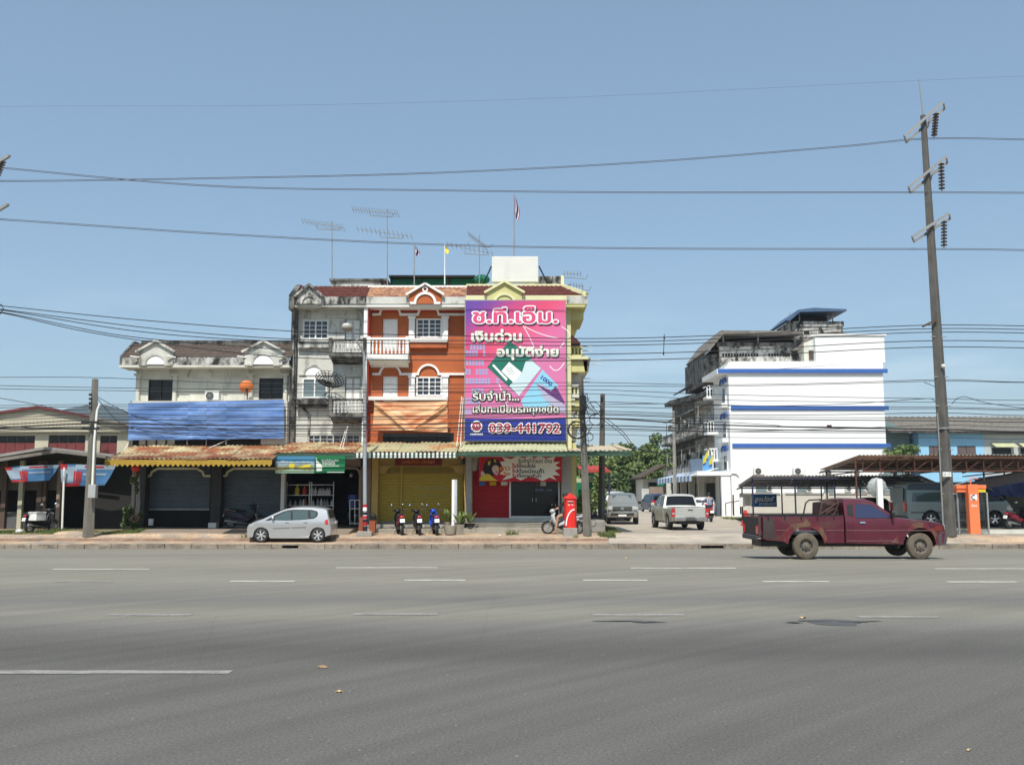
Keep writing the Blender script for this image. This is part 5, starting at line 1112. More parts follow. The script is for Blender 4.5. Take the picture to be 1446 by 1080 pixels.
def wheel(par, x, y, r, w, mt, mr, sp=5, rr=.62, split=True, side=None):
    side = side or (1 if y > 0 else -1); c = (x, y, r)
    t = ob('wheel', MB().lathe([(r * rr, -w / 2), (r * .90, -w / 2), (r * .97, -w * .42), (r, -w * .28), (r, w * .28), (r * .97, w * .42), (r * .90, w / 2), (r * rr, w / 2), (r * rr, -w / 2)], c, 28, 'y'), mt, par, smooth=40)
    R_ = r * rr; g = MB(); f = lambda d: side * w * d
    g.lathe([(R_, f(.50)), (R_ * .93, f(.46)), (R_ * .88, f(.20)), (R_ * .2, f(.12)), (0, f(.12))], c, 24, 'y')
    if sp:
        g2 = MB()
        for k in range(sp):
            a = 2 * math.pi * k / sp + .3; e = [(math.cos(a + q) * R_ * m_, math.sin(a + q) * R_ * m_) for q, m_ in ((-.5, .2), (-.20 if split else -.12, .93), (.20 if split else .12, .93), (.5, .2))]
            i = len(g2.v)
            for d in (.40, .22): g2.v += [(x + ex, y + f(d), r + ez) for ex, ez in e]
            g2.f += [tuple(i + q for q in z_) for z_ in ((0, 1, 2, 3), (7, 6, 5, 4), (0, 4, 5, 1), (1, 5, 6, 2), (2, 6, 7, 3), (3, 7, 4, 0))]
        g2.lathe([(R_ * .96, f(.47)), (R_, f(.53)), (R_ * 1.03, f(.47))], c, 24, 'y'); g2.lathe([(R_ * .26, f(.2)), (R_ * .26, f(.42)), (0, f(.44))], c, 12, 'y')
        ob('rim_back', g, MT['black'], t); ob('rim', g2, mr, t, smooth=35)
    else:
        g.lathe([(R_ * .55, f(.14)), (R_ * .5, f(.34)), (R_ * .22, f(.38)), (R_ * .2, f(.5)), (0, f(.52))], c, 20, 'y')
        ob('rim', g, mr, t, smooth=35)
        for k in range(8):
            a = 2 * math.pi * k / 8; ob('rim_slot', MB().lathe([(0, f(.30)), (R_ * .10, f(.30))], (x + math.cos(a) * R_ * .70, y, r + math.sin(a) * R_ * .70), 8, 'y'), MT['black'], t) if par.get('slots', 0) else None
    return t
D('car_silver', (.50, .51, .52), .32, .55, var=.02, fine=0, coat=.6)
D('car_silver2', (.30, .31, .295), .35, .5, var=.04, fine=0, coat=.4)
D('car_champagne', (.56, .555, .51), .4, .35, var=.05, fine=0, coat=.3)
D('car_white', (.68, .69, .70), .35, 0, var=.02, fine=0, coat=.5)
D('car_grey_green', (.20, .25, .255), .35, .3, var=.04, fine=0, coat=.5)
D('car_dark', (.03, .035, .045), .3, .2, var=.04, coat=.5)
D('car_blue', (.03, .05, .12), .35, .2, var=.04, coat=.4)
D('maroon', (.095, .015, .030), .45, .1, var=.2, scale=1.4, fine=.10, coat=.08, second=(.105, .045, .036), s2=(.50, .66), s2scale=(1.1, 1, 2.2), grime=.5, gcol=(.13, .085, .06), glow=.58, gscale=(2.2, 2, 4))
D('mud', (.13, .075, .05), .95, var=.25, scale=5, fine=.2, second=(.13, .022, .03), s2=(.47, .53), s2scale=(4, 4, 4))
D('lamp_red', (.55, .02, .02), .2, var=.03, coat=.8)
D('lamp_clear', (.55, .57, .58), .12, .3, var=.03, coat=1)
D('lamp_amber', (.6, .22, .03), .25, var=.03)
D('chrome', (.6, .6, .6), .15, 1, var=.02)
D('plate_white', (.72, .72, .70), .5, var=.03)
D('bumper_grey', (.07, .07, .075), .6, var=.1)
D('tint_blue', (.025, .03, .075), .08, var=0, fine=0, spec=.8)
# ---- maroon pickup on the road
L_ = 4.85
mp_ = T('pickup_truck', 'old maroon single-cab pickup with faded muddy panels driving on the road', 'pickup truck')
mp_['slots'] = 1
c = Car(1.62, L_, .92, 1.50, .16, .05, .02, .035, mp_)
fx, rx, wr = 1.68, -1.23, .325
front = [(-.22, .40), (1.10, .37)] + [(fx + .44 * math.cos(R(a)), .33 + .44 * math.sin(R(a))) for a in range(175, 4, -13)] + [(2.16, .34), (2.38, .40), (2.43, .62), (2.40, .86), (2.30, .90), (1.9, .955), (1.12, 1.035), (.55, 1.44), (.40, 1.485), (.0, 1.50), (-.18, 1.49), (-.22, 1.40)]
c.body(front, MT['maroon'], 'cab')
c.side([(1.02, .44), (-.02, .44), (-.02, .98), (.02, 1.40), (.50, 1.385), (1.06, 1.03)], MT['maroon'], 'door', off=.008)
c.side([(.99, 1.05), (.47, 1.375), (.08, 1.39), (.05, 1.045)], MT['tint_blue'], 'side_window', off=.016)
c.side([(-.0, 1.07), (.015, 1.38), (-.13, 1.37), (-.15, 1.13)], MT['black'], 'quarter_window', off=.010)
mt2 = mat('moulding_dull', (.20, .10, .095), .6); c.side([(2.0, .70), (2.0, .715), (-.2, .715), (-.2, .70)], mt2, 'moulding', off=.012); c.side([(1.05, .445), (1.05, .46), (-.2, .46), (-.2, .445)], mt2, 'moulding', off=.012)
c.side([(2.05, .70), (2.33, .68), (2.30, .86), (2.12, .86)], flat('lamp_smoked', (.16, .03, .02), .3), 'side_lamp', off=.008)
c.side([(.14, .915), (.14, .955), (.28, .955), (.28, .915)], MT['chrome'], 'door_handle', off=.03)
c.side([(fx - .75, .40), (fx - .56, .62), (fx - .56, .40)], MT['mud'], 'mud_patch', off=.010)
pts = arc_pts(fx, .33, .445, 20, 130, 14) + [(fx - .32, .73), (fx - .22, .88), (fx - .05, .95), (fx + .12, .93), (fx + .30, .80), (fx + .50, .62)]
c.side(pts, MT['mud'], 'mud_patch', off=.007)
c.cross((1.06, 1.06), (.56, 1.42), MT['glass_dark'], 'windscreen', -.84, .84)
c.cross((-.22, 1.10), (-.21, 1.40), MT['glass_dark'], 'rear_window', .80, -.80, off=-.012)
bp = [(2.24, .34), (2.46, .36), (2.50, .52), (2.47, .66), (2.28, .68), (2.20, .56)]
c.body(bp, MT['bumper_grey'], 'bumper')
for s in (-1, 1): ob('headlight', MB().box(2.30, 2.395, min(s * .36, s * .62), max(s * .36, s * .62), .70, .84), MT['lamp_clear'], mp_, bevel=.01)
ob('grille', MB().box(2.38, 2.43, -.40, .40, .70, .84), MT['black'], mp_)
ob('hood_seam', MB().box(1.10, 2.3, -.70, -.69, .96, .985), MT['black'], mp_) if 0 else None
for s in (-1, 1):
    ob('wing_mirror', MB().box(.93, 1.0, min(s * .79, s * .95), max(s * .79, s * .95), 1.02, 1.16), MT['black'], mp_, bevel=.02)
bed = [(-.26, .40), (-.26, 1.055), (-2.42, 1.03), (-2.42, .50), (-2.30, .47), (-1.85, .44)] + [(rx + .46 * math.cos(R(a)), .33 + .46 * math.sin(R(a))) for a in range(170, 9, -13)] + [(-.72, .40)]
c2 = Car(1.62, L_, .92, 1.50, .03, .05, .02, .0, mp_)
for y0, y1 in ((-1, -.90), (.90, 1)): c2.body(bed, MT['maroon'], 'bed_side', y0=y0, y1=y1)
ob('bed_floor', MB().box(-2.38, -.27, -.72, .72, .60, .66), MT['bumper_grey'], mp_)
ob('bed_front', MB().box(-.34, -.27, -.73, .73, .5, 1.05), MT['maroon'], mp_)
ob('tailgate', MB().box(-2.44, -2.38, -.79, .79, .52, 1.03), mat('tail_faded', (.045, .035, .033), .7, var=.2), mp_, bevel=.015)
for s in (-1, 1):
    c2.side([(-2.40, .52), (-2.06, .50), (-2.06, 1.0), (-2.40, 1.0)], _mats['tail_faded'], 'tail_corner', (s,), off=.004)
    c2.side([(-2.05, .70), (-2.05, .715), (-1.72, .715), (-1.72, .70)], mt2, 'moulding', (s,), off=.012); c2.side([(-.74, .70), (-.74, .715), (-.27, .715), (-.27, .70)], mt2, 'moulding', (s,), off=.012)
    ob('rail', MB().box(-2.42, -.26, min(s * .80, s * .74), max(s * .80, s * .74), 1.05, 1.085), MT['black'], mp_)
    pts = arc_pts(rx, .33, .465, 5, 175, 16) + [(rx - .62, .46), (rx - .60, .66), (rx - .36, .86), (rx - .05, .90), (rx + .0, 1.0), (rx + .10, .89), (rx + .42, .78), (rx + .54, .5)]
    c2.side(pts, MT['mud'], 'mud_patch', (s,), off=.005)
    for k in range(5): ob('rope_hook', MB().box(-2.2 + .42 * k, -2.17 + .42 * k, min(s * .81, s * .825), max(s * .81, s * .825), .97, 1.05), MT['black'], mp_)
for s in (-1, 1): ob('tail_light', MB().box(-2.455, -2.43, min(s * .58, s * .76), max(s * .58, s * .76), .62, .82), MT['lamp_red'], mp_)
ob('rear_bumper', MB().box(-2.48, -2.44, -.74, .74, .46, .58), MT['bumper_grey'], mp_, bevel=.02)
rk_ = MB(); 
for y in (-.66, -.33, 0, .33, .66): rk_.tube([(-.82 if abs(y) > .6 else -.40, y, 1.08), (-.75 if abs(y) > .6 else -.38, y, 1.36), (-.66 if abs(y) > .6 else -.36, y, 1.44), (-.30, y, 1.46)], .022, 6)
for z in (1.2, 1.44): rk_.tube([(-.36, -.68, z), (-.36, .68, z)], .02, 6)
rk_.tube([(-.80, -.66, 1.1), (-.32, -.66, 1.40)], .018, 5).tube([(-.45, -.66, 1.08), (-.32, -.66, 1.38)], .018, 5)
ob('cargo_rack', rk_, mat('rack_rust', (.07, .035, .03), .7, var=.3), mp_)
ob('tarp_roll', MB().prism([(-.62, 1.07), (-.60, 1.38), (-.34, 1.42), (-.30, 1.07)], -.55, .55), _mats['rack_rust'], mp_)
ob('chassis', MB().box(-2.3, 2.2, -.45, .45, .30, .45).box(-1.3, -1.15, -.6, .6, .28, .38).box(1.62, 1.75, -.6, .6, .28, .38), MT['black'], mp_)
ob('mudflap', MB().box(1.12, 1.14, -.78, -.60, .28, .46), MT['black'], mp_)
for x in (fx, rx):
    for s in (-1, 1): wheel(mp_, x, s * .69, wr, .20, MT['dusty_rubber'], mat('rim_dusty', (.16, .14, .115), .7, .2, var=.2), 0, .56)
q0 = P(1341, 740, 23.6); place(mp_, q0.x - 2.35, 23.6 + .81, GZ(24) + .0); mp_.scale = (.965, 1, 1)

# ---- silver hatchback on the pavement
hb = T('hatchback', 'silver five-door hatchback parked on the pavement before the open shop', 'car')
c = Car(1.68, 3.83, .90, 1.52, .17, .12, .05, .05, hb)
fx, rx = 1.17, -1.28
out = [(-1.62, .24), (-1.64, .30)][:0] + [(rx + .36, .21)] + [(fx - .36, .21)] + [(fx + .345 * math.cos(R(a)), .30 + .345 * math.sin(R(a))) for a in range(190, -11, -14)] + [(1.60, .20), (1.84, .22), (1.90, .42), (1.88, .64), (1.76, .78), (1.50, .90), (1.10, 1.03), (.62, 1.26), (.25, 1.42), (-.1, 1.50), (-.5, 1.525), (-1.0, 1.515), (-1.45, 1.47), (-1.62, 1.42), (-1.66, 1.36), (-1.78, 1.02), (-1.88, .80), (-1.92, .55), (-1.88, .30), (-1.68, .27)] + [(rx + .345 * math.cos(R(a)), .30 + .345 * math.sin(R(a))) for a in range(186, -11, -14)][:0] + [(rx - .36, .22)] + [(rx + .345 * math.cos(R(a)), .30 + .345 * math.sin(R(a))) for a in range(190, -11, -14)]
out = out[1:] 
c.body(out, MT['car_silver'], 'body')
ob('sill', MB().box(rx + .38, fx - .38, -.80, .80, .16, .26), MT['car_silver'], hb, bevel=.02)
c.side([(1.02, .97), (.60, 1.20), (.24, 1.365), (.0, 1.425), (-.2, 1.44), (-.98, 1.43), (-1.20, 1.37), (-1.26, 1.28), (-1.22, 1.14), (-1.08, 1.05), (-.5, 1.0), (.2, .97)], MT['black'], 'window_frame', off=.004)
c.side([(.74, 1.00), (.50, 1.17), (.22, 1.315), (-.06, 1.385), (-.10, 1.0)], MT['glass_green'], 'side_window', off=.010)
c.side([(-.18, 1.01), (-.16, 1.395), (-.80, 1.39), (-.86, 1.04)], MT['glass_green'], 'side_window', off=.010)
c.side([(-.96, 1.07), (-.92, 1.375), (-1.12, 1.35), (-1.19, 1.28), (-1.15, 1.14)], MT['glass_green'], 'quarter_window', off=.010)
c.side([(.80, .99), (.70, .30), (-.10, .28), (-.12, .97)], MT['car_silver'], 'door', off=.005); c.side([(-.135, .97), (-.125, .28), (-.84, .28), (-1.0, .62), (-.9, 1.0)], MT['car_silver'], 'door', off=.005)
c.side([(.66, .575), (.66, .61), (-.08, .64), (-.08, .60)], MT['chrome'], 'moulding', off=.018); c.side([(-.15, .60), (-.15, .64), (-.78, .66), (-.78, .62)], MT['chrome'], 'moulding', off=.018)
for x in (-.02, -.82): c.side([(x, .87), (x, .90), (x + .16, .90), (x + .16, .87)], MT['chrome'], 'door_handle', off=.025)
c.cross((.98, 1.10), (.30, 1.42), MT['glass_dark'], 'windscreen', -.8, .8)
c.cross((-1.77, 1.04), (-1.655, 1.385), MT['glass_dark'], 'rear_window', .78, -.78, off=-.012, pin=.05) if 0 else c.cross((-1.655, 1.385), (-1.775, 1.04), MT['glass_dark'], 'rear_window', -.80, .80, off=.010)
for s in (-1, 1):
    c.side([(-1.60, .76), (-1.80, .76), (-1.76, 1.03), (-1.58, .98)], MT['lamp_red'], 'tail_light', (s,), off=.012)
    c.side([(1.52, .68), (1.78, .66), (1.70, .80), (1.42, .90)], MT['lamp_clear'], 'headlight', (s,), off=.008)
    ob('wing_mirror', MB().ball((.66, s * .90, 1.03), .10, 8, (.7, 1, .75)), MT['car_silver'], hb, smooth=60)
ob('number_plate', MB().box(-1.925, -1.91, -.22, .22, .78, .90), MT['plate_white'], hb); ob('under_tray', MB().box(-1.8, 1.7, -.6, .6, .15, .25), MT['black'], hb)
ob('arch_liner', MB().box(-1.7, 1.6, -.55, .55, .22, .7), MT['black'], hb) if 0 else None
for x in (fx, rx):
    for s in (-1, 1): wheel(hb, x, s * .745, .30, .18, MT['rubber'], MT['alloy'], 6, .72)
place(hb, P(411, 750, 37.3).x, 36.78 + .84 * .93, GZ(37.1) + .0, math.pi, .89)

# ---- generic pickup builder (rear, or front with canopy)
def pickup(label, m, canopy_=False, name='pickup_truck'):
    t = T(name, label, 'pickup truck'); c = Car(1.76, 5.0, 1.02, 1.70, .20, .10, .03, .05, t); fx, rx, wr = 1.65, -1.40, .36
    arch_f = [(fx + .45 * math.cos(R(a)), .38 + .45 * math.sin(R(a))) for a in range(180, -1, -15)]; arch_r = [(rx + .45 * math.cos(R(a)), .38 + .45 * math.sin(R(a))) for a in range(180, -1, -15)]
    hood = [(2.15, .36), (2.42, .38), (2.50, .6), (2.46, .92), (2.30, 1.05), (1.45, 1.16)]
    if canopy_: top = [(.85, 1.58), (.6, 1.68), (-2.3, 1.74), (-2.42, 1.6), (-2.48, 1.05), (-2.48, .5), (-2.3, .42), (-1.88, .40)]
    else: top = [(.75, 1.62), (.45, 1.70), (-.25, 1.71), (-.5, 1.64), (-.72, 1.08), (-2.46, 1.06), (-2.48, .55), (-2.4, .45), (-1.88, .42)]
    c.body(arch_f + hood + top + arch_r + [(-.9, .38), (1.15, .38)], m)
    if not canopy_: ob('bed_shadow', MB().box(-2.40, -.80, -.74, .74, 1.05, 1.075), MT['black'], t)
    wb_ = [(1.28, 1.17), (.70, 1.58), (.42, 1.64), (-.25, 1.64), (-.42, 1.60), (-.60, 1.14)]
    c.side(wb_, MT['glass_dark'], 'side_window', off=.006)
    c.side([(.36, 1.16), (.36, 1.63), (.29, 1.63), (.29, 1.16)], m, 'door_pillar', off=.012)
    if canopy_: c.side([(-.75, 1.15), (-.70, 1.62), (-2.2, 1.62), (-2.3, 1.15)], MT['glass_dark'], 'canopy_window', off=.006)
    c.side([(1.2, .45), (1.25, 1.15), (.34, 1.15), (.34, .45)], m, 'door', off=.006); c.side([(.31, .45), (.31, 1.15), (-.6, 1.12), (-.75, .45)], m, 'door', off=.006)
    c.side([(.36, .98), (.36, 1.02), (.52, 1.02), (.52, .98)], MT['chrome'], 'door_handle', off=.03)
    c.cross((1.38, 1.19), (.80, 1.60), MT['glass_green'] if canopy_ else MT['glass_dark'], 'windscreen', -.88, .88)
    if not canopy_: c.cross((-.53, 1.60), (-.70, 1.17), MT['glass_dark'], 'rear_window', -.88, .88)
    ob('grille', MB().box(2.45, 2.515, -.52, .52, .74, .98), MT['black'], t, bevel=.02); ob('grille_lower', MB().box(2.46, 2.535, -.62, .62, .50, .62), MT['black'], t, bevel=.02)
    for z in (.80, .86, .92): ob('grille_bar', MB().box(2.51, 2.53, -.50, .50, z, z + .018), MT['chrome'], t)
    ob('emblem', MB().lathe([(.07, 0), (.09, .02), (.0, .02)], (2.53, 0, .86), 12, 'x'), MT['chrome'], t)
    ob('number_plate', MB().box(2.54, 2.55, -.22, .22, .44, .54), MT['plate_white'], t); ob('number_plate', MB().box(-2.575, -2.56, -.2, .2, .47, .60), MT['bumper_grey'], t)
    for s in (-1, 1):
        c.side([(2.02, .88), (2.46, .76), (2.44, .98), (2.1, 1.04)], MT['lamp_clear'], 'headlight', (s,), off=.010)
        ob('headlight_front', MB().box(2.40, 2.485, min(s * .54, s * .78), max(s * .54, s * .78), .78, .96), MT['lamp_clear'], t, bevel=.02)
        ob('fog_light', MB().lathe([(.0, .02), (.07, .02), (.08, 0)], (2.505, s * .70, .52), 12, 'x'), MT['chrome'], t)
        ob('tail_light', MB().box(-2.505, -2.40, min(s * .73, s * .875), max(s * .73, s * .875), .62, 1.02), MT['lamp_red'], t, bevel=.015)
        ob('reversing_light', MB().box(-2.51, -2.505, min(s * .75, s * .86), max(s * .75, s * .86), .74, .82), MT['lamp_clear'], t)
        ob('wing_mirror', MB().box(1.16, 1.28, min(s * .88, s * 1.06), max(s * .88, s * 1.06), 1.10, 1.26), MT['black'] if canopy_ else m, t, bevel=.03)
        ob('bumper_step', MB().box(-2.62, -2.50, min(s * .25, s * .80), max(s * .25, s * .80), .44, .58), MT['chrome'], t, bevel=.02)
    ob('tailgate', MB().box(-2.505, -2.47, -.72, .72, .60, 1.05), m, t, bevel=.02); ob('tailgate_handle', MB().box(-2.52, -2.505, -.12, .12, .92, .97), MT['bumper_grey'], t)
    ob('bumper_bar', MB().box(-2.56, -2.50, -.75, .75, .46, .52), MT['bumper_grey'], t); ob('chassis', MB().box(-2.3, 2.2, -.5, .5, .28, .45).box(rx - .06, rx + .06, -.7, .7, .3, .42), MT['black'], t)
    for x in (fx, rx):
        for s in (-1, 1): wheel(t, x, s * .76, wr, .23, MT['rubber'], MT['alloy'], 6, .64)
    return t
sp_ = pickup('champagne silver pickup with red tail lamps driving away up the side street', MT['car_champagne'])
q = P(957, 746, 43.6); place(sp_, q.x + .35, 43.6 + 2.0, 0.01, R(90 + 4), .96)
pc = pickup('silver pickup with a covered bed parked facing the road beside the corner shop', MT['car_silver2'], True, 'covered_pickup')
q = P(886, 738, 52.4); place(pc, q.x - .05, 52.4 + 2.1, .01, R(-90 - 6), 1.0)
van = pickup('white van standing right behind the covered silver pickup', MT['car_white'], True, 'van'); van['category'] = 'van'
place(van, P(872, 738, 59).x, 61, .01, R(-90 - 4), 1.06)
# ---- simple sedan / suv builder
def sedan(name, label, m, cat='car', suv=0):
    t = T(name, label, cat); H = 1.46 + .3 * suv; zb = .92 + .16 * suv; c = Car(1.74, 4.4, zb, H, .22, .12, .08, .05, t); fx, rx, wr = 1.35, -1.30, .31 + .04 * suv
    ar = lambda cx: [(cx + .38 * math.cos(R(a)), wr + .38 * math.sin(R(a))) for a in range(185, -6, -15)]
    if suv: top = [(2.15, .5), (2.1, .95), (1.3, 1.12), (.75, H - .1), (.4, H), (-1.8, H - .02), (-2.05, H - .2), (-2.15, 1.0), (-2.15, .45)]
    else: top = [(2.15, .4), (2.1, .75), (1.2, .95), (.5, H - .06), (.1, H), (-.7, H - .03), (-1.0, H - .1), (-1.6, 1.02), (-2.1, .98), (-2.18, .6), (-2.1, .3)]
    c.body(ar(fx) + [(2.0, .28)] + top + [(-1.72, .28)] + ar(rx) + [(-.85, .24), (.92, .24)], m)
    if suv: sw = [(1.15, 1.12), (.68, H - .12), (-1.75, H - .1), (-1.9, 1.12)]
    else: sw = [(1.0, .98), (.45, H - .11), (-.66, H - .09), (-.95, H - .17), (-1.35, 1.0)]
    c.side(sw, MT['glass_dark'], 'side_window', off=.006); c.side([(-.10, zb), (-.10, H - .09), (-.17, H - .09), (-.17, zb)], m, 'door_pillar', off=.011)
    if suv: c.cross((-2.04, H - .22), (-2.14, 1.08), MT['glass_dark'], 'rear_window', -.82, .82)
    else: c.cross((-.98, H - .11), (-1.56, 1.04), MT['glass_blue'], 'rear_window', -.82, .82)
    c.cross((1.12, .98 + .15 * suv), (.55, H - .1), MT['glass_dark'], 'windscreen', -.84, .84)
    for s in (-1, 1):
        ob('tail_light', MB().box(-2.2, -2.05, min(s * .42, s * .80), max(s * .42, s * .80), .78 + .1 * suv, .93 + .16 * suv), MT['lamp_red'], t, bevel=.03)
        ob('headlight', MB().box(1.95, 2.14, min(s * .42, s * .80), max(s * .42, s * .80), .62, .76), MT['lamp_clear'], t, bevel=.03)
        ob('wing_mirror', MB().ball((.85, s * .94, zb + .06), .10, 8, (.7, 1, .7)), m, t, smooth=60)
    ob('number_plate', MB().box(-2.21, -2.19, -.22, .22, .6, .72), MT['plate_white'], t); ob('number_plate', MB().box(2.16, 2.17, -.22, .22, .42, .54), MT['plate_white'], t)
    ob('under_tray', MB().box(-1.9, 1.9, -.6, .6, .18, .3), MT['black'], t)
    for x in (fx, rx):
        for s in (-1, 1): wheel(t, x, s * .76, wr, .19, MT['rubber'], MT['alloy'], 6, .64)
    return t
ws = sedan('sedan', 'white sedan with red tail lamps beyond the rider in the side street', MT['car_white']); q = P(998, 727, 71); place(ws, q.x + .2, 73, .01, R(90 - 14))
dv = sedan('suv', 'dark blue sport utility car far up the side street', MT['car_blue'], suv=1); q = P(928, 715, 92); place(dv, q.x, 94, .01, R(90 + 8))
dk = sedan('hatchback_far', 'black car parked in the shade of the grey car shelter', MT['car_dark'], suv=0); q = P(1255, 728, 55); place(dk, q.x, 57.5, .01, R(-90), 1.0); dk.name = 'sedan'
# ---- minivan on the right under the shelter
mv = T('minivan', 'grey-green high-roof minivan behind the orange phone booth', 'van'); c = Car(1.80, 5.0, 1.10, 2.02, .13, .10, .03, .05, mv); fx, rx = 1.55, -1.35
ar = lambda cx: [(cx + .42 * math.cos(R(a)), .34 + .42 * math.sin(R(a))) for a in range(185, -6, -15)]
c.body(ar(fx) + [(2.2, .34), (2.45, .40), (2.50, .60), (2.42, .90), (2.30, 1.08), (1.45, 1.86), (1.2, 1.98), (.8, 2.02), (-2.3, 2.02), (-2.45, 1.9), (-2.52, 1.1), (-2.52, .5), (-2.4, .36), (-1.8, .34)] + ar(rx) + [(-.9, .30), (1.1, .30)], MT['car_grey_green'])
c.side([(1.42, 1.84), (1.15, 1.97), (.8, 2.0), (-2.3, 2.0), (-2.42, 1.86), (-2.42, 1.70), (1.30, 1.70)], MT['car_dark'], 'roof_band', off=.004)
c.side([(2.02, 1.20), (1.42, 1.72), (1.05, 1.72), (1.05, 1.16)], MT['glass_dark'], 'side_window', off=.008); c.side([(.92, 1.16), (.92, 1.60), (-.35, 1.60), (-.35, 1.16)], MT['glass_green'], 'side_window', off=.008)
c.side([(-.46, 1.16), (-.46, 1.60), (-2.15, 1.58), (-2.25, 1.18)], MT['glass_green'], 'side_window', off=.008); c.side([(.96, .42), (.96, 1.62), (.98, 1.62), (.98, .42)], MT['black'], 'door_seam', off=.006)
c.side([(-.40, .42), (-.40, 1.62), (-.42, 1.62), (-.42, .42)], MT['black'], 'door_seam', off=.006); c.side([(1.0, .62), (1.0, .66), (-2.3, .66), (-2.3, .62)], MT['black'], 'moulding', off=.012)
c.cross((2.24, 1.14), (1.52, 1.82), MT['glass_dark'], 'windscreen', -.86, .86)
ob('rear_window', MB().box(-2.535, -2.50, -.7, .7, 1.15, 1.75), MT['glass_grey'], mv)
for s in (-1, 1):
    c.side([(2.10, .78), (2.42, .72), (2.36, .95), (2.2, 1.0)], MT['lamp_clear'], 'headlight', (s,), off=.010); ob('wing_mirror', MB().box(1.95, 2.05, min(s * .92, s * 1.08), max(s * .92, s * 1.08), 1.18, 1.42), MT['black'], mv, bevel=.03)
    ob('tail_light', MB().box(-2.54, -2.45, min(s * .72, s * .88), max(s * .72, s * .88), .7, 1.1), MT['lamp_red'], mv)
ob('grille', MB().box(2.42, 2.50, -.6, .6, .72, .84), MT['chrome'], mv); ob('bumper', MB().box(2.40, 2.58, -.82, .82, .36, .56), MT['car_grey_green'], mv, bevel=.04)
for x in (fx, rx):
    for s in (-1, 1): wheel(mv, x, s * .78, .34, .21, MT['rubber'], MT['alloy'], 5, .66)
place(mv, P(1356, 720, 46).x, 46.9, .08, 0, 1.06)

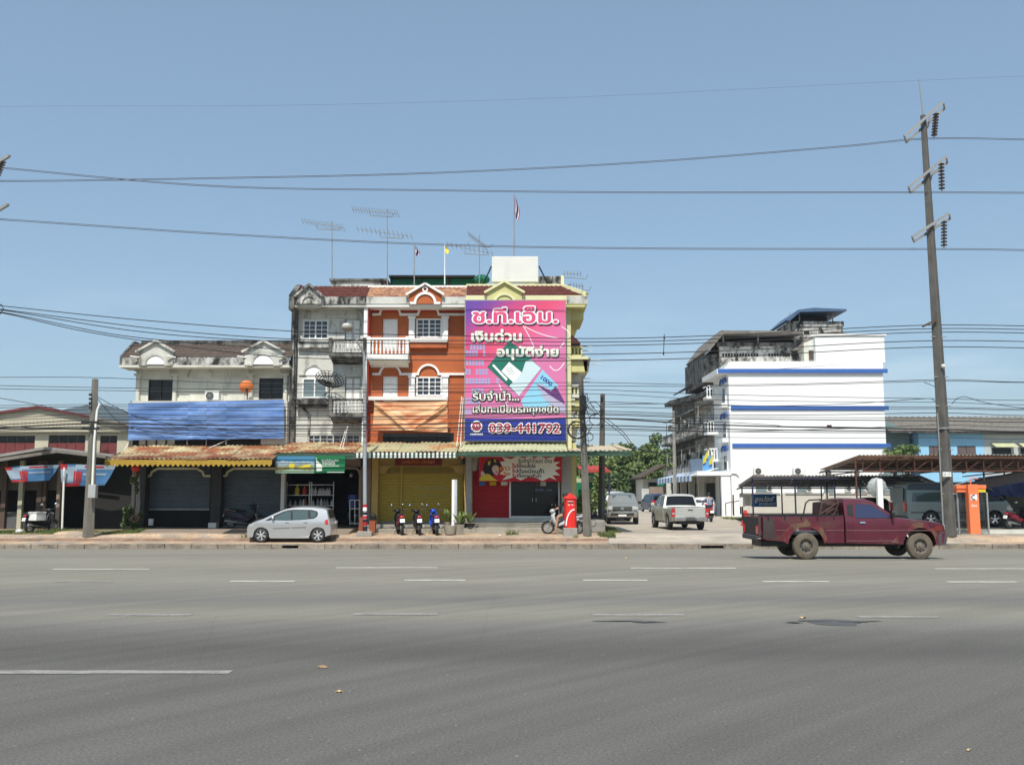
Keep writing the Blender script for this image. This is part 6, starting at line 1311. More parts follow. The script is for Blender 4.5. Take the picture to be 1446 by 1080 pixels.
# ================================================================ MOTORBIKES
def scooter(label, mc, m2, group=None, lean=.0, rack=None, steer=.25, wheelm=None, name='motorbike'):
    t = T(name, label, 'motorbike', group=group); r = .27; wm = wheelm or MT['dull_steel']
    for x, nm in ((.62, 'front_wheel'), (-.60, 'rear_wheel')):
        w_ = ob(nm, MB().lathe([(r * .70, -.045), (r * .93, -.055), (r * 1.02, 0), (r * .93, .055), (r * .70, .045), (r * .70, -.045)], (x, 0, r), 22, 'y'), MT['rubber'], t, smooth=40)
        g = MB().lathe([(r * .72, -.03), (r * .62, 0), (r * .72, .03)], (x, 0, r), 22, 'y').lathe([(0, -.06), (.11, -.05), (.11, .05), (0, .06)], (x, 0, r), 12, 'y')
        for k in range(5): a = 2 * math.pi * k / 5; g.bar((x, 0, r), (x + r * .78 * math.cos(a), 0, r + r * .78 * math.sin(a)), .022, .03)
        ob('rim', g, wm, w_)
        ob('mudguard', MB().lathe([(r * 1.05, -.05), (r * 1.12, 0), (r * 1.05, .05)], (0, 0, 0), 22, 'y').mesh('mudguard'), mc, t) if 0 else None
        g = MB(); pr = None
        for k in range(9):
            a = R((20 if x > 0 else 30) + 14 * k); p_ = [(x + (r + .04) * math.cos(a), y, r + (r + .04) * math.sin(a) - .02 * abs(y) * 20 * .3) for y in (-.06, -.03, .03, .06)]
            if pr:
                for j in range(3): g.face(pr[j], pr[j + 1], p_[j + 1], p_[j])
            pr = p_
        ob('mudguard', g, mc if x > 0 else MT['black'], t, smooth=60)
    g = MB()
    for s in (-.07, .07): g.cyl((.62, s, r), (.40, s * .9, .74), .018, .022, 6)
    ob('front_fork', g, MT['dull_steel'], t)
    def blobx(name, secs, m):
        g = MB(); i0 = 0
        for (x, z, hy, hz) in secs:
            g.v += [(x, hy * math.cos(2 * math.pi * j / 12), z + hz * math.sin(2 * math.pi * j / 12)) for j in range(12)]
        for k in range(len(secs) - 1):
            for j in range(12): a = k * 12 + j; b = k * 12 + (j + 1) % 12; g.f.append((a, b, b + 12, a + 12))
        g.f.append(tuple(range(11, -1, -1))); g.f.append(tuple(range((len(secs) - 1) * 12, len(secs) * 12)))
        return ob(name, g, m, t, smooth=50)
    blobx('tail_body', [(-.86, .74, .05, .04), (-.78, .72, .10, .07), (-.5, .66, .13, .10), (-.2, .58, .13, .12), (.0, .50, .10, .12)], mc)
    blobx('seat', [(-.74, .81, .06, .025), (-.6, .80, .12, .045), (-.3, .765, .13, .05), (.0, .73, .12, .05), (.08, .69, .07, .03)], MT['black'])
    blobx('engine', [(-.62, .34, .08, .07), (-.3, .33, .14, .14), (.05, .32, .14, .14), (.24, .36, .10, .10)], MT['black'])
    blobx('side_cover', [(-.66, .58, .10, .05), (-.4, .54, .15, .12), (-.1, .46, .15, .14), (.16, .36, .13, .10), (.34, .42, .09, .09)], mc)
    blobx('frame', [(-.1, .48, .06, .06), (.1, .42, .06, .06), (.25, .50, .05, .06), (.40, .80, .04, .06)], MT['black'])
    g = MB(); sec = [(.34, .30, .17), (.42, .46, .20), (.47, .62, .20), (.50, .76, .15), (.44, .88, .11)]; pr = None
    for x, z, hy in sec:
        row = [(x - .10 * (abs(j) / 3) ** 2 * 1.4, hy * j / 3, z) for j in range(-3, 4)]
        if pr:
            for j in range(6): g.face(pr[j], pr[j + 1], row[j + 1], row[j])
        pr = row
    ls_ = ob('leg_shield', g, m2, t, smooth=60); so = ls_.modifiers.new('s', 'SOLIDIFY'); so.thickness = .02
    fr = T('handlebar_unit', None, None); fr.parent = t; fr.location = (.40, 0, 0); fr.rotation_euler = (0, 0, steer)
    def fp(nm, g, m, sm=50): o = ob(nm, g, m, None, smooth=sm); o.parent = fr; return o
    fp('headlamp_cowl', MB().ball((.02, 0, .93), .12, 10, (1, 1.2, .8)), m2); fp('headlight', MB().ball((.10, 0, .93), .075, 8, (.7, 1.1, .8)), MT['lamp_clear'])
    fp('handlebar', MB().tube([(-.14, -.34, .96), (-.04, -.18, .98), (0, 0, .97), (-.04, .18, .98), (-.14, .34, .96)], .016, 6).cyl((-.19, -.35, .96), (-.10, -.24, .965), .022).cyl((-.19, .35, .96), (-.10, .24, .965), .022), MT['black'])
    for s in (-1, 1): 
        fp('mirror_stem', MB().tube([(-.06, s * .20, .98), (-.02, s * .26, 1.08), (-.02, s * .28, 1.16)], .007, 5), MT['black'])
        fp('mirror', MB().ball((-.02, s * .29, 1.19), .055, 8, (.35, 1.2, 1)), MT['chrome'])
    ob('tail_light', MB().ball((-.86, 0, .72), .06, 8, (.5, 1.6, .7)), MT['lamp_red'], t, smooth=60)
    ob('number_plate', MB().bar((-.93, 0, .50), (-.89, 0, .64), .19, .008, up=(1, 0, 0)), MT['plate_white'], t)
    ob('plate_bracket', MB().bar((-.90, 0, .46), (-.84, 0, .68), .08, .02, up=(1, 0, 0)), MT['black'], t)
    ob('exhaust', MB().cyl((-.82, -.15, .34), (-.30, -.14, .27), .05, .035, 10).cyl((-.30, -.14, .27), (.1, -.10, .22), .022, .02, 8), MT['dull_steel'], t, smooth=50)
    ob('stand', MB().tube([(-.02, .10, .28), (.05, .26, .01)], .012, 5), MT['black'], t)
    for s in (-1, 1): ob('foot_peg', MB().cyl((.06, s * .1, .27), (.06, s * .26, .27), .015), MT['black'], t)
    for s in (-1, 1): ob('grab_rail', MB().tube([(-.35, s * .13, .74), (-.6, s * .14, .80), (-.84, s * .08, .82)], .011, 5), MT['dull_steel'], t)
    return t
flat('bk_red', (.20, .015, .03), .35); flat('bk_dark', (.035, .03, .05), .35); flat('bk_blue', (.02, .08, .50), .35); flat('bk_white', (.45, .47, .49), .35); flat('bk_crimson', (.45, .02, .03), .35)
def putbike(o, px, py, Y, rz, z=None, s=1.0, lean=.10):
    q = P(px, py, Y); place(o, q.x, Y, GZ(Y) if z is None else z, rz, s); o.rotation_euler = (lean, 0, rz); return o
gb = 'motorbikes parked before the yellow shutter'
putbike(scooter('dark red motorbike, left one of the three before the yellow shutter', _mats['bk_red'], MT['black'], gb, steer=.5), 565, 754, 39.1, R(90 + 14), lean=-.06)
putbike(scooter('dark purple motorbike, middle one of the three before the yellow shutter', _mats['bk_dark'], MT['black'], gb, steer=.4), 591, 754, 39.1, R(90 + 10), lean=-.06)
putbike(scooter('bright blue motorbike with a red tail before the yellow shutter', _mats['bk_blue'], _mats['bk_blue'], gb, steer=.5), 615, 754, 39.1, R(90 + 10), lean=-.06)
putbike(scooter('dark motorbike standing side-on before the closed grey shutter', _mats['bk_dark'], MT['black'], steer=.3), 346, 741, 41.3, R(0), .17, lean=.10)
wbk = putbike(scooter('black delivery motorbike with a white box on its rear rack at the left house', MT['black'], MT['black'], steer=.4), 58, 748, 41.0, R(70), .0, lean=-.05)
o = T('delivery_box', 'white box strapped on the rear rack of the black motorbike', 'box', (0, 0, 0)); ob('box', MB().box(-.26, .26, -.22, .22, 0, .34), MT['white_paint'], o, bevel=.02); ob('lid', MB().box(-.275, .275, -.235, .235, .30, .37), mat('box_lid', (.6, .6, .58), .5), o, bevel=.02); q = P(49, 733, 40.3); place(o, q.x, 40.5, q.z - .06, R(70))
rdb = putbike(scooter('grey-white scooter seen side-on behind the red post box', _mats['bk_white'], _mats['bk_white'], steer=.2), 795, 753, 39.35, math.pi, .0, lean=0)
sr = putbike(scooter('red motorbike ridden up the side street', _mats['bk_crimson'], _mats['bk_crimson'], steer=0), 1001, 734, 58, R(90), .006, 1.05, 0)
gq = 'motorbikes near the shelters'
putbike(scooter('dark motorbike standing left of the minivan', MT['black'], MT['black'], gq, steer=.4), 1276, 735, 50, R(60), .0)
putbike(scooter('motorbike half hidden behind the dark one, left of the minivan', _mats['bk_white'], MT['black'], gq, steer=.4), 1263, 733, 52, R(80), .0)
putbike(scooter('dark red motorbike at the right edge in the shade of the blue tarpaulin', _mats['bk_red'], MT['black'], gq, steer=.4), 1436, 745, 43.5, R(30), .05)
gp = 'motorbikes beside the corner shop'
putbike(scooter('black motorbike in the shade beside the corner shop, nearer the road', MT['black'], _mats['bk_dark'], gp, steer=.4), 838, 736, 51.5, R(-80), .0)
putbike(scooter('motorbike with a white front behind the black one beside the corner shop', _mats['bk_white'], _mats['bk_white'], gp, steer=.4), 843, 732, 55, R(-85), .0)
ob('helmet', MB().ball(P(838, 706, 51.6), .15, 12, (1.1, 1, .9)), MT['white_paint'], None, 'white helmet resting on the black motorbike beside the corner shop', 'helmet', smooth=60)

# ================================================================ PEOPLE
def person(label, J, E_, skin_parts, top_m, bot_m, loc, rz, hair=True, plaid=None, shirt_names=('chest', 'lsh', 'lel', 'rsh', 'rel', 'belly'), short=True, s=1.0, bare=()):
    """J: joint -> (x, y, z, radius); E_: bones. One continuous skinned body, colours by nearest bone"""
    names = list(J); me = bpy.data.meshes.new('body'); me.from_pydata([J[n][:3] for n in names], [(names.index(a), names.index(b)) for a, b in E_], [])
    o = bpy.data.objects.new('body', me); col.objects.link(o); md = o.modifiers.new('skin', 'SKIN'); md.use_smooth_shade = True
    for i, n in enumerate(names): me.skin_vertices[0].data[i].radius = (J[n][3], J[n][3] * (J[n][4] if len(J[n]) > 4 else 1)); me.skin_vertices[0].data[i].use_root = (n == 'pelvis')
    sb = o.modifiers.new('sub', 'SUBSURF'); sb.levels = 2; sb.render_levels = 2
    dg = bpy.context.evaluated_depsgraph_get(); dg.update(); me2 = bpy.data.meshes.new_from_object(o.evaluated_get(dg)); bpy.data.objects.remove(o)
    me2.materials.clear(); mats_ = [MT['skin'], top_m, bot_m, MT['black'], MT['black']]
    for m in mats_: me2.materials.append(m)
    reg = {n: skin_parts.get(n, 0) for n in names}
    segs = [(Vector(J[a][:3]), Vector(J[b][:3]), a, b) for a, b in E_]
    for f in me2.polygons:
        c_ = f.center; best = None
        for p, q, a, b in segs:
            d = q - p; t = max(0, min(1, (c_ - p).dot(d) / d.dot(d))); ds = (c_ - (p + d * t)).length
            if best is None or ds < best[0]: best = (ds, a if t < .5 else b)
        f.material_index = reg[best[1]]
    t = T('person', label, 'person', loc); b = ob('body', me2, None, t, smooth=180); b.location = (0, 0, 0)
    h = Vector(J['head'][:3]); r = J['head'][3]
    hr = ob('hair', MB().ball(h + Vector((-.02, 0, .035)), r * 1.18, 12, (1.0, .92, 1.0)), MT['black'], None, smooth=180); hr.parent = t
    for k, (nm, m, c_, rr_, sq) in enumerate((('nose', MT['skin'], h + Vector((r * 1.12, 0, -.02)), .016, (1, .8, 1.4)), ('ear', MT['skin'], h + Vector((0, r, -.01)), .025, (.6, .4, 1)), ('ear', MT['skin'], h + Vector((0, -r, -.01)), .025, (.6, .4, 1)), ('eye', MT['black'], h + Vector((r * 1.0, .032, .012)), .010, (1, 1.2, .8)), ('eye', MT['black'], h + Vector((r * 1.0, -.032, .012)), .010, (1, 1.2, .8)), ('mouth', MT['lantern_red'], h + Vector((r * 1.02, 0, -.055)), .012, (.6, 2, .5)))):
        o = ob(nm, MB().ball(c_, rr_, 8, sq), m, None, smooth=180); o.parent = t
    for sd_, n in ((1, 'lhand'), (-1, 'rhand')):          # fingers closed round the grip, thumb under it
        hp = Vector(J[n][:3])
        for k in range(4):
            y = hp.y + sd_ * (.0 + .020 * (k - 1.5)); l_ = (.040, .046, .044, .036)[k]
            o = ob('finger', MB().tube([(hp.x - .01, y, hp.z + .01), (hp.x + l_, y, hp.z + .018), (hp.x + l_ + .018, y, hp.z - .012), (hp.x + l_ - .008, y, hp.z - .030)], [.011, .010, .009, .007], 6), MT['skin'], None, smooth=60); o.parent = t
        o = ob('thumb', MB().tube([(hp.x - .01, hp.y - sd_ * .035, hp.z), (hp.x + .02, hp.y - sd_ * .048, hp.z - .022), (hp.x + .045, hp.y - sd_ * .040, hp.z - .034)], [.012, .011, .008], 6), MT['skin'], None, smooth=60); o.parent = t
    t.location = loc; t.rotation_euler = (0, 0, rz); t.scale = (s, s, s); return t
BE = [('pelvis', 'belly'), ('belly', 'chest'), ('chest', 'neck'), ('neck', 'head'), ('chest', 'lsh'), ('lsh', 'lel'), ('lel', 'lhand'), ('chest', 'rsh'), ('rsh', 'rel'), ('rel', 'rhand'), ('pelvis', 'lhip'), ('lhip', 'lkn'), ('lkn', 'lan'), ('lan', 'lto'), ('pelvis', 'rhip'), ('rhip', 'rkn'), ('rkn', 'ran'), ('ran', 'rto')]
def rider_joints(fl, fr, lz, rz_):
    return {'pelvis': (-.22, 0, .87, .135, .85), 'belly': (-.20, 0, 1.02, .125, .85), 'chest': (-.15, 0, 1.23, .145, .8), 'neck': (-.12, 0, 1.42, .055), 'head': (-.10, 0, 1.545, .092),
            'lsh': (-.14, .19, 1.33, .062), 'lel': (.06, .27, 1.12, .043), 'lhand': (.28, .29, 1.0, .032), 'rsh': (-.14, -.19, 1.33, .062), 'rel': (.06, -.27, 1.12, .043), 'rhand': (.28, -.29, 1.0, .032),
            'lhip': (-.16, .11, .82, .10), 'lkn': (.20, .22, .70, .062), 'lan': (*fl, lz, .042), 'lto': (fl[0] + .14, fl[1] + .01, lz - .05, .035),
            'rhip': (-.16, -.11, .82, .10), 'rkn': (.20, -.22, .70, .062), 'ran': (*fr, rz_, .042), 'rto': (fr[0] + .14, fr[1] - .01, rz_ - .05, .035)}
sp1 = dict(pelvis=2, belly=1, chest=1, lsh=1, lel=1, rsh=1, rel=1, lhip=2, rhip=2, neck=0, head=0)
flat('cloth_black', (.02, .02, .022), .9); flat('cloth_shorts', (.03, .03, .045), .9); flat('cloth_jeans', (.04, .045, .07), .9)
pm = mat('cloth_plaid', (.38, .42, .52), .9, var=.05)
def plaid(m):
    n = m.node_tree.nodes; l = m.node_tree.links.new; b = n['Principled BSDF']; g = n.new('ShaderNodeTexCoord'); s_ = n.new('ShaderNodeSeparateXYZ'); l(g.outputs['Object'], s_.inputs[0]); cur = b.inputs['Base Color'].links[0].from_socket
    for ax, fr in (('Y', 48), ('Z', 48)):
        q = n.new('ShaderNodeMath'); q.operation = 'MULTIPLY'; q.inputs[1].default_value = fr; l(s_.outputs[ax], q.inputs[0]); q2 = n.new('ShaderNodeMath'); q2.operation = 'SINE'; l(q.outputs[0], q2.inputs[0])
        q3 = n.new('ShaderNodeMath'); q3.operation = 'GREATER_THAN'; q3.inputs[1].default_value = .1; l(q2.outputs[0], q3.inputs[0]); q4 = n.new('ShaderNodeMath'); q4.operation = 'MULTIPLY'; q4.inputs[1].default_value = .62; l(q3.outputs[0], q4.inputs[0])
        mx = n.new('ShaderNodeMixRGB'); l(q4.outputs[0], mx.inputs[0]); l(cur, mx.inputs[1]); mx.inputs[2].default_value = (.05, .06, .14, 1); cur = mx.outputs[0]
    l(cur, b.inputs['Base Color'])
plaid(pm)
person('person in a black shirt and shorts sitting on the scooter behind the red post box', rider_joints((.30, .27), (.12, -.24), .10, .36), BE, sp1, _mats['cloth_black'], _mats['cloth_shorts'], (rdb.location.x - .02, 39.33, .0), math.pi)
sp2 = dict(sp1); sp2.update(lkn=2, rkn=2, lan=2, ran=2, lto=3, rto=3, lel=0, rel=0)
person('person in a checked blue and white shirt riding the red motorbike, seen from behind', rider_joints((.10, .20), (.10, -.20), .33, .33), BE, sp2, pm, _mats['cloth_jeans'], (sr.location.x, 58, .02), R(90), s=1.03)
# ================================================================ RIGHT SIDE: white building row, shelters, blue house
Yw = 72.0
def XW(px, py=560, Y=Yw): return P(px, py, Y).x
wx0, wx1 = XW(1031, 620), XW(1251, 620)
SD = 5.5
W = T('apartment_building', 'tall bright white building with three blue stripes on its windowless side wall', 'building', ((wx0 + wx1) / 2, Yw, 0))
ztop = PZ(520, Yw); 
ob('wall', MB().box(wx0, wx1, Yw, Yw + SD, 0, PZ(512, Yw)), MT['white_wall'], W)
ob('wall_upper', MB().box(XW(1152, 500), XW(1245, 500) + .25, Yw + .01, Yw + .5, PZ(512, Yw) + .001, PZ(474, Yw)), MT['white_wall'], W)
ob('coping', MB().box(XW(1144, 474), XW(1251, 474), Yw - .1, Yw + .6, PZ(474, Yw) + .001, PZ(472, Yw)), MT['clean_trim'], W)
ob('parapet', MB().prism([(XW(1016, 528), PZ(528, Yw)), (XW(1031, 512), PZ(510.5, Yw)), (wx1, PZ(510.5, Yw)), (wx1, PZ(523, Yw)), (XW(1016, 528), PZ(527, Yw))], Yw - .12, Yw - .001), MT['clean_trim'], W)
for py, x0 in ((524, 1013), (576, 1032), (629, 1034)): ob('blue_stripe', MB().box(XW(x0, py), wx1 + .3, Yw - (.09 if py > 530 else .20), Yw - .003 if py > 530 else Yw - .13, PZ(py + 3.0, Yw), PZ(py - 2.8, Yw)), MT['stripe_blue'], W)
for a, b, py in ((1078, 1090, 528), (1170, 1182, 527.5)): pass
ob('eave_return', MB().box(wx0 - .9, wx0 - .002, Yw - .15, Yw + SD, PZ(528, Yw), PZ(521, Yw)), MT['clean_trim'], W)
# street face of the white unit (faces left)
def sidebox(name, y0, y1, z0, z1, m, d=.05, x=None, par=None): x = wx0 if x is None else x; return ob(name, MB().box(x - d, x + .01, y0, y1, z0, z1), m, par or W)
for py in (555, 605, 652):
    z0 = PZ(py + 12, Yw); z1 = PZ(py - 11, Yw)
    w_ = sidebox('window', Yw + .9, Yw + 2.0, z0, z1, MT['clean_trim'], .08); 
    for k in range(2): ob('pane', MB().box(wx0 - .10, wx0 - .07, Yw + 1.0 + .5 * k, Yw + 1.4 + .5 * k, z0 + .08, z1 - .08), MT['glass_blue'], w_)
    sidebox('sill', Yw + .6, Yw + 2.3, z0 - .35, z0 - .05, MT['clean_trim'], .45)
    for k in range(2):
        g = MB(); cz = z1 + .28; cy = Yw + .9 + 1.1 * k; pr = None
        for j in range(9):
            a = math.pi * j / 8; p_ = (wx0 - .12, cy + .5 * math.cos(a), cz + .38 * math.sin(a))
            if pr: g.bar(pr, p_, .12, .12)
            pr = p_
        ob('arch_moulding', g, MT['stripe_blue'], W)
for py, h in ((600, 14), (548, 13), (640, 12)):
    z0 = PZ(py + 6, Yw); b = ob('balcony', MB().box(wx0 - 1.15, wx0 - .002, Yw + 2.7, Yw + 4.1, z0 - .2, z0), MT['clean_trim'], W)
    ob('railing', MB().box(wx0 - 1.15, wx0 - 1.05, Yw + 2.7, Yw + 4.1, z0 + .75, z0 + .85).box(wx0 - 1.15, wx0, Yw + 2.7, Yw + 2.8, z0 + .75, z0 + .85), MT['clean_trim'], b)
    for k in range(5): ob('baluster', MB().box(wx0 - 1.13 + .22 * k, wx0 - 1.05 + .22 * k, Yw + 2.72, Yw + 2.78, z0, z0 + .75), MT['clean_trim'], b)
ob('ground_opening', MB().box(wx0 - .06, wx0 + .01, Yw + .8, Yw + 3.8, .1, 3.0), MT['shutter_grey'], W)
ob('porch_beam', MB().box(wx0 - 2.6, wx0 - .003, Yw - .1, Yw + SD, PZ(671, Yw), PZ(665, Yw)), MT['clean_trim'], W)
ob('porch_column', MB().box(wx0 - .75, wx0 - .061, Yw - .02, Yw + .35, 0, PZ(671, Yw) - .01), MT['clean_trim'], W)
ob('downpipe', MB().tube([(wx0 - .3, Yw - .06, PZ(668, Yw)), (wx0 + .35, Yw - .08, PZ(668, Yw)), (wx0 + .6, Yw - .08, PZ(672, Yw)), (wx0 + .65, Yw - .08, 0)], .06, 6), MT['clean_trim'], W)
# weathered storeys rising behind the white unit
W2 = T('roof_storey', 'blackened concrete top storey with vent slots under a thin grey roof, behind the white wall', 'building', (XW(1080), 78, PZ(512, 76)))
Yq = 77.0
ob('wall', MB().box(XW(1016, 500, Yq), XW(1133, 500, Yq), Yq, Yq + 9, PZ(530, Yq), PZ(486, Yq)), MT['mould_white'], W2)
for a, b in ((1020, 1075), (1085, 1130)):
    for k in range(int((b - a) / 4)): ob('vent_slot', MB().box(XW(a + 4 * k, 501, Yq), XW(a + 4 * k + 2.6, 501, Yq), Yq - .012, Yq + .01, PZ(503.5, Yq), PZ(499, Yq)), MT['dark_inside'], W2)
ob('parapet_band', MB().box(XW(1012, 488, Yq), XW(1133, 488, Yq), Yq - .15, Yq - .002, PZ(489, Yq), PZ(484, Yq)), MT['mould_dark'], W2)
ob('roof', MB().prism([(XW(993, 497, Yq), PZ(497, Yq)), (XW(1013, 471, Yq), PZ(470, Yq)), (XW(1128, 471, Yq), PZ(471, Yq)), (XW(1128, 474, Yq), PZ(474, Yq)), (XW(1018, 474, Yq), PZ(474, Yq)), (XW(998, 497, Yq), PZ(498, Yq))], Yq - 1.2, Yq + 8), MT['tile_grey'], W2)
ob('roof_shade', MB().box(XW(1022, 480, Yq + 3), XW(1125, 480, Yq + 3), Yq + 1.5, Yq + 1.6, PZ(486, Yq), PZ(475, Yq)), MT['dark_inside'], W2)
for px in (1021, 1070, 1122): ob('post', MB().box(XW(px, 480, Yq) - .06, XW(px, 480, Yq) + .06, Yq - .1, Yq, PZ(487, Yq), PZ(474, Yq)), MT['dull_steel'], W2)
ob('side_wall', MB().box(XW(992, 512, Yq + 1), XW(1016, 512, Yq) - .002, Yq + .5, Yq + 9, PZ(540, Yq), PZ(499, Yq)), MT['mould_dark'], W2)
W3 = T('stair_house', 'small concrete stair house with a blue tiled hip roof, highest on the white building', 'building', (XW(1155), 80, PZ(474, 79)))
Yt = 80.0
ob('wall', MB().box(XW(1117, 465, Yt), XW(1190, 465, Yt), Yt, Yt + 4, PZ(500, Yt), PZ(461, Yt)), MT['mould_white'], W3)
ob('parapet', MB().box(XW(1115, 457, Yt), XW(1191, 457, Yt), Yt - .1, Yt + 4.1, PZ(461, Yt) + .002, PZ(454, Yt)), MT['mould_white'], W3)
ob('opening', MB().box(XW(1135, 468, Yt), XW(1143, 468, Yt), Yt - .02, Yt + .02, PZ(472, Yt), PZ(467, Yt)), MT['dark_inside'], W3)
x0, x1 = XW(1106, 440, Yt), XW(1191, 440, Yt); zr, ze = PZ(436.5, Yt), PZ(453, Yt)
g = MB(); A_ = [(x0, Yt - 1, PZ(455, Yt)), (x1, Yt - 1, PZ(439.5, Yt)), (x1, Yt + 5, PZ(439.5, Yt)), (x0, Yt + 5, PZ(455, Yt))]; c1, c2_ = (XW(1124, 440, Yt), Yt + 1.5, zr), (XW(1172, 440, Yt), Yt + 1.5, zr)
g.prism([(x0, PZ(454.5, Yt)), (XW(1123, 440, Yt), PZ(440, Yt)), (XW(1145, 440, Yt), PZ(437, Yt)), (XW(1191, 440, Yt), PZ(439, Yt)), (XW(1191, 441, Yt), PZ(441.5, Yt)), (XW(1126, 443, Yt), PZ(443, Yt)), (x0 + .3, PZ(455.5, Yt))], Yt - .8, Yt + 4.6)
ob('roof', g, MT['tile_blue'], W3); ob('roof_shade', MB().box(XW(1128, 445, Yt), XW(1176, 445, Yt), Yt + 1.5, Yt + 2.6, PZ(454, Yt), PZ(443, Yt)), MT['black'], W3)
for px in (1116, 1129, 1176): ob('post', MB().box(XW(px, 450, Yt) - .04, XW(px, 450, Yt) + .04, Yt, Yt + .1, PZ(455, Yt), PZ(442, Yt)), MT['dull_steel'], W3)
ob('gable_wall', MB().prism([(XW(1130, 500, Yq), PZ(515, Yq)), (XW(1152, 500, Yq), PZ(515, Yq)), (XW(1152, 475, Yq), PZ(478, Yq)), (XW(1130, 490, Yq), PZ(487, Yq))], 76, 79), MT['aged_cream'], W2)
ob('gable_roof', MB().prism([(XW(1124, 490, 75.5), PZ(491, 75.5)), (XW(1158, 470, 75.5), PZ(469.5, 75.5)), (XW(1184, 463, 75.5), PZ(465, 75.5)), (XW(1216, 470, 75.5), PZ(471.5, 75.5)), (XW(1216, 474, 75.5), PZ(474, 75.5)), (XW(1184, 467, 75.5), PZ(468, 75.5)), (XW(1130, 492, 75.5), PZ(492, 75.5))], 76.3, 79), MT['tile_grey'], W2)
ob('shutter_panel', MB().box(XW(1142, 500, 76), XW(1152, 500, 76), 75.9, 75.99, PZ(508, 76), PZ(495, 76)), MT['wood_brown'], W2)
# the grimy row further up the street
D('grime_a', (.20, .19, .165), grime=1, gcol=(.022, .02, .018), glow=.40, gscale=(1.3, .9, .8), var=.25, bump=.4, bscale=6)
D('grime_b', (.46, .45, .41), grime=.9, gcol=(.05, .046, .04), glow=.52, gscale=(1.3, .9, .8), var=.2)
rw = random.Random(5)
def row_house(y0, y1, ztop_, m, label, dx=0.):
    H = T('row_house', label, 'shophouse', (wx0 + 4, (y0 + y1) / 2, 0), 'row houses along the side street'); x = wx0 + dx
    ob('wall', MB().box(x, x + 10, y0, y1 - .01, 0, ztop_), m, H)
    for k, z in enumerate((3.5, 6.7)):
        if z + 2 > ztop_: break
        b = ob('balcony', MB().box(x - rw.uniform(.9, 1.3), x - .002, y0 + .2, y1 - .4, z - .2, z), MT['mould_dark'], H); d_ = 1.1
        ob('railing', MB().box(x - d_, x - d_ + .08, y0 + .2, y1 - .4, z + .72, z + .82).box(x - d_, x, y0 + .2, y0 + .28, z + .72, z + .82), MT['mould_dark'], b)
        me = MB().box(-.035, .035, -.035, .035, 0, .72).mesh('baluster'); me.materials.append(MT['mould_white'])
        for j in range(8): ob('baluster', me, None, b, loc=(x - d_ + .04, y0 + .4 + j * (y1 - y0 - .9) / 7, z))
        for j in range(4): ob('baluster', me, None, b, loc=(x - d_ + .15 + j * .26, y0 + .24, z))
        w_ = ob('window', MB().box(x - .05, x, y0 + .5, y1 - 1.9, z + .7, z + 1.95), MT['aged_white'], H)
        for j in range(2): ob('pane', MB().box(x - .07, x - .04, y0 + .58 + j * .6, y0 + 1.08 + j * .6, z + .78, z + 1.87), MT['glass_dark'], w_)
        ob('door', MB().box(x - .05, x, y1 - 1.5, y1 - .7, z + .02, z + 2.1), MT['aged_white'], H)
        if rw.random() < .7: ob('wall_unit', MB().box(x - .9, x - .3, y0 + .5, y0 + 1.3, z + 1.3, z + 1.8), MT['mould_white'], H)
        ob('awning', MB().prism([(x - 1.0, z + 2.2), (x, z + 2.5), (x, z + 2.55), (x - 1.0, z + 2.26)], y0 + .1, y1 - .2), MT['zinc_roof'] if rw.random() < .5 else MT['tile_grey'], H)
        ob('dangling_pipe', MB().tube([(x - 1.2, y0 + .3, z + 2.2), (x - 1.25, y0 + .35, z + .9), (x - 1.35, y0 + 1.2, z - .3)], .04, 5), MT['mould_white'], H)
    ob('eave', MB().box(x - .8, x + 1, y0, y1 - .02, ztop_, ztop_ + .35), MT['mould_dark'], H)
    ob('roof', MB().prism([(x - .7, ztop_ + .352), (x + 2.5, ztop_ + 1.2), (x + 10, ztop_ + 1.2), (x + 10, ztop_ + .352)], y0, y1 - .03), MT['tile_brown'], H)
    ob('ground_door', MB().box(x - .06, x, y0 + .3, y1 - .5, .05, 2.6), MT['dark_inside'], H)
    ob('pillar', MB().box(x - 1.4, x - .9, y0, y0 + .3, 0, 3.3), MT['aged_cream'], H)
    return H
ys_ = [77.6, 81.6, 85.6, 89.6, 93.6, 97.6]
labs = ['mouldy shophouse directly behind the white building, a white balcony on it', 'second mouldy shophouse up the side street from the white one', 'third mouldy shophouse up the side street, balconies blackened', 'fourth mouldy shophouse up the side street, nearly black', 'last and darkest shophouse of the row up the side street']
for k in range(5): row_house(ys_[k], ys_[k + 1], 9.75 + .22 * k, MT['grime_b' if k in (0, 1) else 'grime_a'], labs[k])
ob('roof_canopy', MB().prism([(wx0 - 1.0, 11.1), (wx0 + 1.6, 12.3), (wx0 + 1.6, 12.42), (wx0 - 1.0, 11.22)], 83, 91), MT['black'], None, 'dark sloping canopy on thin posts over the mouldy row', 'canopy')
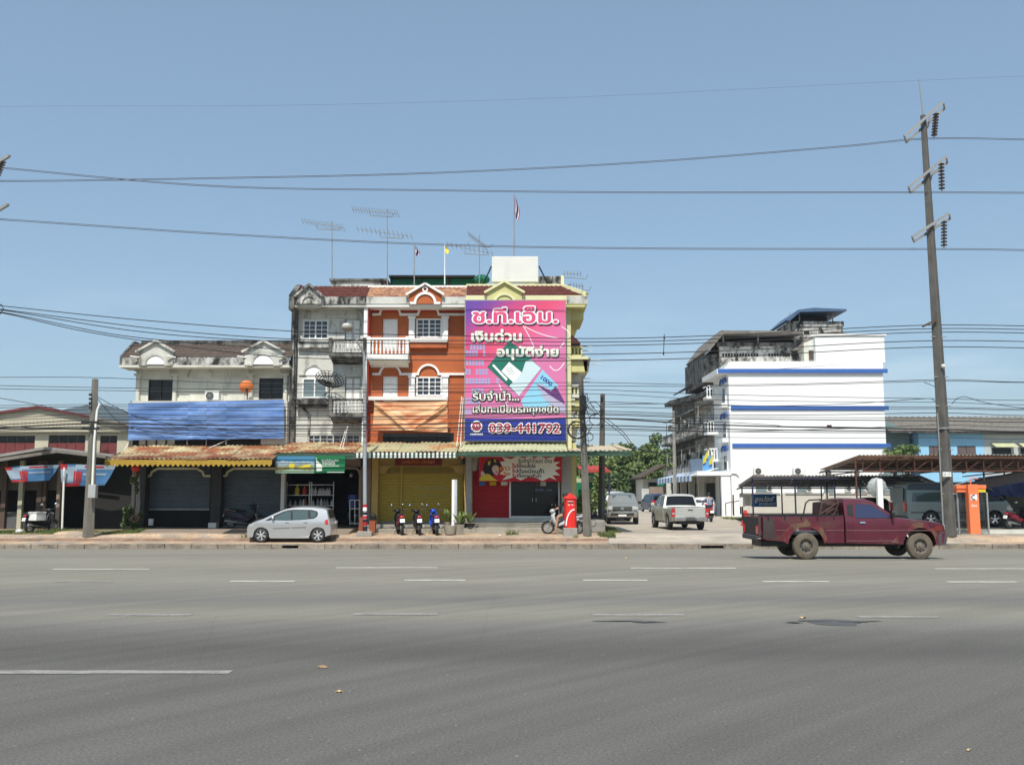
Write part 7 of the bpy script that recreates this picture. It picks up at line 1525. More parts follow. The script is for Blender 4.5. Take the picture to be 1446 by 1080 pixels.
# striped awning, blue banner and flags at the street door
aw = T('striped_awning', 'blue and white striped awning over the doorway of the white building', 'awning', (wx0 - 2.4, 76, 2.9)); n_ = 22
for k in range(n_):
    y0 = Yw + .1 + (17.) * k / n_; y1 = Yw + .1 + 17. * (k + 1) / n_
    ob('stripe', MB().prism([(wx0 - 3.0, 3.05), (wx0 - .9, 3.62), (wx0 - .9, 3.66), (wx0 - 3.0, 3.10)], y0, y1), flat('aw_blue', (.10, .26, .50)) if k % 2 else MT['white_paint'], aw)
    ob('valance', MB().box(wx0 - 3.02, wx0 - 3.0, y0, y1, 2.65, 3.06), _mats['aw_blue'] if k % 2 else MT['white_paint'], aw)
vb = T('vertical_banner', 'light blue vertical banner with yellow flags on a pole by the white building', 'banner', (wx0 - 1.3, 76.5, 3.7))
ob('pole', MB().cyl((wx0 - .95, 73.9, 3.2), (wx0 - .95, 73.9, PZ(638, 74)), .04), MT['white_paint'], vb)
ob('cloth', MB().box(wx0 - 1.75, wx0 - 1.0, 73.88, 73.9, PZ(667, 74), PZ(643, 74)), flat('sky_cloth', (.12, .30, .55)), vb); ob('cloth_dark', MB().box(wx0 - 2.7, wx0 - 1.78, 73.9, 73.92, PZ(667, 74), PZ(648, 74)), flat('slate_cloth', (.10, .14, .20)), vb)
for px, py in ((996, 642), (1002, 650), (993, 648)): q = P(px, py, 73.7); ob('yellow_flag', MB().face(q, q + Vector((.28, 0, .45)), q + Vector((.22, .05, -.25)), q + Vector((-.05, .02, -.35))), M_('p_yellow'), vb)
# air conditioners and lower band on the white wall
gA = 'air conditioners on the white side wall'
for px, py, lab in ((1073, 665, 'upper row air conditioner on the white wall, farthest left'), (1129, 665, 'upper row air conditioner on the white wall, middle'), (1172, 667, 'upper row air conditioner half behind the brown shelter roof'), (1212, 667, 'upper row air conditioner seen through the brown shelter frame')): ac(px, py, Yw - .5, 16, 10, lab, gA, .4)
for k, px in enumerate((1088, 1144, 1227, 1200)): ac(px, 690, Yw - .5, 9, 9, ('leftmost', 'second', 'rightmost', 'third')[k] + ' of the low air conditioners behind the beige yard wall', gA, .4)
for k, (a, b) in enumerate(((1066, 1084), (1124, 1139), (1162, 1178), (1206, 1220))): w_ = ob('window', MB().box(XW(a, 690), XW(b, 690), Yw - .05, Yw + .02, PZ(695, Yw), PZ(684, Yw)), MT['clean_trim'], W); ob('pane', MB().box(XW(a, 690) + .06, XW(b, 690) - .06, Yw - .06, Yw - .04, PZ(695, Yw), PZ(685, Yw)), MT['glass_grey'], w_)
# beige yard wall
yw = T('yard_wall', 'long beige yard wall with coping at the foot of the white building', 'wall', (XW(1160), 68, 0)); x = XW(1047, 700, 68)
D('beige_wall', (.52, .49, .42), .9, var=.07, grime=.35, gcol=(.25, .23, .19), glow=.62)
xe = XW(1400, 700, 68); pn = 0
while x < xe: ob('panel', MB().box(x, min(x + 2.9, xe), 68, 68.12, 0, PZ(698, 68)), MT['beige_wall'], yw); ob('coping', MB().box(x - .02, min(x + 2.9, xe) - .15, 67.94, 68.18, PZ(698, 68) + .002, PZ(696, 68)), MT['concrete'], yw); ob('pier', MB().box(x + 2.9, x + 3.1, 67.92, 68.2, 0, PZ(696, 68)), MT['beige_wall'], yw); x += 3.1
ob('grey_skirt', MB().box(XW(1047, 700, 67.9), xe, 67.88, 67.93, 0, .35), MT['concrete'], yw)
text_mesh('ห้ามจอด', XW(1266, 690, 67.8), XW(1278, 690, 67.8), PZ(691, 67.8), PZ(686, 67.8), 67.85, M_('p_dark'), yw, off=.03)
Yn = 60
bn = T('blue_banner', 'bright blue banner with slanted white lettering, beside a blank white sheet on the shelter', 'banner', P(1081, 716, Yn))
ob('sheet', MB().box(P(1061, 707, Yn).x, P(1097, 707, Yn).x, Yn, Yn + .02, PZ(715.5, Yn), PZ(697.5, Yn)), flat('banner_blue', (.02, .17, .48)), bn)
text_mesh('ซูเปอร์', P(1066, 707, Yn).x, P(1094, 707, Yn).x, PZ(710, Yn), PZ(701, Yn), Yn - .01, M_('p_white'), bn, off=.04, shear=.4); text_mesh('คาร์แคร์', P(1072, 707, Yn).x, P(1095, 707, Yn).x, PZ(713, Yn), PZ(709, Yn), Yn - .01, M_('p_white'), bn, off=.03)
ob('white_sheet', MB().box(P(1046, 707, Yn).x, P(1060.5, 707, Yn).x, Yn, Yn + .02, PZ(714, Yn), PZ(697.5, Yn)), MT['white_trim'], bn)
ob('notice_board', MB().box(P(1044, 707, 56).x, P(1052, 707, 56).x, 56, 56.04, PZ(715, 56), PZ(702, 56)), MT['white_paint'], None, 'small white notice on a thin post left of the blue banner', 'sign')
# grey shelter
def shelter(label, x0n, x1n, yn, zn, x0f, x1f, yf_, zf_, m, pm_, posts, truss=0, cat='shelter', slope_post=None, pr=.045):
    s = T('vehicle_shelter', label, cat, ((x0n + x1n) / 2, yn, 0), 'open vehicle shelters'); n = int((x1n - x0n) / 1.0)
    for k in range(n):
        a, b = k / n, (k + 1) / n; g = MB(); m_ = 24; i0 = 0
        for y, z, xl, xr in ((yn, zn, x0n, x1n), (yf_, zf_, x0f, x1f)):
            g.v += [((xl + (xr - xl) * (a + (b - a) * i / m_)), y, z + .03 * math.sin(i * math.pi / 2) + (.015 if k % 2 else 0)) for i in range(m_ + 1)]
        for i in range(m_): g.f.append((i, i + 1, m_ + 2 + i, m_ + 1 + i))
        ob('roof_sheet', g, m, s)
    for j in range(6):
        t = j / 5; y = yn + (yf_ - yn) * t; z = zn + (zf_ - zn) * t - .10; ob('purlin', MB().box(x0n + (x0f - x0n) * t + .1, x1n + (x1f - x1n) * t - .1, y - .03 + .04 * (j == 0), y + .03 + .04 * (j == 0), z - .06, z + .02), pm_, s)
    nn = max(3, int((x1n - x0n) / 2.8))
    for k in range(nn + 1):
        t = k / nn; a_ = (x0n + (x1n - x0n) * t, yn + .1, zn - .2); b_ = (x0f + (x1f - x0f) * t, yf_ - .1, zf_ - .2); ob('rafter', MB().bar(a_, b_, .07), pm_, s)
        if truss: ob('tie_beam', MB().bar((a_[0], a_[1], a_[2] - truss), (b_[0], b_[1], b_[2] - truss * .4), .06), pm_, s)
    if truss:
        g = MB(); k = 0; xx = x0n + .2; ob('truss_chord', MB().box(x0n + .2, x1n, yn + .10, yn + .16, zn - truss - .2, zn - truss - .13), pm_, s)
        while xx < x1n - .8: ob('truss_web', MB().bar((xx, yn + .13, zn - .15), (xx, yn + .13, zn - truss - .15), .045).bar((xx, yn + .13, zn - truss - .15), (xx + .8, yn + .13, zn - .15), .035), pm_, s); xx += .8
    for (x, y, zt_) in posts: ob('post', MB().cyl((x, y, -.02), (x, y, zt_), pr, pr, 8), pm_, s)
    return s
post = lambda px, Y, zt: (P(px, 700, Y).x, Y, zt)
shelter('low grey corrugated shelter on thin dark blue posts in front of the white building', P(1062, 671, 50).x, P(1300, 671, 50).x, 50, PZ(671.5, 50), P(1040, 686, 62).x, P(1335, 686, 62).x, 62, PZ(686.5, 62), MT['carport_roof'], MT['post_blue'],
        [post(px, 50.3, PZ(674, 50)) for px in (1063, 1123, 1179)] + [post(px, 61.5, PZ(686, 61.5)) for px in (1048, 1104, 1160, 1215, 1270)])
shelter('taller brown corrugated shelter with rusty trusses around the big pole', P(1213, 643, 44).x, P(1640, 643, 44).x, 44, PZ(642.5, 44), P(1156, 664, 58).x, P(1560, 664, 58).x, 58, PZ(663, 58), MT['carport_brown'], MT['post_brown'],
        [post(px, 44.3, PZ(645, 44)) for px in (1210, 1391)] + [post(px, 57.5, PZ(664, 57.5)) for px in (1168, 1285, 1420)], truss=.55)
# dark car port roof and navy tarpaulin at the right edge
sh3 = T('tarpaulin', 'navy blue tarpaulin hanging under a dark canvas roof at the right edge', 'tarpaulin', P(1405, 700, 45))
cloth('canvas_roof', None, None, [(1330, 690), (1480, 655), (1480, 668), (1345, 694)], 44.5, MT['black'], lambda u, v: -2 * v + .1 * math.sin(9 * u), 20, 6, par=sh3)
cloth('hanging_sheet', None, None, [(1375, 676), (1452, 664), (1452, 702), (1400, 700)], 46, MT['navy_tarp'], wv(9, 3, 4, .12), 20, 10, par=sh3)
ob('pole', MB().bar(P(1330, 690, 44.4), P(1385, 674, 44.4), .05), MT['steel'], sh3)
ob('dark_sheet', MB().box(P(1400, 715, 47.5).x, P(1500, 715, 47.5).x, 47.5, 47.6, 0, PZ(700, 47.5)), mat('olive_sheet', (.09, .095, .07), .9), sh3)
lot = ob('shelter_floor', MB().box(P(1215, 745, 42).x, 60, 40.2, 66, -.05, .075), MT['concrete'], kind='structure')
ob('shelter_kerb', MB().box(P(1285, 745, 42).x, 60, 39.9, 40.2, -.05, .14), MT['aged_cream'], kind='structure')
# traffic mirror and post
tm = T('traffic_mirror', 'round convex traffic mirror seen from behind, on a white post', 'mirror', P(1242, 750, 38.2))
q = P(1239, 688, 38.2); ob('mirror_back', MB().lathe([(0, -.10), (.22, -.08), (.38, 0), (.40, .04), (0, .04)], q, 12, 'y'), mat('mirror_back', (.27, .30, .285), .5, var=.12), tm)
ob('post', MB().box(P(1238.5, 700, 38.0).x, P(1246, 700, 38.0).x, 37.9, 38.1, -.1, PZ(676.5, 38)), MT['white_paint'], tm, bevel=.02)
# ---- blue house on the right
BH = T('blue_house', 'low house with sky blue front and brown asbestos roof behind the shelters', 'house', (P(1350, 700, 76).x, 76, 0)); Yh = 76
hx = lambda px: P(px, 620, Yh).x; hz = lambda py: PZ(py, Yh)
wn = [(hx(1311), hx(1324), hz(650), hz(629.5)), (hx(1351), hx(1377), hz(650), hz(629.5))]
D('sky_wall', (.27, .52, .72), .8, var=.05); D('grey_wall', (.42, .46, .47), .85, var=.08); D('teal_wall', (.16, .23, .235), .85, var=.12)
facade(BH, MT['sky_wall'], hx(1297), hx(1389), 0, hz(610), Yh, 14, wn)
for w_ in wn:
    o = ob('window', MB().box(w_[0], w_[1], Yh + .05, Yh + .12, w_[2], w_[3]), MT['wood_brown'], BH)
    for k in range(2): a = w_[0] + (w_[1] - w_[0]) * k / 2; ob('shutter_leaf', MB().box(a + .03, a + (w_[1] - w_[0]) / 2 - .03, Yh + .02, Yh + .05, w_[2] + .04, w_[3] - .04), mat('brown_leaf', (.11, .085, .085), .7), o)
facade(BH, MT['grey_wall'], hx(1389) + .004, hx(1560), 0, hz(611), Yh, 14, [(hx(1400), hx(1427), hz(641), hz(632)), (hx(1440), hx(1470), hz(641), hz(632))])
for a, b in ((1398, 1430), (1436, 1475)):
    aw2 = ob('window_awning', MB().prism([(Yh - .9, hz(632)), (Yh - .02, hz(625)), (Yh - .02, hz(624.5)), (Yh - .9, hz(631.3))], hx(a), hx(b), 'x'), MT['cream_roof'], BH)
    ob('pane', MB().box(hx(a + 2), hx(b - 3), Yh + .1, Yh + .13, hz(641), hz(632)), MT['glass_dark'], BH)
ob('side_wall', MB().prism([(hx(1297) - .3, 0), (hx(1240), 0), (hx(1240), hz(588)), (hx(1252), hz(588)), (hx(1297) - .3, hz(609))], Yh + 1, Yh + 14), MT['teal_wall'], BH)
g = corr(hx(1253), hx(1560), [(Yh - .7, hz(610)), (Yh + 7, hz(578))], .5, .05); ob('roof', g, MT['tile_grey'], BH)
ob('ridge', MB().box(hx(1250), hx(1560), Yh - .74, Yh - .66, hz(612), hz(609.5)), MT['mould_dark'], BH)
ob('roof_patch', MB().box(hx(1366), hx(1374), Yh - .2, Yh + .0, hz(597), hz(595)), MT['white_paint'], BH) if 0 else None
# garden wall, planter beside the corner shop
pl = T('planter', 'low concrete planter wall at the corner of the side street', 'planter', P(845, 750, 40))
ob('wall', MB().box(P(818, 740, 40.3).x, P(855, 740, 40.3).x, 40.3, 43, -.02, PZ(734, 40.3)), MT['concrete'], pl, bevel=.08)
# red awning, green nets and the far yards on the left of the street
ra = T('red_awning', 'red corrugated awning beside the corner shop in the side street', 'awning', P(840, 665, 54)); ob('roof', corr(P(820, 660, 54).x, P(861, 660, 54).x, [(54, PZ(665, 54)), (57, PZ(655, 54))], .3, .04), mat('faded_red', (.38, .05, .04), .7, var=.15), ra)
ob('edge', MB().box(P(820, 664, 53.9).x, P(861, 664, 53.9).x, 53.9, 53.95, PZ(667, 54), PZ(663, 54)), _mats['faded_red'], ra)
g = MB()
for px in (822, 860): ob('post', MB().cyl(P(px, 665, 54.2), (P(px, 665, 54.2).x, 54.2, 0), .05), MT['post_blue'], ra)
ob('green_net', MB().box(P(814, 690, 58).x, P(846, 690, 58).x, 58, 58.05, PZ(705, 58), PZ(681, 58)), MT['green_net'], None, 'green netting fence in the shade beside the corner shop', 'netting')
ob('net_roof', MB().face(P(822, 667, 56), P(858, 669, 56), P(852, 674, 60), P(826, 672, 60)), MT['green_net'], None, 'green net roof under the red awning', 'netting')
ob('tin_roof', MB().box(P(814, 676, 60).x, P(838, 676, 60).x, 60, 64, PZ(681, 60), PZ(675.5, 60)), MT['cream_roof'], None, 'pale tin roof edge above the green netting fence', 'roof')
ob('shade_wall', MB().box(P(812, 715, 62).x, P(870, 715, 62).x, 62, 62.2, 0, PZ(690, 62)), MT['mould_dark'], None, 'dark stained wall behind the motorbikes beside the corner shop', 'wall')
fs = T('far_shed', 'low shed with a rusty brown roof at the end of the side street', 'shed', P(925, 700, 104)); Yf = 104
ob('wall', MB().box(P(908, 700, Yf).x, wx0 + .2, Yf, Yf + 6, 0, PZ(676, Yf)), MT['aged_cream'], fs); ob('roof', MB().prism([(P(900, 673, Yf).x, PZ(674, Yf)), (wx0, PZ(655, Yf)), (wx0, PZ(657, Yf)), (P(900, 673, Yf).x, PZ(676, Yf))], Yf - 2, Yf + 7), MT['tile_brown'], fs)
ob('opening', MB().box(P(916, 690, Yf - .1).x, P(938, 690, Yf).x, Yf - .05, Yf, .1, PZ(681, Yf)), MT['dark_inside'], fs)
gt = T('gate', 'white barred gate at the end of the side street', 'gate', P(911, 720, 98))
for k in range(9): ob('bar', MB().box(P(906.5 + k * 1.15, 700, 98).x, P(906.5 + k * 1.15, 700, 98).x + .05, 98, 98.04, 0, PZ(690, 98)), MT['white_trim'], gt)
for z in (.3, 1.1, PZ(690, 98)): ob('rail', MB().box(P(906, 700, 98).x, P(916.5, 700, 98).x, 97.97, 97.99, z - .06, z), MT['white_trim'], gt)
ob('brick_wall', MB().box(P(917, 700, 99).x, P(952, 700, 99).x, 99, 99.2, 0, PZ(687, 99)), MT['shop_wall'], None, 'brown brick wall right of the white gate at the street end', 'wall')
ob('green_net', MB().box(P(928, 680, 97).x, P(950, 680, 97).x, 97, 97.05, PZ(686, 97), PZ(675, 97)), MT['green_net'], None, 'green netting above the brown wall at the street end', 'netting')
ob('white_tarp', MB().face(P(942, 672, 96), P(953, 657, 96), P(953, 673, 96)), MT['white_trim'], None, 'small grey-white tarpaulin leaning at the corner of the mouldy row', 'tarpaulin')
# barriers near the white building and yard weeds
for k, (px, py, lab) in enumerate(((1036, 728, 'rusty barrier frame standing before the white porch column'), (1046, 726, 'second rusty barrier frame nearer the blue banner'))):
    q = P(px, py, 62 + k); b = T('barrier', lab, 'barrier', q); ob('frame', MB().cyl(q, q + Vector((0, 0, 1.35)), .05).cyl(q + Vector((-.5, 0, 0)), q + Vector((-.5, 0, .8)), .03).cyl(q + Vector((-.5, 0, .8)), q + Vector((0, 0, .9)), .03), MT['post_brown'], b)
q = P(1049, 718, 50); tb = T('traffic_barrier', 'small red plastic barrier behind the tail of the maroon pickup', 'barrier', q); ob('body', MB().prism([(q.x - .1, 0), (q.x + .55, 0), (q.x + .4, .35), (q.x + .2, .8), (q.x + .1, .8), (q.x + .05, .35)], 50, 50.25), MT['lantern_red'], tb)

# ================================================================ LEFT HOUSE
LH = T('left_house', 'old cream house with a low maroon-edged gable and maroon panels, at the left edge', 'house', (P(70, 700, 48).x, 48, 0)); Yl = 48
lx = lambda px, py=610: P(px, py, Yl).x; lz = lambda py: PZ(py, Yl)
D('house_cream', (.44, .41, .31), .85, var=.1, grime=.5, gcol=(.13, .12, .10), glow=.60, gscale=(2, 2, .5)); D('maroon_panel', (.14, .03, .03), .7, var=.15)
facade(LH, MT['house_cream'], lx(-160), lx(182), 2.5, lz(605), Yl, 9, [(lx(-60), lx(50), lz(643), lz(615)), (lx(69), lx(121), lz(643), lz(614)), (lx(142), lx(166), lz(643), lz(615))])
for a, b in ((-60, 50), (69, 121), (142, 166)):
    o = ob('window', MB().box(lx(a), lx(b), Yl + .08, Yl + .12, lz(643), lz(625)), MT['maroon_panel'], LH)
    n_ = max(2, int((b - a) / 13))
    for k in range(n_):
        x_ = lx(a) + (lx(b) - lx(a)) * k / n_; w_ = (lx(b) - lx(a)) / n_
        ob('pane', MB().box(x_ + .03, x_ + w_ - .03, Yl + .09, Yl + .11, lz(624.5), lz(615)), MT['glass_dark'], o); ob('panel', MB().box(x_ + .04, x_ + w_ - .04, Yl + .05, Yl + .08, lz(642), lz(626)), MT['maroon_panel'], o)
g = MB().prism([(lx(-160), lz(605)), (lx(182), lz(605)), (lx(182), lz(598)), (lx(130), lz(590)), (lx(54), lz(578)), (lx(0), lz(587)), (lx(-160), lz(612))][:2] + [(lx(182), lz(600)), (lx(130), lz(591)), (lx(54), lz(577)), (lx(-160), lz(604))], Yl - .35, Yl)
ob('gable_wall', g, MT['house_cream'], LH)
for k in range(26): xx = lx(-10 + k * 5.5); ob('batten', MB().box(xx, xx + .04, Yl - .37, Yl - .35, lz(602), lz(592)), MT['house_cream'], LH)
for a, b in (((54, 574.5), (-160, 606)), ((54, 574.5), (130, 589)), ((128, 589), (184, 600))): ob('bargeboard', MB().bar(P(*a, Yl - .45), P(*b, Yl - .45), .2, .12), MT['maroon_panel'] if b[0] < 140 else MT['tile_grey'], LH)
ob('roof', MB().face(P(54, 574, Yl - .5), P(-160, 605, Yl - .5), P(-160, 605, Yl - .5) + Vector((0, 9, 0)), P(54, 574, Yl - .5) + Vector((0, 9, 0))).face(P(54, 574, Yl - .5), P(184, 598, Yl - .5), P(184, 598, Yl - .5) + Vector((0, 9, 0)), P(54, 574, Yl - .5) + Vector((0, 9, 0))), MT['tile_grey'], LH)
ob('string_course', MB().box(lx(-160), lx(182), Yl - .3, Yl - .002, lz(610), lz(606)), MT['house_cream'], LH)
Yp = 44.5
ob('porch_roof', MB().prism([(P(-160, 672, Yp).x, PZ(676, Yp)), (P(80, 634, Yp).x, PZ(636, Yp)), (P(186, 646, Yp).x, PZ(648, Yp)), (P(186, 646, Yp).x, PZ(645, Yp)), (P(80, 634, Yp).x, PZ(632.5, Yp)), (P(-160, 672, Yp).x, PZ(671, Yp))], 43.4, 48), MT['zinc_roof'], LH)
ob('porch_fascia', MB().bar(P(-160, 673, 43.3), P(80, 637, 43.3), .04, .14).bar(P(80, 637, 43.3), P(150, 645, 43.3), .04, .13), MT['tile_grey'], LH)
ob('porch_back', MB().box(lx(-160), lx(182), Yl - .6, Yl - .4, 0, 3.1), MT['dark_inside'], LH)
ob('low_wall', MB().box(P(-160, 730, 45).x, P(76, 730, 45).x, 45, 45.15, 0, PZ(723, 45)), mat('slate_wall', (.10, .105, .105), .9, var=.15), LH)
ob('upper_panel', MB().box(P(-160, 680, 45.2).x, P(82, 680, 45.2).x, 45.2, 45.3, PZ(692, 45), 3.0), mat('porch_panel', (.13, .11, .085), .9, var=.1), LH)
for px, w_ in ((-20, .2), (3, .22), (27, .20), (53, .28), (60, .2), (81, .18), (140, .08)): ob('post', MB().box(P(px, 700, 44.9).x, P(px, 700, 44.9).x + w_, 44.8, 44.98, 0, 3.2), MT['house_cream'] if px in (27,) else MT['wood_brown'] if px != 81 else MT['shop_wall'], LH)
ob('white_post', MB().cyl((P(87.5, 750, 43).x, 43, 0), (P(89.5, 685, 43).x, 43, PZ(660, 43)), .045), MT['white_trim'], LH)
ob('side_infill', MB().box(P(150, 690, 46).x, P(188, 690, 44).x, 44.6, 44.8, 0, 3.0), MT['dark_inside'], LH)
# ---- post box and phone booth
pb = T('post_box', 'tall red post box with a peaked cap on a concrete block', 'post box', P(806, 757, 38.35)); q = P(806, 757, 38.35); Yx = 38.5; hw_ = .24
z0, z1, z2 = PZ(745, Yx), PZ(704, Yx), PZ(698, Yx); cx = P(805.5, 725, Yx).x
ob('plinth', MB().box(cx - .30, cx + .26, Yx - .28, Yx + .3, -.1, z0), MT['concrete'], pb, bevel=.03)
ob('body', MB().lathe([(.0, z0), (.245, z0), (.245, z1), (.0, z1)], (cx, Yx, 0), 8), MT['red_paint'], pb, bevel=.01)
ob('cap', MB().lathe([(.245, z1), (.29, z1 + .005), (.28, z1 + .04), (.06, z2 + .02), (.05, z2 + .05), (0, z2 + .06)], (cx, Yx, 0), 8), MT['red_paint'], pb)
ob('letter_slot', MB().box(cx - .12, cx + .1, Yx - .255, Yx - .23, PZ(709.6, Yx), PZ(708.6, Yx)), MT['black'], pb); ob('slot_hood', MB().box(cx - .12, cx + .1, Yx - .27, Yx - .23, PZ(708.2, Yx), PZ(707.6, Yx)), MT['white_paint'], pb)
text_mesh('ไปรษณีย์ไทย', cx - .11, cx + .1, PZ(713.5, Yx), PZ(711, Yx), Yx - .232, M_('p_white'), pb, off=.03)
g = MB(); pr = None
for k in range(12):
    t = k / 11; px = 799.5 + 12 * (1 - math.cos(t * 1.57)); py = 741.5 - 22.5 * math.sin(t * 1.57); p_ = Vector((P(px, py, Yx - .236).x, Yx - .234 + (max(0, (px - 808)) * .016), PZ(py, Yx)))
    if pr: g.bar(pr, p_, .05, .02, up=(0, 1, 0))
    pr = p_
ob('white_curve', g, MT['white_paint'], pb)
ph = T('phone_booth', 'orange public phone booth with a thick pillar and grey glazed frame', 'phone booth', P(1376, 757, 38.8)); Yo = 38.9; ox = lambda px, py=720: P(px, py, Yo).x; oz = lambda py: PZ(py, Yo)
ob('pillar', MB().box(ox(1364), ox(1378.5), Yo - .3, Yo + .0, -.02, oz(684)), MT['orange_paint'], ph, bevel=.02)
ob('roof', MB().box(ox(1351), ox(1393), Yo - .1, Yo + 1.0, oz(690), oz(684.5)).box(ox(1351) + .02, ox(1393) - .02, Yo - .06, Yo + .96, oz(695), oz(690)), MT['orange_paint'], ph, bevel=.01)
ob('sign_band', MB().box(ox(1379), ox(1392), Yo - .09, Yo - .06, oz(695), oz(691)), M_('p_yellow'), ph)
for px, y in ((1354, .1), (1394, .0), (1354, .95), (1383, .95)): ob('frame_post', MB().box(ox(px), ox(px) + .06, Yo + y, Yo + y + .06, -.02, oz(695)), MT['steel'], ph)
ob('frame_rail', MB().box(ox(1380), ox(1395), Yo + .01, Yo + .05, oz(752), oz(750)), MT['steel'], ph)
gm = mat('booth_glass', (.5, .55, .55), .05, var=0, fine=0, trans=1.0)
for a, b in ((1380, 1394), (1355.5, 1364)): ob('pane', MB().box(ox(a), ox(b), Yo + .02, Yo + .03, oz(750), oz(696)), gm, ph)
ob('notice', MB().box(ox(1366.5), ox(1375.5), Yo - .312, Yo - .301, oz(706), oz(698)), MT['white_paint'], ph); ob('phone_symbol', arch(MB(), ox(1371), oz(702), .07, .04, Yo - .318, Yo - .313, 10, 60, 300), MT['black'], ph)
text_mesh('โทร', ox(1367), ox(1375), oz(715), oz(712), Yo - .305, M_('p_white'), ph, off=.03)
ob('antenna_rod', MB().tube([(ox(1371), Yo - .1, oz(684)), (ox(1371), Yo - .1, oz(676)), (ox(1374), Yo - .1, oz(674)), (ox(1382), Yo - .1, oz(676))], .02, 5), MT['orange_paint'], ph)
ob('base', MB().box(ox(1350), ox(1397), Yo - .35, Yo + 1.1, -.1, .03), MT['concrete'], ph)
# ================================================================ POLES AND CABLES
def taper_pole(par, px0, py0, px1, py1, Y, r0, r1, m, sq=True, name='shaft'):
    a, b = P(px0, py0, Y), P(px1, py1, Y)
    return ob(name, MB().tube([a, b], [r0 * 1.2, r1 * 1.2], 4 if sq else 12), m, par, bevel=.02 if sq else 0)
Yk = 38.0
BP = T('transmission_pole', 'very tall dark concrete pole with three tilted steel crossarms and insulator strings', 'utility pole', P(1343, 757, Yk))
bb, tt = P(1341.5, 758, Yk), P(1303.5, 163, Yk)
def onp(py): t = (758 - py) / (758 - 163.); return bb.lerp(tt, t)
ob('shaft', MB().tube([onp(758 - 59.5 * k) for k in range(11)], [.30 - .165 * k / 10 for k in range(11)], 4), MT['pole_dark'], BP, bevel=.03)
ob('lightning_rod', MB().cyl(tt, P(1297.5, 112, Yk), .03, .02, 6), MT['dull_steel'], BP)
ob('number_sign', MB().box(P(1331, 669, Yk - .34).x, P(1343, 669, Yk - .34).x, Yk - .36, Yk - .34, PZ(673, Yk), PZ(666.5, Yk)), MT['white_trim'], BP)
text_mesh('23 17', P(1332, 669, Yk - .36).x, P(1342, 669, Yk - .36).x, PZ(671.5, Yk), PZ(668, Yk), Yk - .365, M_('p_dark'), BP)
for (xa, ya), (xb, yb_), ins in (((1277, 193), (1332, 144.5), ((1322, 158), (1319, 194))), ((1283, 265), (1336, 221.5), ((1329, 228), (1330, 270))), ((1288, 335), (1340, 301.5), ((1333, 310), (1333, 350)))):
    for k, dy in enumerate((0, .55)):
        a = P(xa, ya, Yk - .25); b = P(xb, yb_, Yk - .25); a.y += dy; b.y += dy; off = Vector((.3 * k, 0, -.04 * k))
        ob('crossarm', MB().bar(a + off, b + off, .07, .11), MT['dull_steel'], BP)
    a = P(xa, ya, Yk - .25); b = P(xb, yb_, Yk - .25)
    ob('end_plate', MB().bar(b, b + Vector((.3, .55, -.04)), .06).bar(a, a + Vector((.3, .55, -.04)), .06), MT['dull_steel'], BP)
    ob('brace', MB().bar(onp(ya + 12), b.lerp(a, .25) + Vector((0, .3, 0)), .05), MT['dull_steel'], BP)
    p, q = P(*ins[0], Yk), P(*ins[1], Yk); L_ = MB().cyl(p, q, .025, .025, 6); o = ob('insulator_string', L_, MT['dull_steel'], BP); d = (q - p)
    for k in range(8): c_ = p + d * (.1 + .8 * k / 7); ob('insulator', MB().lathe([(.03, .05), (.13, .0), (.12, -.03), (.03, -.02)], c_, 12), MT['insulator'], o, smooth=40)
for py, lab in ((458, 'bracket'), (584, 'b'), ): pass
ob('bracket', MB().bar(P(1303, 461, Yk - .3), P(1322, 452, Yk - .2), .08), MT['wood_brown'], BP); ob('pole_lamp', MB().ball(P(1332, 517, Yk - .3), .09, 8), MT['aged_cream'], BP)
for py in (484, 540, 580, 611, 640, 700): ob('band', MB().tube([onp(py + 1), onp(py - 1)], [.27 + .0 * py, .27], 12), MT['dull_steel'], BP) if py in (611,) else ob('step_bolt', MB().cyl(onp(py) + Vector((-.3, -.1, 0)), onp(py) + Vector((.32, -.1, 0)), .018), MT['dull_steel'], BP)
ob('conduit', MB().tube([onp(757) + Vector((-.30, -.12, 0)), onp(660) + Vector((-.26, -.12, 0)), onp(590) + Vector((-.24, -.12, 0))], .03, 6), MT['dull_steel'], BP)
# left pole
LP = T('utility_pole', 'weathered grey concrete pole with a grey meter box, left of the scalloped canopy', 'utility pole', P(124, 757, 37.9))
taper_pole(LP, 124.5, 759, 134.5, 535, 37.9, .20, .115, MT['concrete_pole']); 
ob('meter_box', MB().box(P(126.5, 693, 37.6).x, P(137, 693, 37.6).x, 37.45, 37.7, PZ(703, 37.6), PZ(684, 37.6)), mat('box_grey', (.36, .37, .37), .5, var=.08), LP, bevel=.02)
ob('conduit', MB().tube([P(130.5, 684, 37.6), P(133, 625, 37.65), P(137, 580, 37.7), P(141, 570, 37.7)], .045, 8), MT['white_trim'], LP)
for k, py in enumerate((557, 563, 569, 575)): ob('spool_insulator', MB().cyl(P(129.5, py, 37.7), P(128, py, 37.7) + Vector((-.06, 0, 0)), .05, .05, 8), MT['black'], LP)
for py in (596, 605): ob('clamp', MB().box(P(116, py, 37.7).x, P(140, py, 37.7).x, 37.62, 37.7, PZ(py + 1.5, 37.7), PZ(py - 1.2, 37.7)), MT['black'], LP)
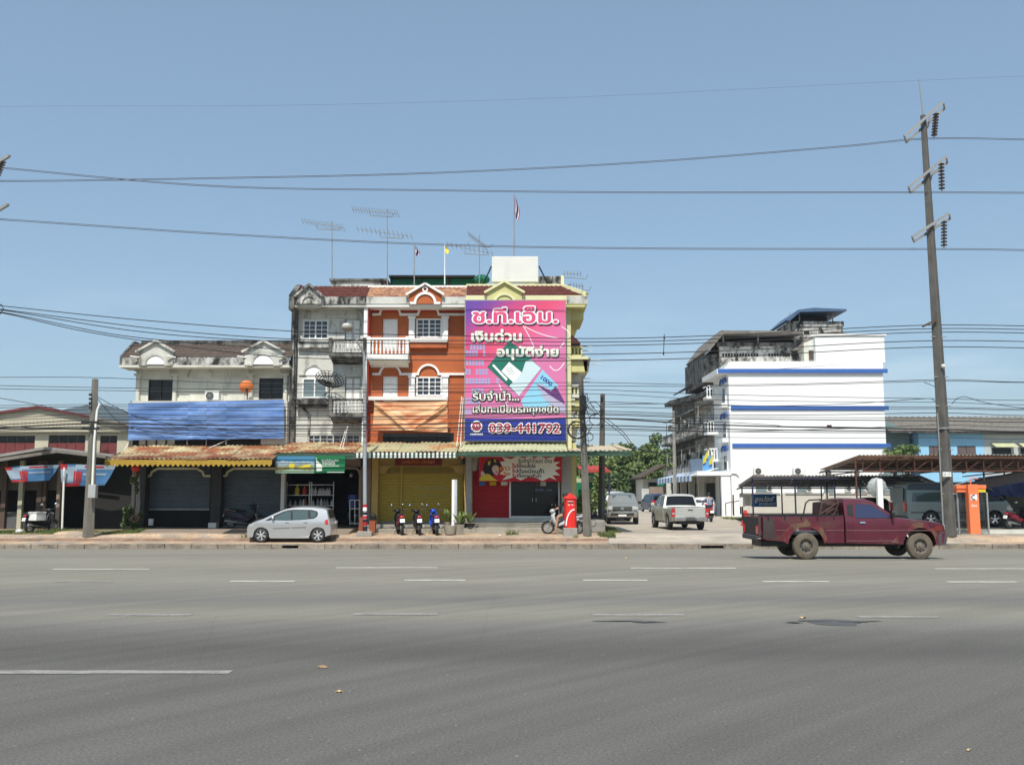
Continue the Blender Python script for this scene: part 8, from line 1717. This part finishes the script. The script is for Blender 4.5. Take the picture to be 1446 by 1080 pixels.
# corner pole with a tangle of cable loops, and the dark pole behind it
CP = T('utility_pole', 'slim grey concrete pole wrapped in cable loops at the street corner', 'utility pole', P(829, 757, 38.2))
taper_pole(CP, 829.5, 757, 820, 527, 38.2, .15, .085, MT['concrete_pole'])
DP = T('utility_pole', 'dark pole standing farther back in the side street mouth', 'utility pole', P(849, 746, 45)); taper_pole(DP, 849, 746, 851, 556, 45, .15, .10, MT['pole_dark'])
for py in (562, 580, 600): ob('pole_notch', MB().box(P(848.5, py, 44.85).x, P(852, py, 44.85).x, 44.82, 44.86, PZ(py + 2, 44.85), PZ(py - 2, 44.85)), MT['black'], DP)
SPp = T('utility_pole', 'thin grey pole at the corner of the mouldy row', 'utility pole', P(954, 730, 74)); taper_pole(SPp, 954, 735, 951, 580, 74, .14, .09, MT['concrete'])
rr = random.Random(21)
ld = ['large black cable coil hanging on the corner pole', 'small cable coil right of the corner pole', 'upper loose cable loop at the corner pole', 'lowest loose cable loop at the corner pole']
for k, (px, py, r_) in enumerate(((815, 607, .34), (841, 592, .24), (838, 577, .28), (832, 617, .16))):
    q = P(px, py, 37.9); g = MB()
    for t_ in range(3 if k == 0 else 1):
        g.tube([q + Vector((r_ * (1 + .05 * t_) * math.cos(a), .03 * t_, r_ * (.95 + .04 * t_) * math.sin(a))) for a in [2 * math.pi * i / 22 for i in range(23)]], .016 if k else .02, 5)
    ob('cable_coil', g, MT['cable'], None, ld[k], 'cable coil')
g = MB(); q0 = P(823, 590, 37.95)
for k in range(34):
    a = q0 + Vector((rr.uniform(-.08, .12), rr.uniform(-.15, .05), rr.uniform(-1.2, 1.0))); pts = [a]
    for j in range(5): pts.append(pts[-1] + Vector((rr.uniform(-.12, .16), rr.uniform(-.06, .06), rr.uniform(-.28, .25))))
    g.tube(pts, .011, 4)
ob('cable_tangle', g, MT['cable'], CP, kind='stuff')
ob('junction_box', MB().box(q0.x - .13, q0.x + .13, 37.85, 38.0, q0.z + .3, q0.z + .9), MT['black'], CP)
# ---- spans
def span(pts, Y, r=.014, label='', group='', Y2=None, name='power_line', dbl=0):
    "cable through photograph points; smooth sag between them"
    w_ = [P(px, py, Y if Y2 is None else Y + (Y2 - Y) * i / (len(pts) - 1)) for i, (px, py) in enumerate(pts)]
    out = []; n = len(w_)
    for i in range(n - 1):
        p0, p1, p2, p3 = w_[max(i - 1, 0)], w_[i], w_[i + 1], w_[min(i + 2, n - 1)]; s_ = 10
        for k in range(s_):
            t = k / s_; out.append(.5 * ((2 * p1) + (p2 - p0) * t + (2 * p0 - 5 * p1 + 4 * p2 - p3) * t * t + (3 * p1 - p0 - 3 * p2 + p3) * t ** 3))
    out.append(w_[-1]); g = MB().tube(out, r, 4)
    if dbl: g.tube([p + Vector((0, .0, -dbl)) for p in out], r, 4)
    return ob(name, g, MT['cable'], None, label, 'cable', group)
H = 'high voltage lines between the tall poles'
D('cable_grey', (.10, .10, .105), .5)
def hv(*a, **k):
    o = span(*a, **k); o.data.materials.clear(); o.data.materials.append(MT['cable_grey']); return o
hv([(-300, 165), (0, 151), (400, 149), (800, 138), (1297, 114), (1700, 98)], 38, .004, 'hair-thin topmost earth wire of the tall poles', H)
hv([(-200, 215), (0, 236), (300, 262), (610, 268), (900, 271), (1330, 271), (1800, 274)], 37.9, .012, 'paired high wire descending from the left pole to the middle crossarm', H, dbl=.05)
hv([(-200, 250), (0, 255), (300, 251), (600, 244), (900, 229), (1180, 207), (1316, 195), (1500, 197), (1800, 196)], 38.2, .012, 'paired high wire rising to the top crossarm of the tall pole', H, dbl=.05)
hv([(-200, 298), (0, 309), (300, 329), (600, 344), (900, 350), (1333, 351), (1500, 353), (1800, 354)], 38.05, .012, 'lowest paired high wire, passing at the lowest crossarm', H, dbl=.05)
for k, (px, py, a) in enumerate(((617, 268, 16), (617, 343.5, 0))):
    pass
M2 = 'medium cables from the far left over the white shophouse roof'
mids = [([(-60, 425), (3, 432), (200, 452), (420, 468), (640, 474), (830, 478)], 'topmost'), ([(-60, 430), (3, 437), (200, 462), (330, 474), (460, 480), (700, 481), (840, 483)], 'second'), ([(-60, 434), (3, 438), (180, 466), (330, 479), (500, 484), (700, 487), (840, 488)], 'third'), ([(-60, 437), (3, 441), (160, 472), (300, 486), (480, 498), (660, 500), (840, 500)], 'fourth'), ([(-60, 437), (3, 442), (120, 468), (260, 489), (420, 505), (660, 509), (840, 509)], 'lowest')]
for pts, nm in mids:
    span(pts + [(1030, pts[-1][1] - 5), (1320, pts[-1][1] - 19), (1600, pts[-1][1] - 13)], 38.3, .017, nm + ' cable of the black bundle fanning out from the left pole insulator', M2)
ps = T('bundle_spacer', 'small spacer hanging on the black cables above the street mouth', 'spacer', P(937, 485, 38.3)); ob('rod', MB().cyl(P(938, 472, 38.25), P(937, 500, 38.25), .015), MT['cable'], ps)
for k, (px, py) in enumerate(((938, 477), (937, 499))): ob('clamp', MB().ball(P(px, py, 38.2), .06, 6, (.6, 1, 1.4)), MT['cable'], ps)
G3 = 'low cables between the pavement poles'
def low(y_l, y_p1, y_p2, y_r, r, nm, sag=4):
    span([(-250, y_l - 2), (-60, y_l + sag), (129, y_p1), (300, (y_p1 * .7 + y_p2 * .3) + sag * 1.4), (480, (y_p1 + y_p2) / 2 + sag * 1.8), (660, (y_p1 * .3 + y_p2 * .7) + sag * 1.4), (822, y_p2), (1000, (y_p2 * .7 + y_r * .3) + sag * 1.3), (1170, (y_p2 * .35 + y_r * .65) + sag), (1332, y_r), (1460, y_r + sag), (1700, y_r - 3)], 38.05, r, nm, G3)
names_ = ['first', 'second', 'third', 'fourth', 'fifth', 'sixth', 'seventh', 'eighth', 'ninth', 'tenth', 'eleventh', 'twelfth', 'thirteenth', 'fourteenth', 'fifteenth', 'sixteenth']
spec = [(529, 533, 540, 536, .012), (541, 547, 545, 538, .012), (546, 551, 550, 563, .012), (569, 571, 556, 568, .011), (574, 574, 567, 575, .013), (583, 578, 574, 577, .012), (590, 584, 580, 583, .014), (592, 589, 583, 590, .012), (600, 593, 585, 594, .018), (602, 598, 590, 606, .028), (604, 603, 600, 609, .022), (607, 605, 604, 611, .016), (596, 607, 607, 600, .012), (612, 611, 613, 618, .010)]
for k, (a, b, c_, d_, r_) in enumerate(spec): low(a, b, c_, d_, r_, names_[k] + ' from the top of the low cables strung pole to pole', 2.0 if k % 3 else 3.4)
G4 = 'slack service drops'
dr = [([(137, 562), (175, 600), (240, 612), (330, 616)], 'service drop curving from the left pole over the blue tarpaulin'), ([(137, 560), (200, 590), (300, 605), (400, 611)], 'upper service drop from the left pole to the grey shophouse'), ([(827, 560), (850, 590), (880, 615), (893, 635)], 'slack drop from the corner pole to the beige canopy'),
      ([(855, 590), (880, 610), (900, 632), (940, 640)], 'drop from the dark pole toward the trees'), ([(1305, 540), (1318, 545), (1330, 555), (1336, 600), (1338, 690)], 'loop running down the big pole'), ([(1344, 570), (1360, 560), (1400, 570), (1500, 583)], 'service drop leaving the big pole to the right'), ([(1332, 577), (1318, 565), (1302, 563), (1200, 570), (1080, 573), (960, 570), (850, 571)], 'thick sagging drop from the big pole over the white wall'),
      ([(1332, 606), (1200, 603), (1112, 602), (1090, 600), (1000, 595), (850, 590)], 'thin slack line with a tag over the white wall'), ([(0, 562), (60, 573), (130, 590)], 'slack wire over the left house gable')]
for pts, nm in dr: span(pts, 38.1, .013, nm, G4, name='service_drop')
ob('line_tag', MB().box(P(1168, 601, 38.05).x, P(1174, 601, 38.05).x, 38.0, 38.1, PZ(603, 38.05), PZ(600, 38.05)), MT['insulator'], None, 'small dark tag clipped to the line over the white wall', 'tag')
# left twin pole arms that reach into the picture
TP = T('transmission_pole', 'crossarm tips of another tall pole just outside the left edge', 'utility pole', P(-42, 757, 38))
ob('shaft', MB().tube([P(-40, 758, 38), P(-25, 150, 38)], [.3, .14], 4), MT['pole_dark'], TP)
for a, b in (((-45, 254), (12, 220)), ((-42, 318), (10, 289)), ((-60, 182), (-4, 150))): ob('crossarm', MB().bar(P(*a, 37.8), P(*b, 37.8), .07, .11), MT['dull_steel'], TP); ob('crossarm', MB().bar(P(a[0] + 8, a[1], 38.3), P(b[0] + 2, b[1], 38.3), .07, .11), MT['dull_steel'], TP); ob('end_plate', MB().bar(P(*b, 37.8), P(b[0] + 2, b[1], 38.3), .06), MT['dull_steel'], TP)
p = P(5, 222, 38)
o = ob('insulator_string', MB().cyl(P(4, 226, 38), P(-4, 250, 38), .025), MT['dull_steel'], TP)
for k in range(6): ob('insulator', MB().lathe([(.03, .05), (.13, 0), (.12, -.03), (.03, -.02)], P(4 - k * 1.4, 229 + 3.6 * k, 38), 12), MT['insulator'], o, smooth=40)
ob('cable_clamp', MB().tube([P(-30, 436, 38.2), P(2, 430, 38.2), P(5, 436, 38.2), P(0, 444, 38.2)], .02, 5), MT['cable'], TP)
# ================================================================ VEGETATION, LITTER
def leaves(n, c_, rx, ry, rz, size, rr, clumps=26):
    g = MB(); cs = []
    for _ in range(clumps):
        a, b = rr.uniform(0, 6.28), math.acos(rr.uniform(-.75, 1)); k = rr.uniform(.45, .98); cs.append((Vector((c_[0] + rx * k * math.sin(b) * math.cos(a), c_[1] + ry * k * math.sin(b) * math.sin(a), c_[2] + rz * k * math.cos(b))), rr.uniform(.18, .34)))
    for _ in range(n):
        q, s_ = rr.choice(cs); v = Vector((rr.gauss(0, 1), rr.gauss(0, 1), rr.gauss(0, 1))).normalized() * (rr.random() ** .45)
        p = q + Vector((v.x * rx * s_, v.y * ry * s_, v.z * rz * s_)); a = Vector((rr.gauss(0, 1), rr.gauss(0, 1), rr.gauss(0, .6))).normalized(); b = a.cross(Vector((rr.gauss(0, 1), rr.gauss(0, 1), rr.gauss(0, 1)))).normalized(); z_ = size * rr.uniform(.6, 1.3)
        i = len(g.v); g.v += [tuple(p - a * z_), tuple(p - b * z_ * .45), tuple(p + a * z_), tuple(p + b * z_ * .45)]; g.f.append((i, i + 1, i + 2, i + 3))
    me = bpy.data.meshes.new('crown'); me.from_pydata(g.v, [], g.f); return me, cs
def tree(label, x, y, h, rx, rz, m, n=5000, size=.22, seed=1, group='trees at the end of the side street', name='leafy_tree', trunk=.16):
    rr = random.Random(seed); t = T(name, label, 'tree', (x, y, 0), group); c_ = (x, y, h - rz)
    me, cs = leaves(n, c_, rx, rx * .8, rz, size, rr); me.materials.append(MT[m]); ob('crown', me, None, t)
    g = MB().tube([(x, y, -.1), (x + .1, y, (h - rz) * .5), (x - .05, y, h - rz)], [trunk * 1.4, trunk, trunk * .7], 8); tr = ob('trunk', g, MT['bark'], t, smooth=60)
    for q, s_ in cs[:9]:
        o = ob('limb', MB().tube([(x, y, (h - rz) * rr.uniform(.5, .95)), ((x + q.x) / 2, (y + q.y) / 2, (h - rz + q.z) / 2), q], [trunk * .5, trunk * .3, trunk * .1], 5), MT['bark'], t)
    return t
tl = [(842, 645, 114, 4.4, 'leaf', 'tree left of the street end, behind the red awning'), (872, 640, 116, 4.4, 'leaf_light', 'pale green tree behind the covered pickup'), (899, 628, 116, 4.2, 'leaf', 'tallest middle tree at the street end'), (925, 626, 120, 4.0, 'leaf_dark', 'dark tree behind the far shed'), (943, 640, 117, 3.6, 'leaf_light', 'light tree touching the mouldy row'), (860, 662, 113, 4.2, 'leaf_dark', 'low dark tree above the covered pickup'), (890, 662, 114, 4.0, 'leaf', 'round low tree left of the far shed'), (912, 650, 128, 4.2, 'leaf', 'tree farthest back over the shed roof'), (885, 622, 124, 5.0, 'leaf_dark', 'broad dark tree rising behind the middle of the street trees'), (918, 616, 126, 4.4, 'leaf', 'tree whose top stands highest beside the thin grey pole'), (852, 634, 120, 4.6, 'leaf', 'tree whose crown fills the gap under the beige canopy')]
for k, (px, py, Y, r_, m, lab) in enumerate(tl):
    q = P(px, py, Y); tree(lab, q.x, Y, q.z, r_, min(q.z * .47, r_ * .95), m, 5600, .27, 30 + k)
q = P(1277, 628, 70); tree('round green bush tree showing above the brown shelter roof', q.x, 70, q.z, 1.3, 1.0, 'leaf', 1800, .14, 50, None, 'small_tree', .08)
q = P(1262, 632, 71); tree('smaller bush tree left of the round one above the shelter roof', q.x, 71, q.z, .9, .8, 'leaf_light', 900, .13, 51, None, 'small_tree', .08)
for px, Y, h, r_, lab, sd in ((825, 49, 2.0, .55, 'shrub in the shade behind the corner pole', 60), (817, 48, 1.3, .45, 'pale shrub right of the post box', 61), (845, 50, 2.6, .5, 'thin shrub beside the dark pole', 62)):
    q = P(px, 740, Y); tree(lab, q.x, Y, h, r_, h * .4, 'leaf_light', 600, .10, sd, 'shrubs beside the corner shop', 'shrub', .03)
# climbing plant at the left end of the shops
q = P(184, 746, 41.2)
cl = T('climbing_plant', 'green climbing plant on the dark pillar at the left end of the shops', 'plant', (q.x, 41.2, 0)); rr = random.Random(9)
me, _ = leaves(900, (q.x, 41.2, .65), .42, .3, .75, .09, rr, 14); me.materials.append(MT['leaf']); ob('leaves', me, None, cl); me, _ = leaves(260, (q.x + .05, 41.3, 1.9), .22, .2, .9, .08, rr, 8); me.materials.append(MT['leaf_dark']); ob('leaves', me, None, cl)
ob('stem', MB().tube([(q.x, 41.3, 0), (q.x + .1, 41.35, 1.2), (q.x, 41.4, 2.7)], .03, 5), MT['bark'], cl)
# grass and weeds
def grass(name, areas, n, h, m, seed):
    rr = random.Random(seed); g = MB()
    for _ in range(n):
        x0, x1, y0, y1, k = rr.choices(areas, [a[4] for a in areas])[0]; x, y = rr.uniform(x0, x1), rr.uniform(y0, y1)
        if math.sin(x * 2.1 + y) + math.sin(x * 5.3 - y * 3) + rr.uniform(-1, 1) < -.4: continue
        z = GZ(y) - .02; hh = h * rr.uniform(.4, 1.3) * (1 + .8 * max(0, math.sin(x * 1.7 + y))); a = rr.uniform(0, 6.28); w_ = .012 + .012 * rr.random(); dx, dy = math.cos(a) * w_, math.sin(a) * w_; lx_, ly = rr.uniform(-.6, .6) * hh, rr.uniform(-.6, .6) * hh
        i = len(g.v); g.v += [(x - dx, y - dy, z), (x + dx, y + dy, z), (x + lx_, y + ly, z + hh)]; g.f.append((i, i + 1, i + 2))
    me = bpy.data.meshes.new(name); me.from_pydata(g.v, [], g.f); me.materials.append(m); return ob(name, me, None, kind='stuff', cat='grass', label='green weeds and grass growing along the pavement')
a0, a1 = P(-60, 750, 39.5).x, P(110, 750, 39.5).x
grass('grass', [(a0, a1, 39.0, 41.5, 6), (P(135, 750, 39).x, P(190, 750, 39).x, 39.1, 41.2, 6), (P(95, 750, 39).x, P(125, 750, 39).x, 39.0, 40, 1), (P(855, 745, 42).x, P(872, 745, 42).x, 40.5, 46, 3), (P(845, 757, 38.3).x, P(868, 757, 38.3).x, 37.9, 38.7, .5), (P(715, 757, 38.3).x, P(732, 757, 38.3).x, 38.5, 38.8, .12), (P(808, 760, 37.9).x, P(816, 760, 37.9).x, 37.75, 38.0, .10), (P(1035, 725, 62).x, P(1075, 725, 62).x, 60, 66, 2), (P(340, 762, 37.7).x, P(372, 762, 37.7).x, 37.7, 37.9, .1)], 15000, .12, MT['grass'], 4)
D('verge', (.13, .13, .06), .95, var=.3, scale=2, second=(.30, .23, .14), s2=(.45, .6), s2scale=(1.4, 1.4, 1.4))
ob('verge', strip(MB(), a0 - 20, P(200, 750, 40).x, [(38.9, .008), (39.6, .02), (44.9, .02)], 40, .02, 8), MT['verge'], kind='structure')
# dirt heap by the white post
ob('dirt_heap', MB().ball((P(98, 752, 39).x, 39.2, -.02), .6, 14, (1.3, .7, .28)), MT['sand_path'], kind='stuff', label='low heap of sandy dirt by the white post', cat='dirt', smooth=60)
ob('dirt_heap', MB().ball((P(245, 757, 38.5).x, 38.4, -.06), 1.5, 18, (2.0, .35, .10)), MT['sand_path'], kind='stuff', label='spread of pale sand at the foot of the forecourt ramp', cat='dirt', smooth=60)
# dead leaves and litter on the road
D('dry_leaf', (.50, .36, .20), .9, var=.3, scale=20); D('dry_leaf_dark', (.26, .17, .10), .9, var=.3, scale=20)
def dleaf(px, py, s_, m, label, seed):
    Y = 1.55 * F / (py - 700) if py > 790 else 24; q = P(px, py, Y); rr = random.Random(seed); g = MB(); n = 9; top = [(q.x, Y, .012 + s_ * .25)]
    ring = [(q.x + s_ * math.cos(a) * rr.uniform(.6, 1.1), Y + s_ * .8 * math.sin(a) * rr.uniform(.6, 1.1), GZ(Y) + .006 + rr.choice((0, .0, s_ * rr.uniform(.2, .7)))) for a in [2 * math.pi * k / n for k in range(n)]]
    for k in range(n): g.face(top[0], ring[k], ring[(k + 1) % n])
    o = ob('dry_leaf', g, MT[m], None, label, 'leaf', 'litter on the road'); so = o.modifiers.new('s', 'SOLIDIFY'); so.thickness = .004; return o
dleaf(457, 934, .060, 'dry_leaf_dark', 'curled brown dead leaf, largest on the near road', 1); dleaf(479, 967, .032, 'dry_leaf', 'small tan dead leaf nearest the camera left of centre', 2); dleaf(1367, 1044, .018, 'dry_leaf', 'tiny orange leaf near the bottom right corner', 3); dleaf(1134, 868, .05, 'dry_leaf', 'yellowish leaf at the left end of the tar stain', 4)
dleaf(884, 790, .06, 'dry_leaf', 'pale scrap on the far lane left of the maroon pickup', 5)
q = P(27, 748, 40); ob('plastic_bag', MB().ball((q.x, 40, .08), .13, 8, (1.2, 1, .8)), MT['car_white'], None, 'crumpled pale plastic bag in the grass at the left', 'bag')
rr = random.Random(77)
for k, (px, Y, lab) in enumerate(((300, 38.2, 'bit of white litter on the sand before the ramp'), (705, 38.3, 'bit of white litter before the red shutter'), (145, 39.2, 'white scrap in the weeds right of the left pole'), (1290, 38.3, 'white scrap at the foot of the big pole'))):
    q = P(px, 757, Y); ob('litter', MB().face((q.x - .06, Y, GZ(Y) + .02), (q.x + .05, Y - .02, GZ(Y) + .015), (q.x + .06, Y + .06, GZ(Y) + .05), (q.x - .04, Y + .05, GZ(Y) + .02)), MT['white_paint'], None, lab, 'litter', 'litter on the pavement')
# ================================================================ THE AIR
hm = bpy.data.materials.new('air'); hm.use_nodes = True; n = hm.node_tree.nodes; n.remove(n['Principled BSDF']); v = n.new('ShaderNodeVolumePrincipled')
v.inputs['Color'].default_value = (.80, .90, 1.0, 1); v.inputs['Density'].default_value = .0002; v.inputs['Anisotropy'].default_value = 0
hm.node_tree.links.new(v.outputs[0], n['Material Output'].inputs['Volume'])
ob('haze', MB().box(-2650, 2650, -650, 2750, -1.7, 175), hm, kind='stuff')
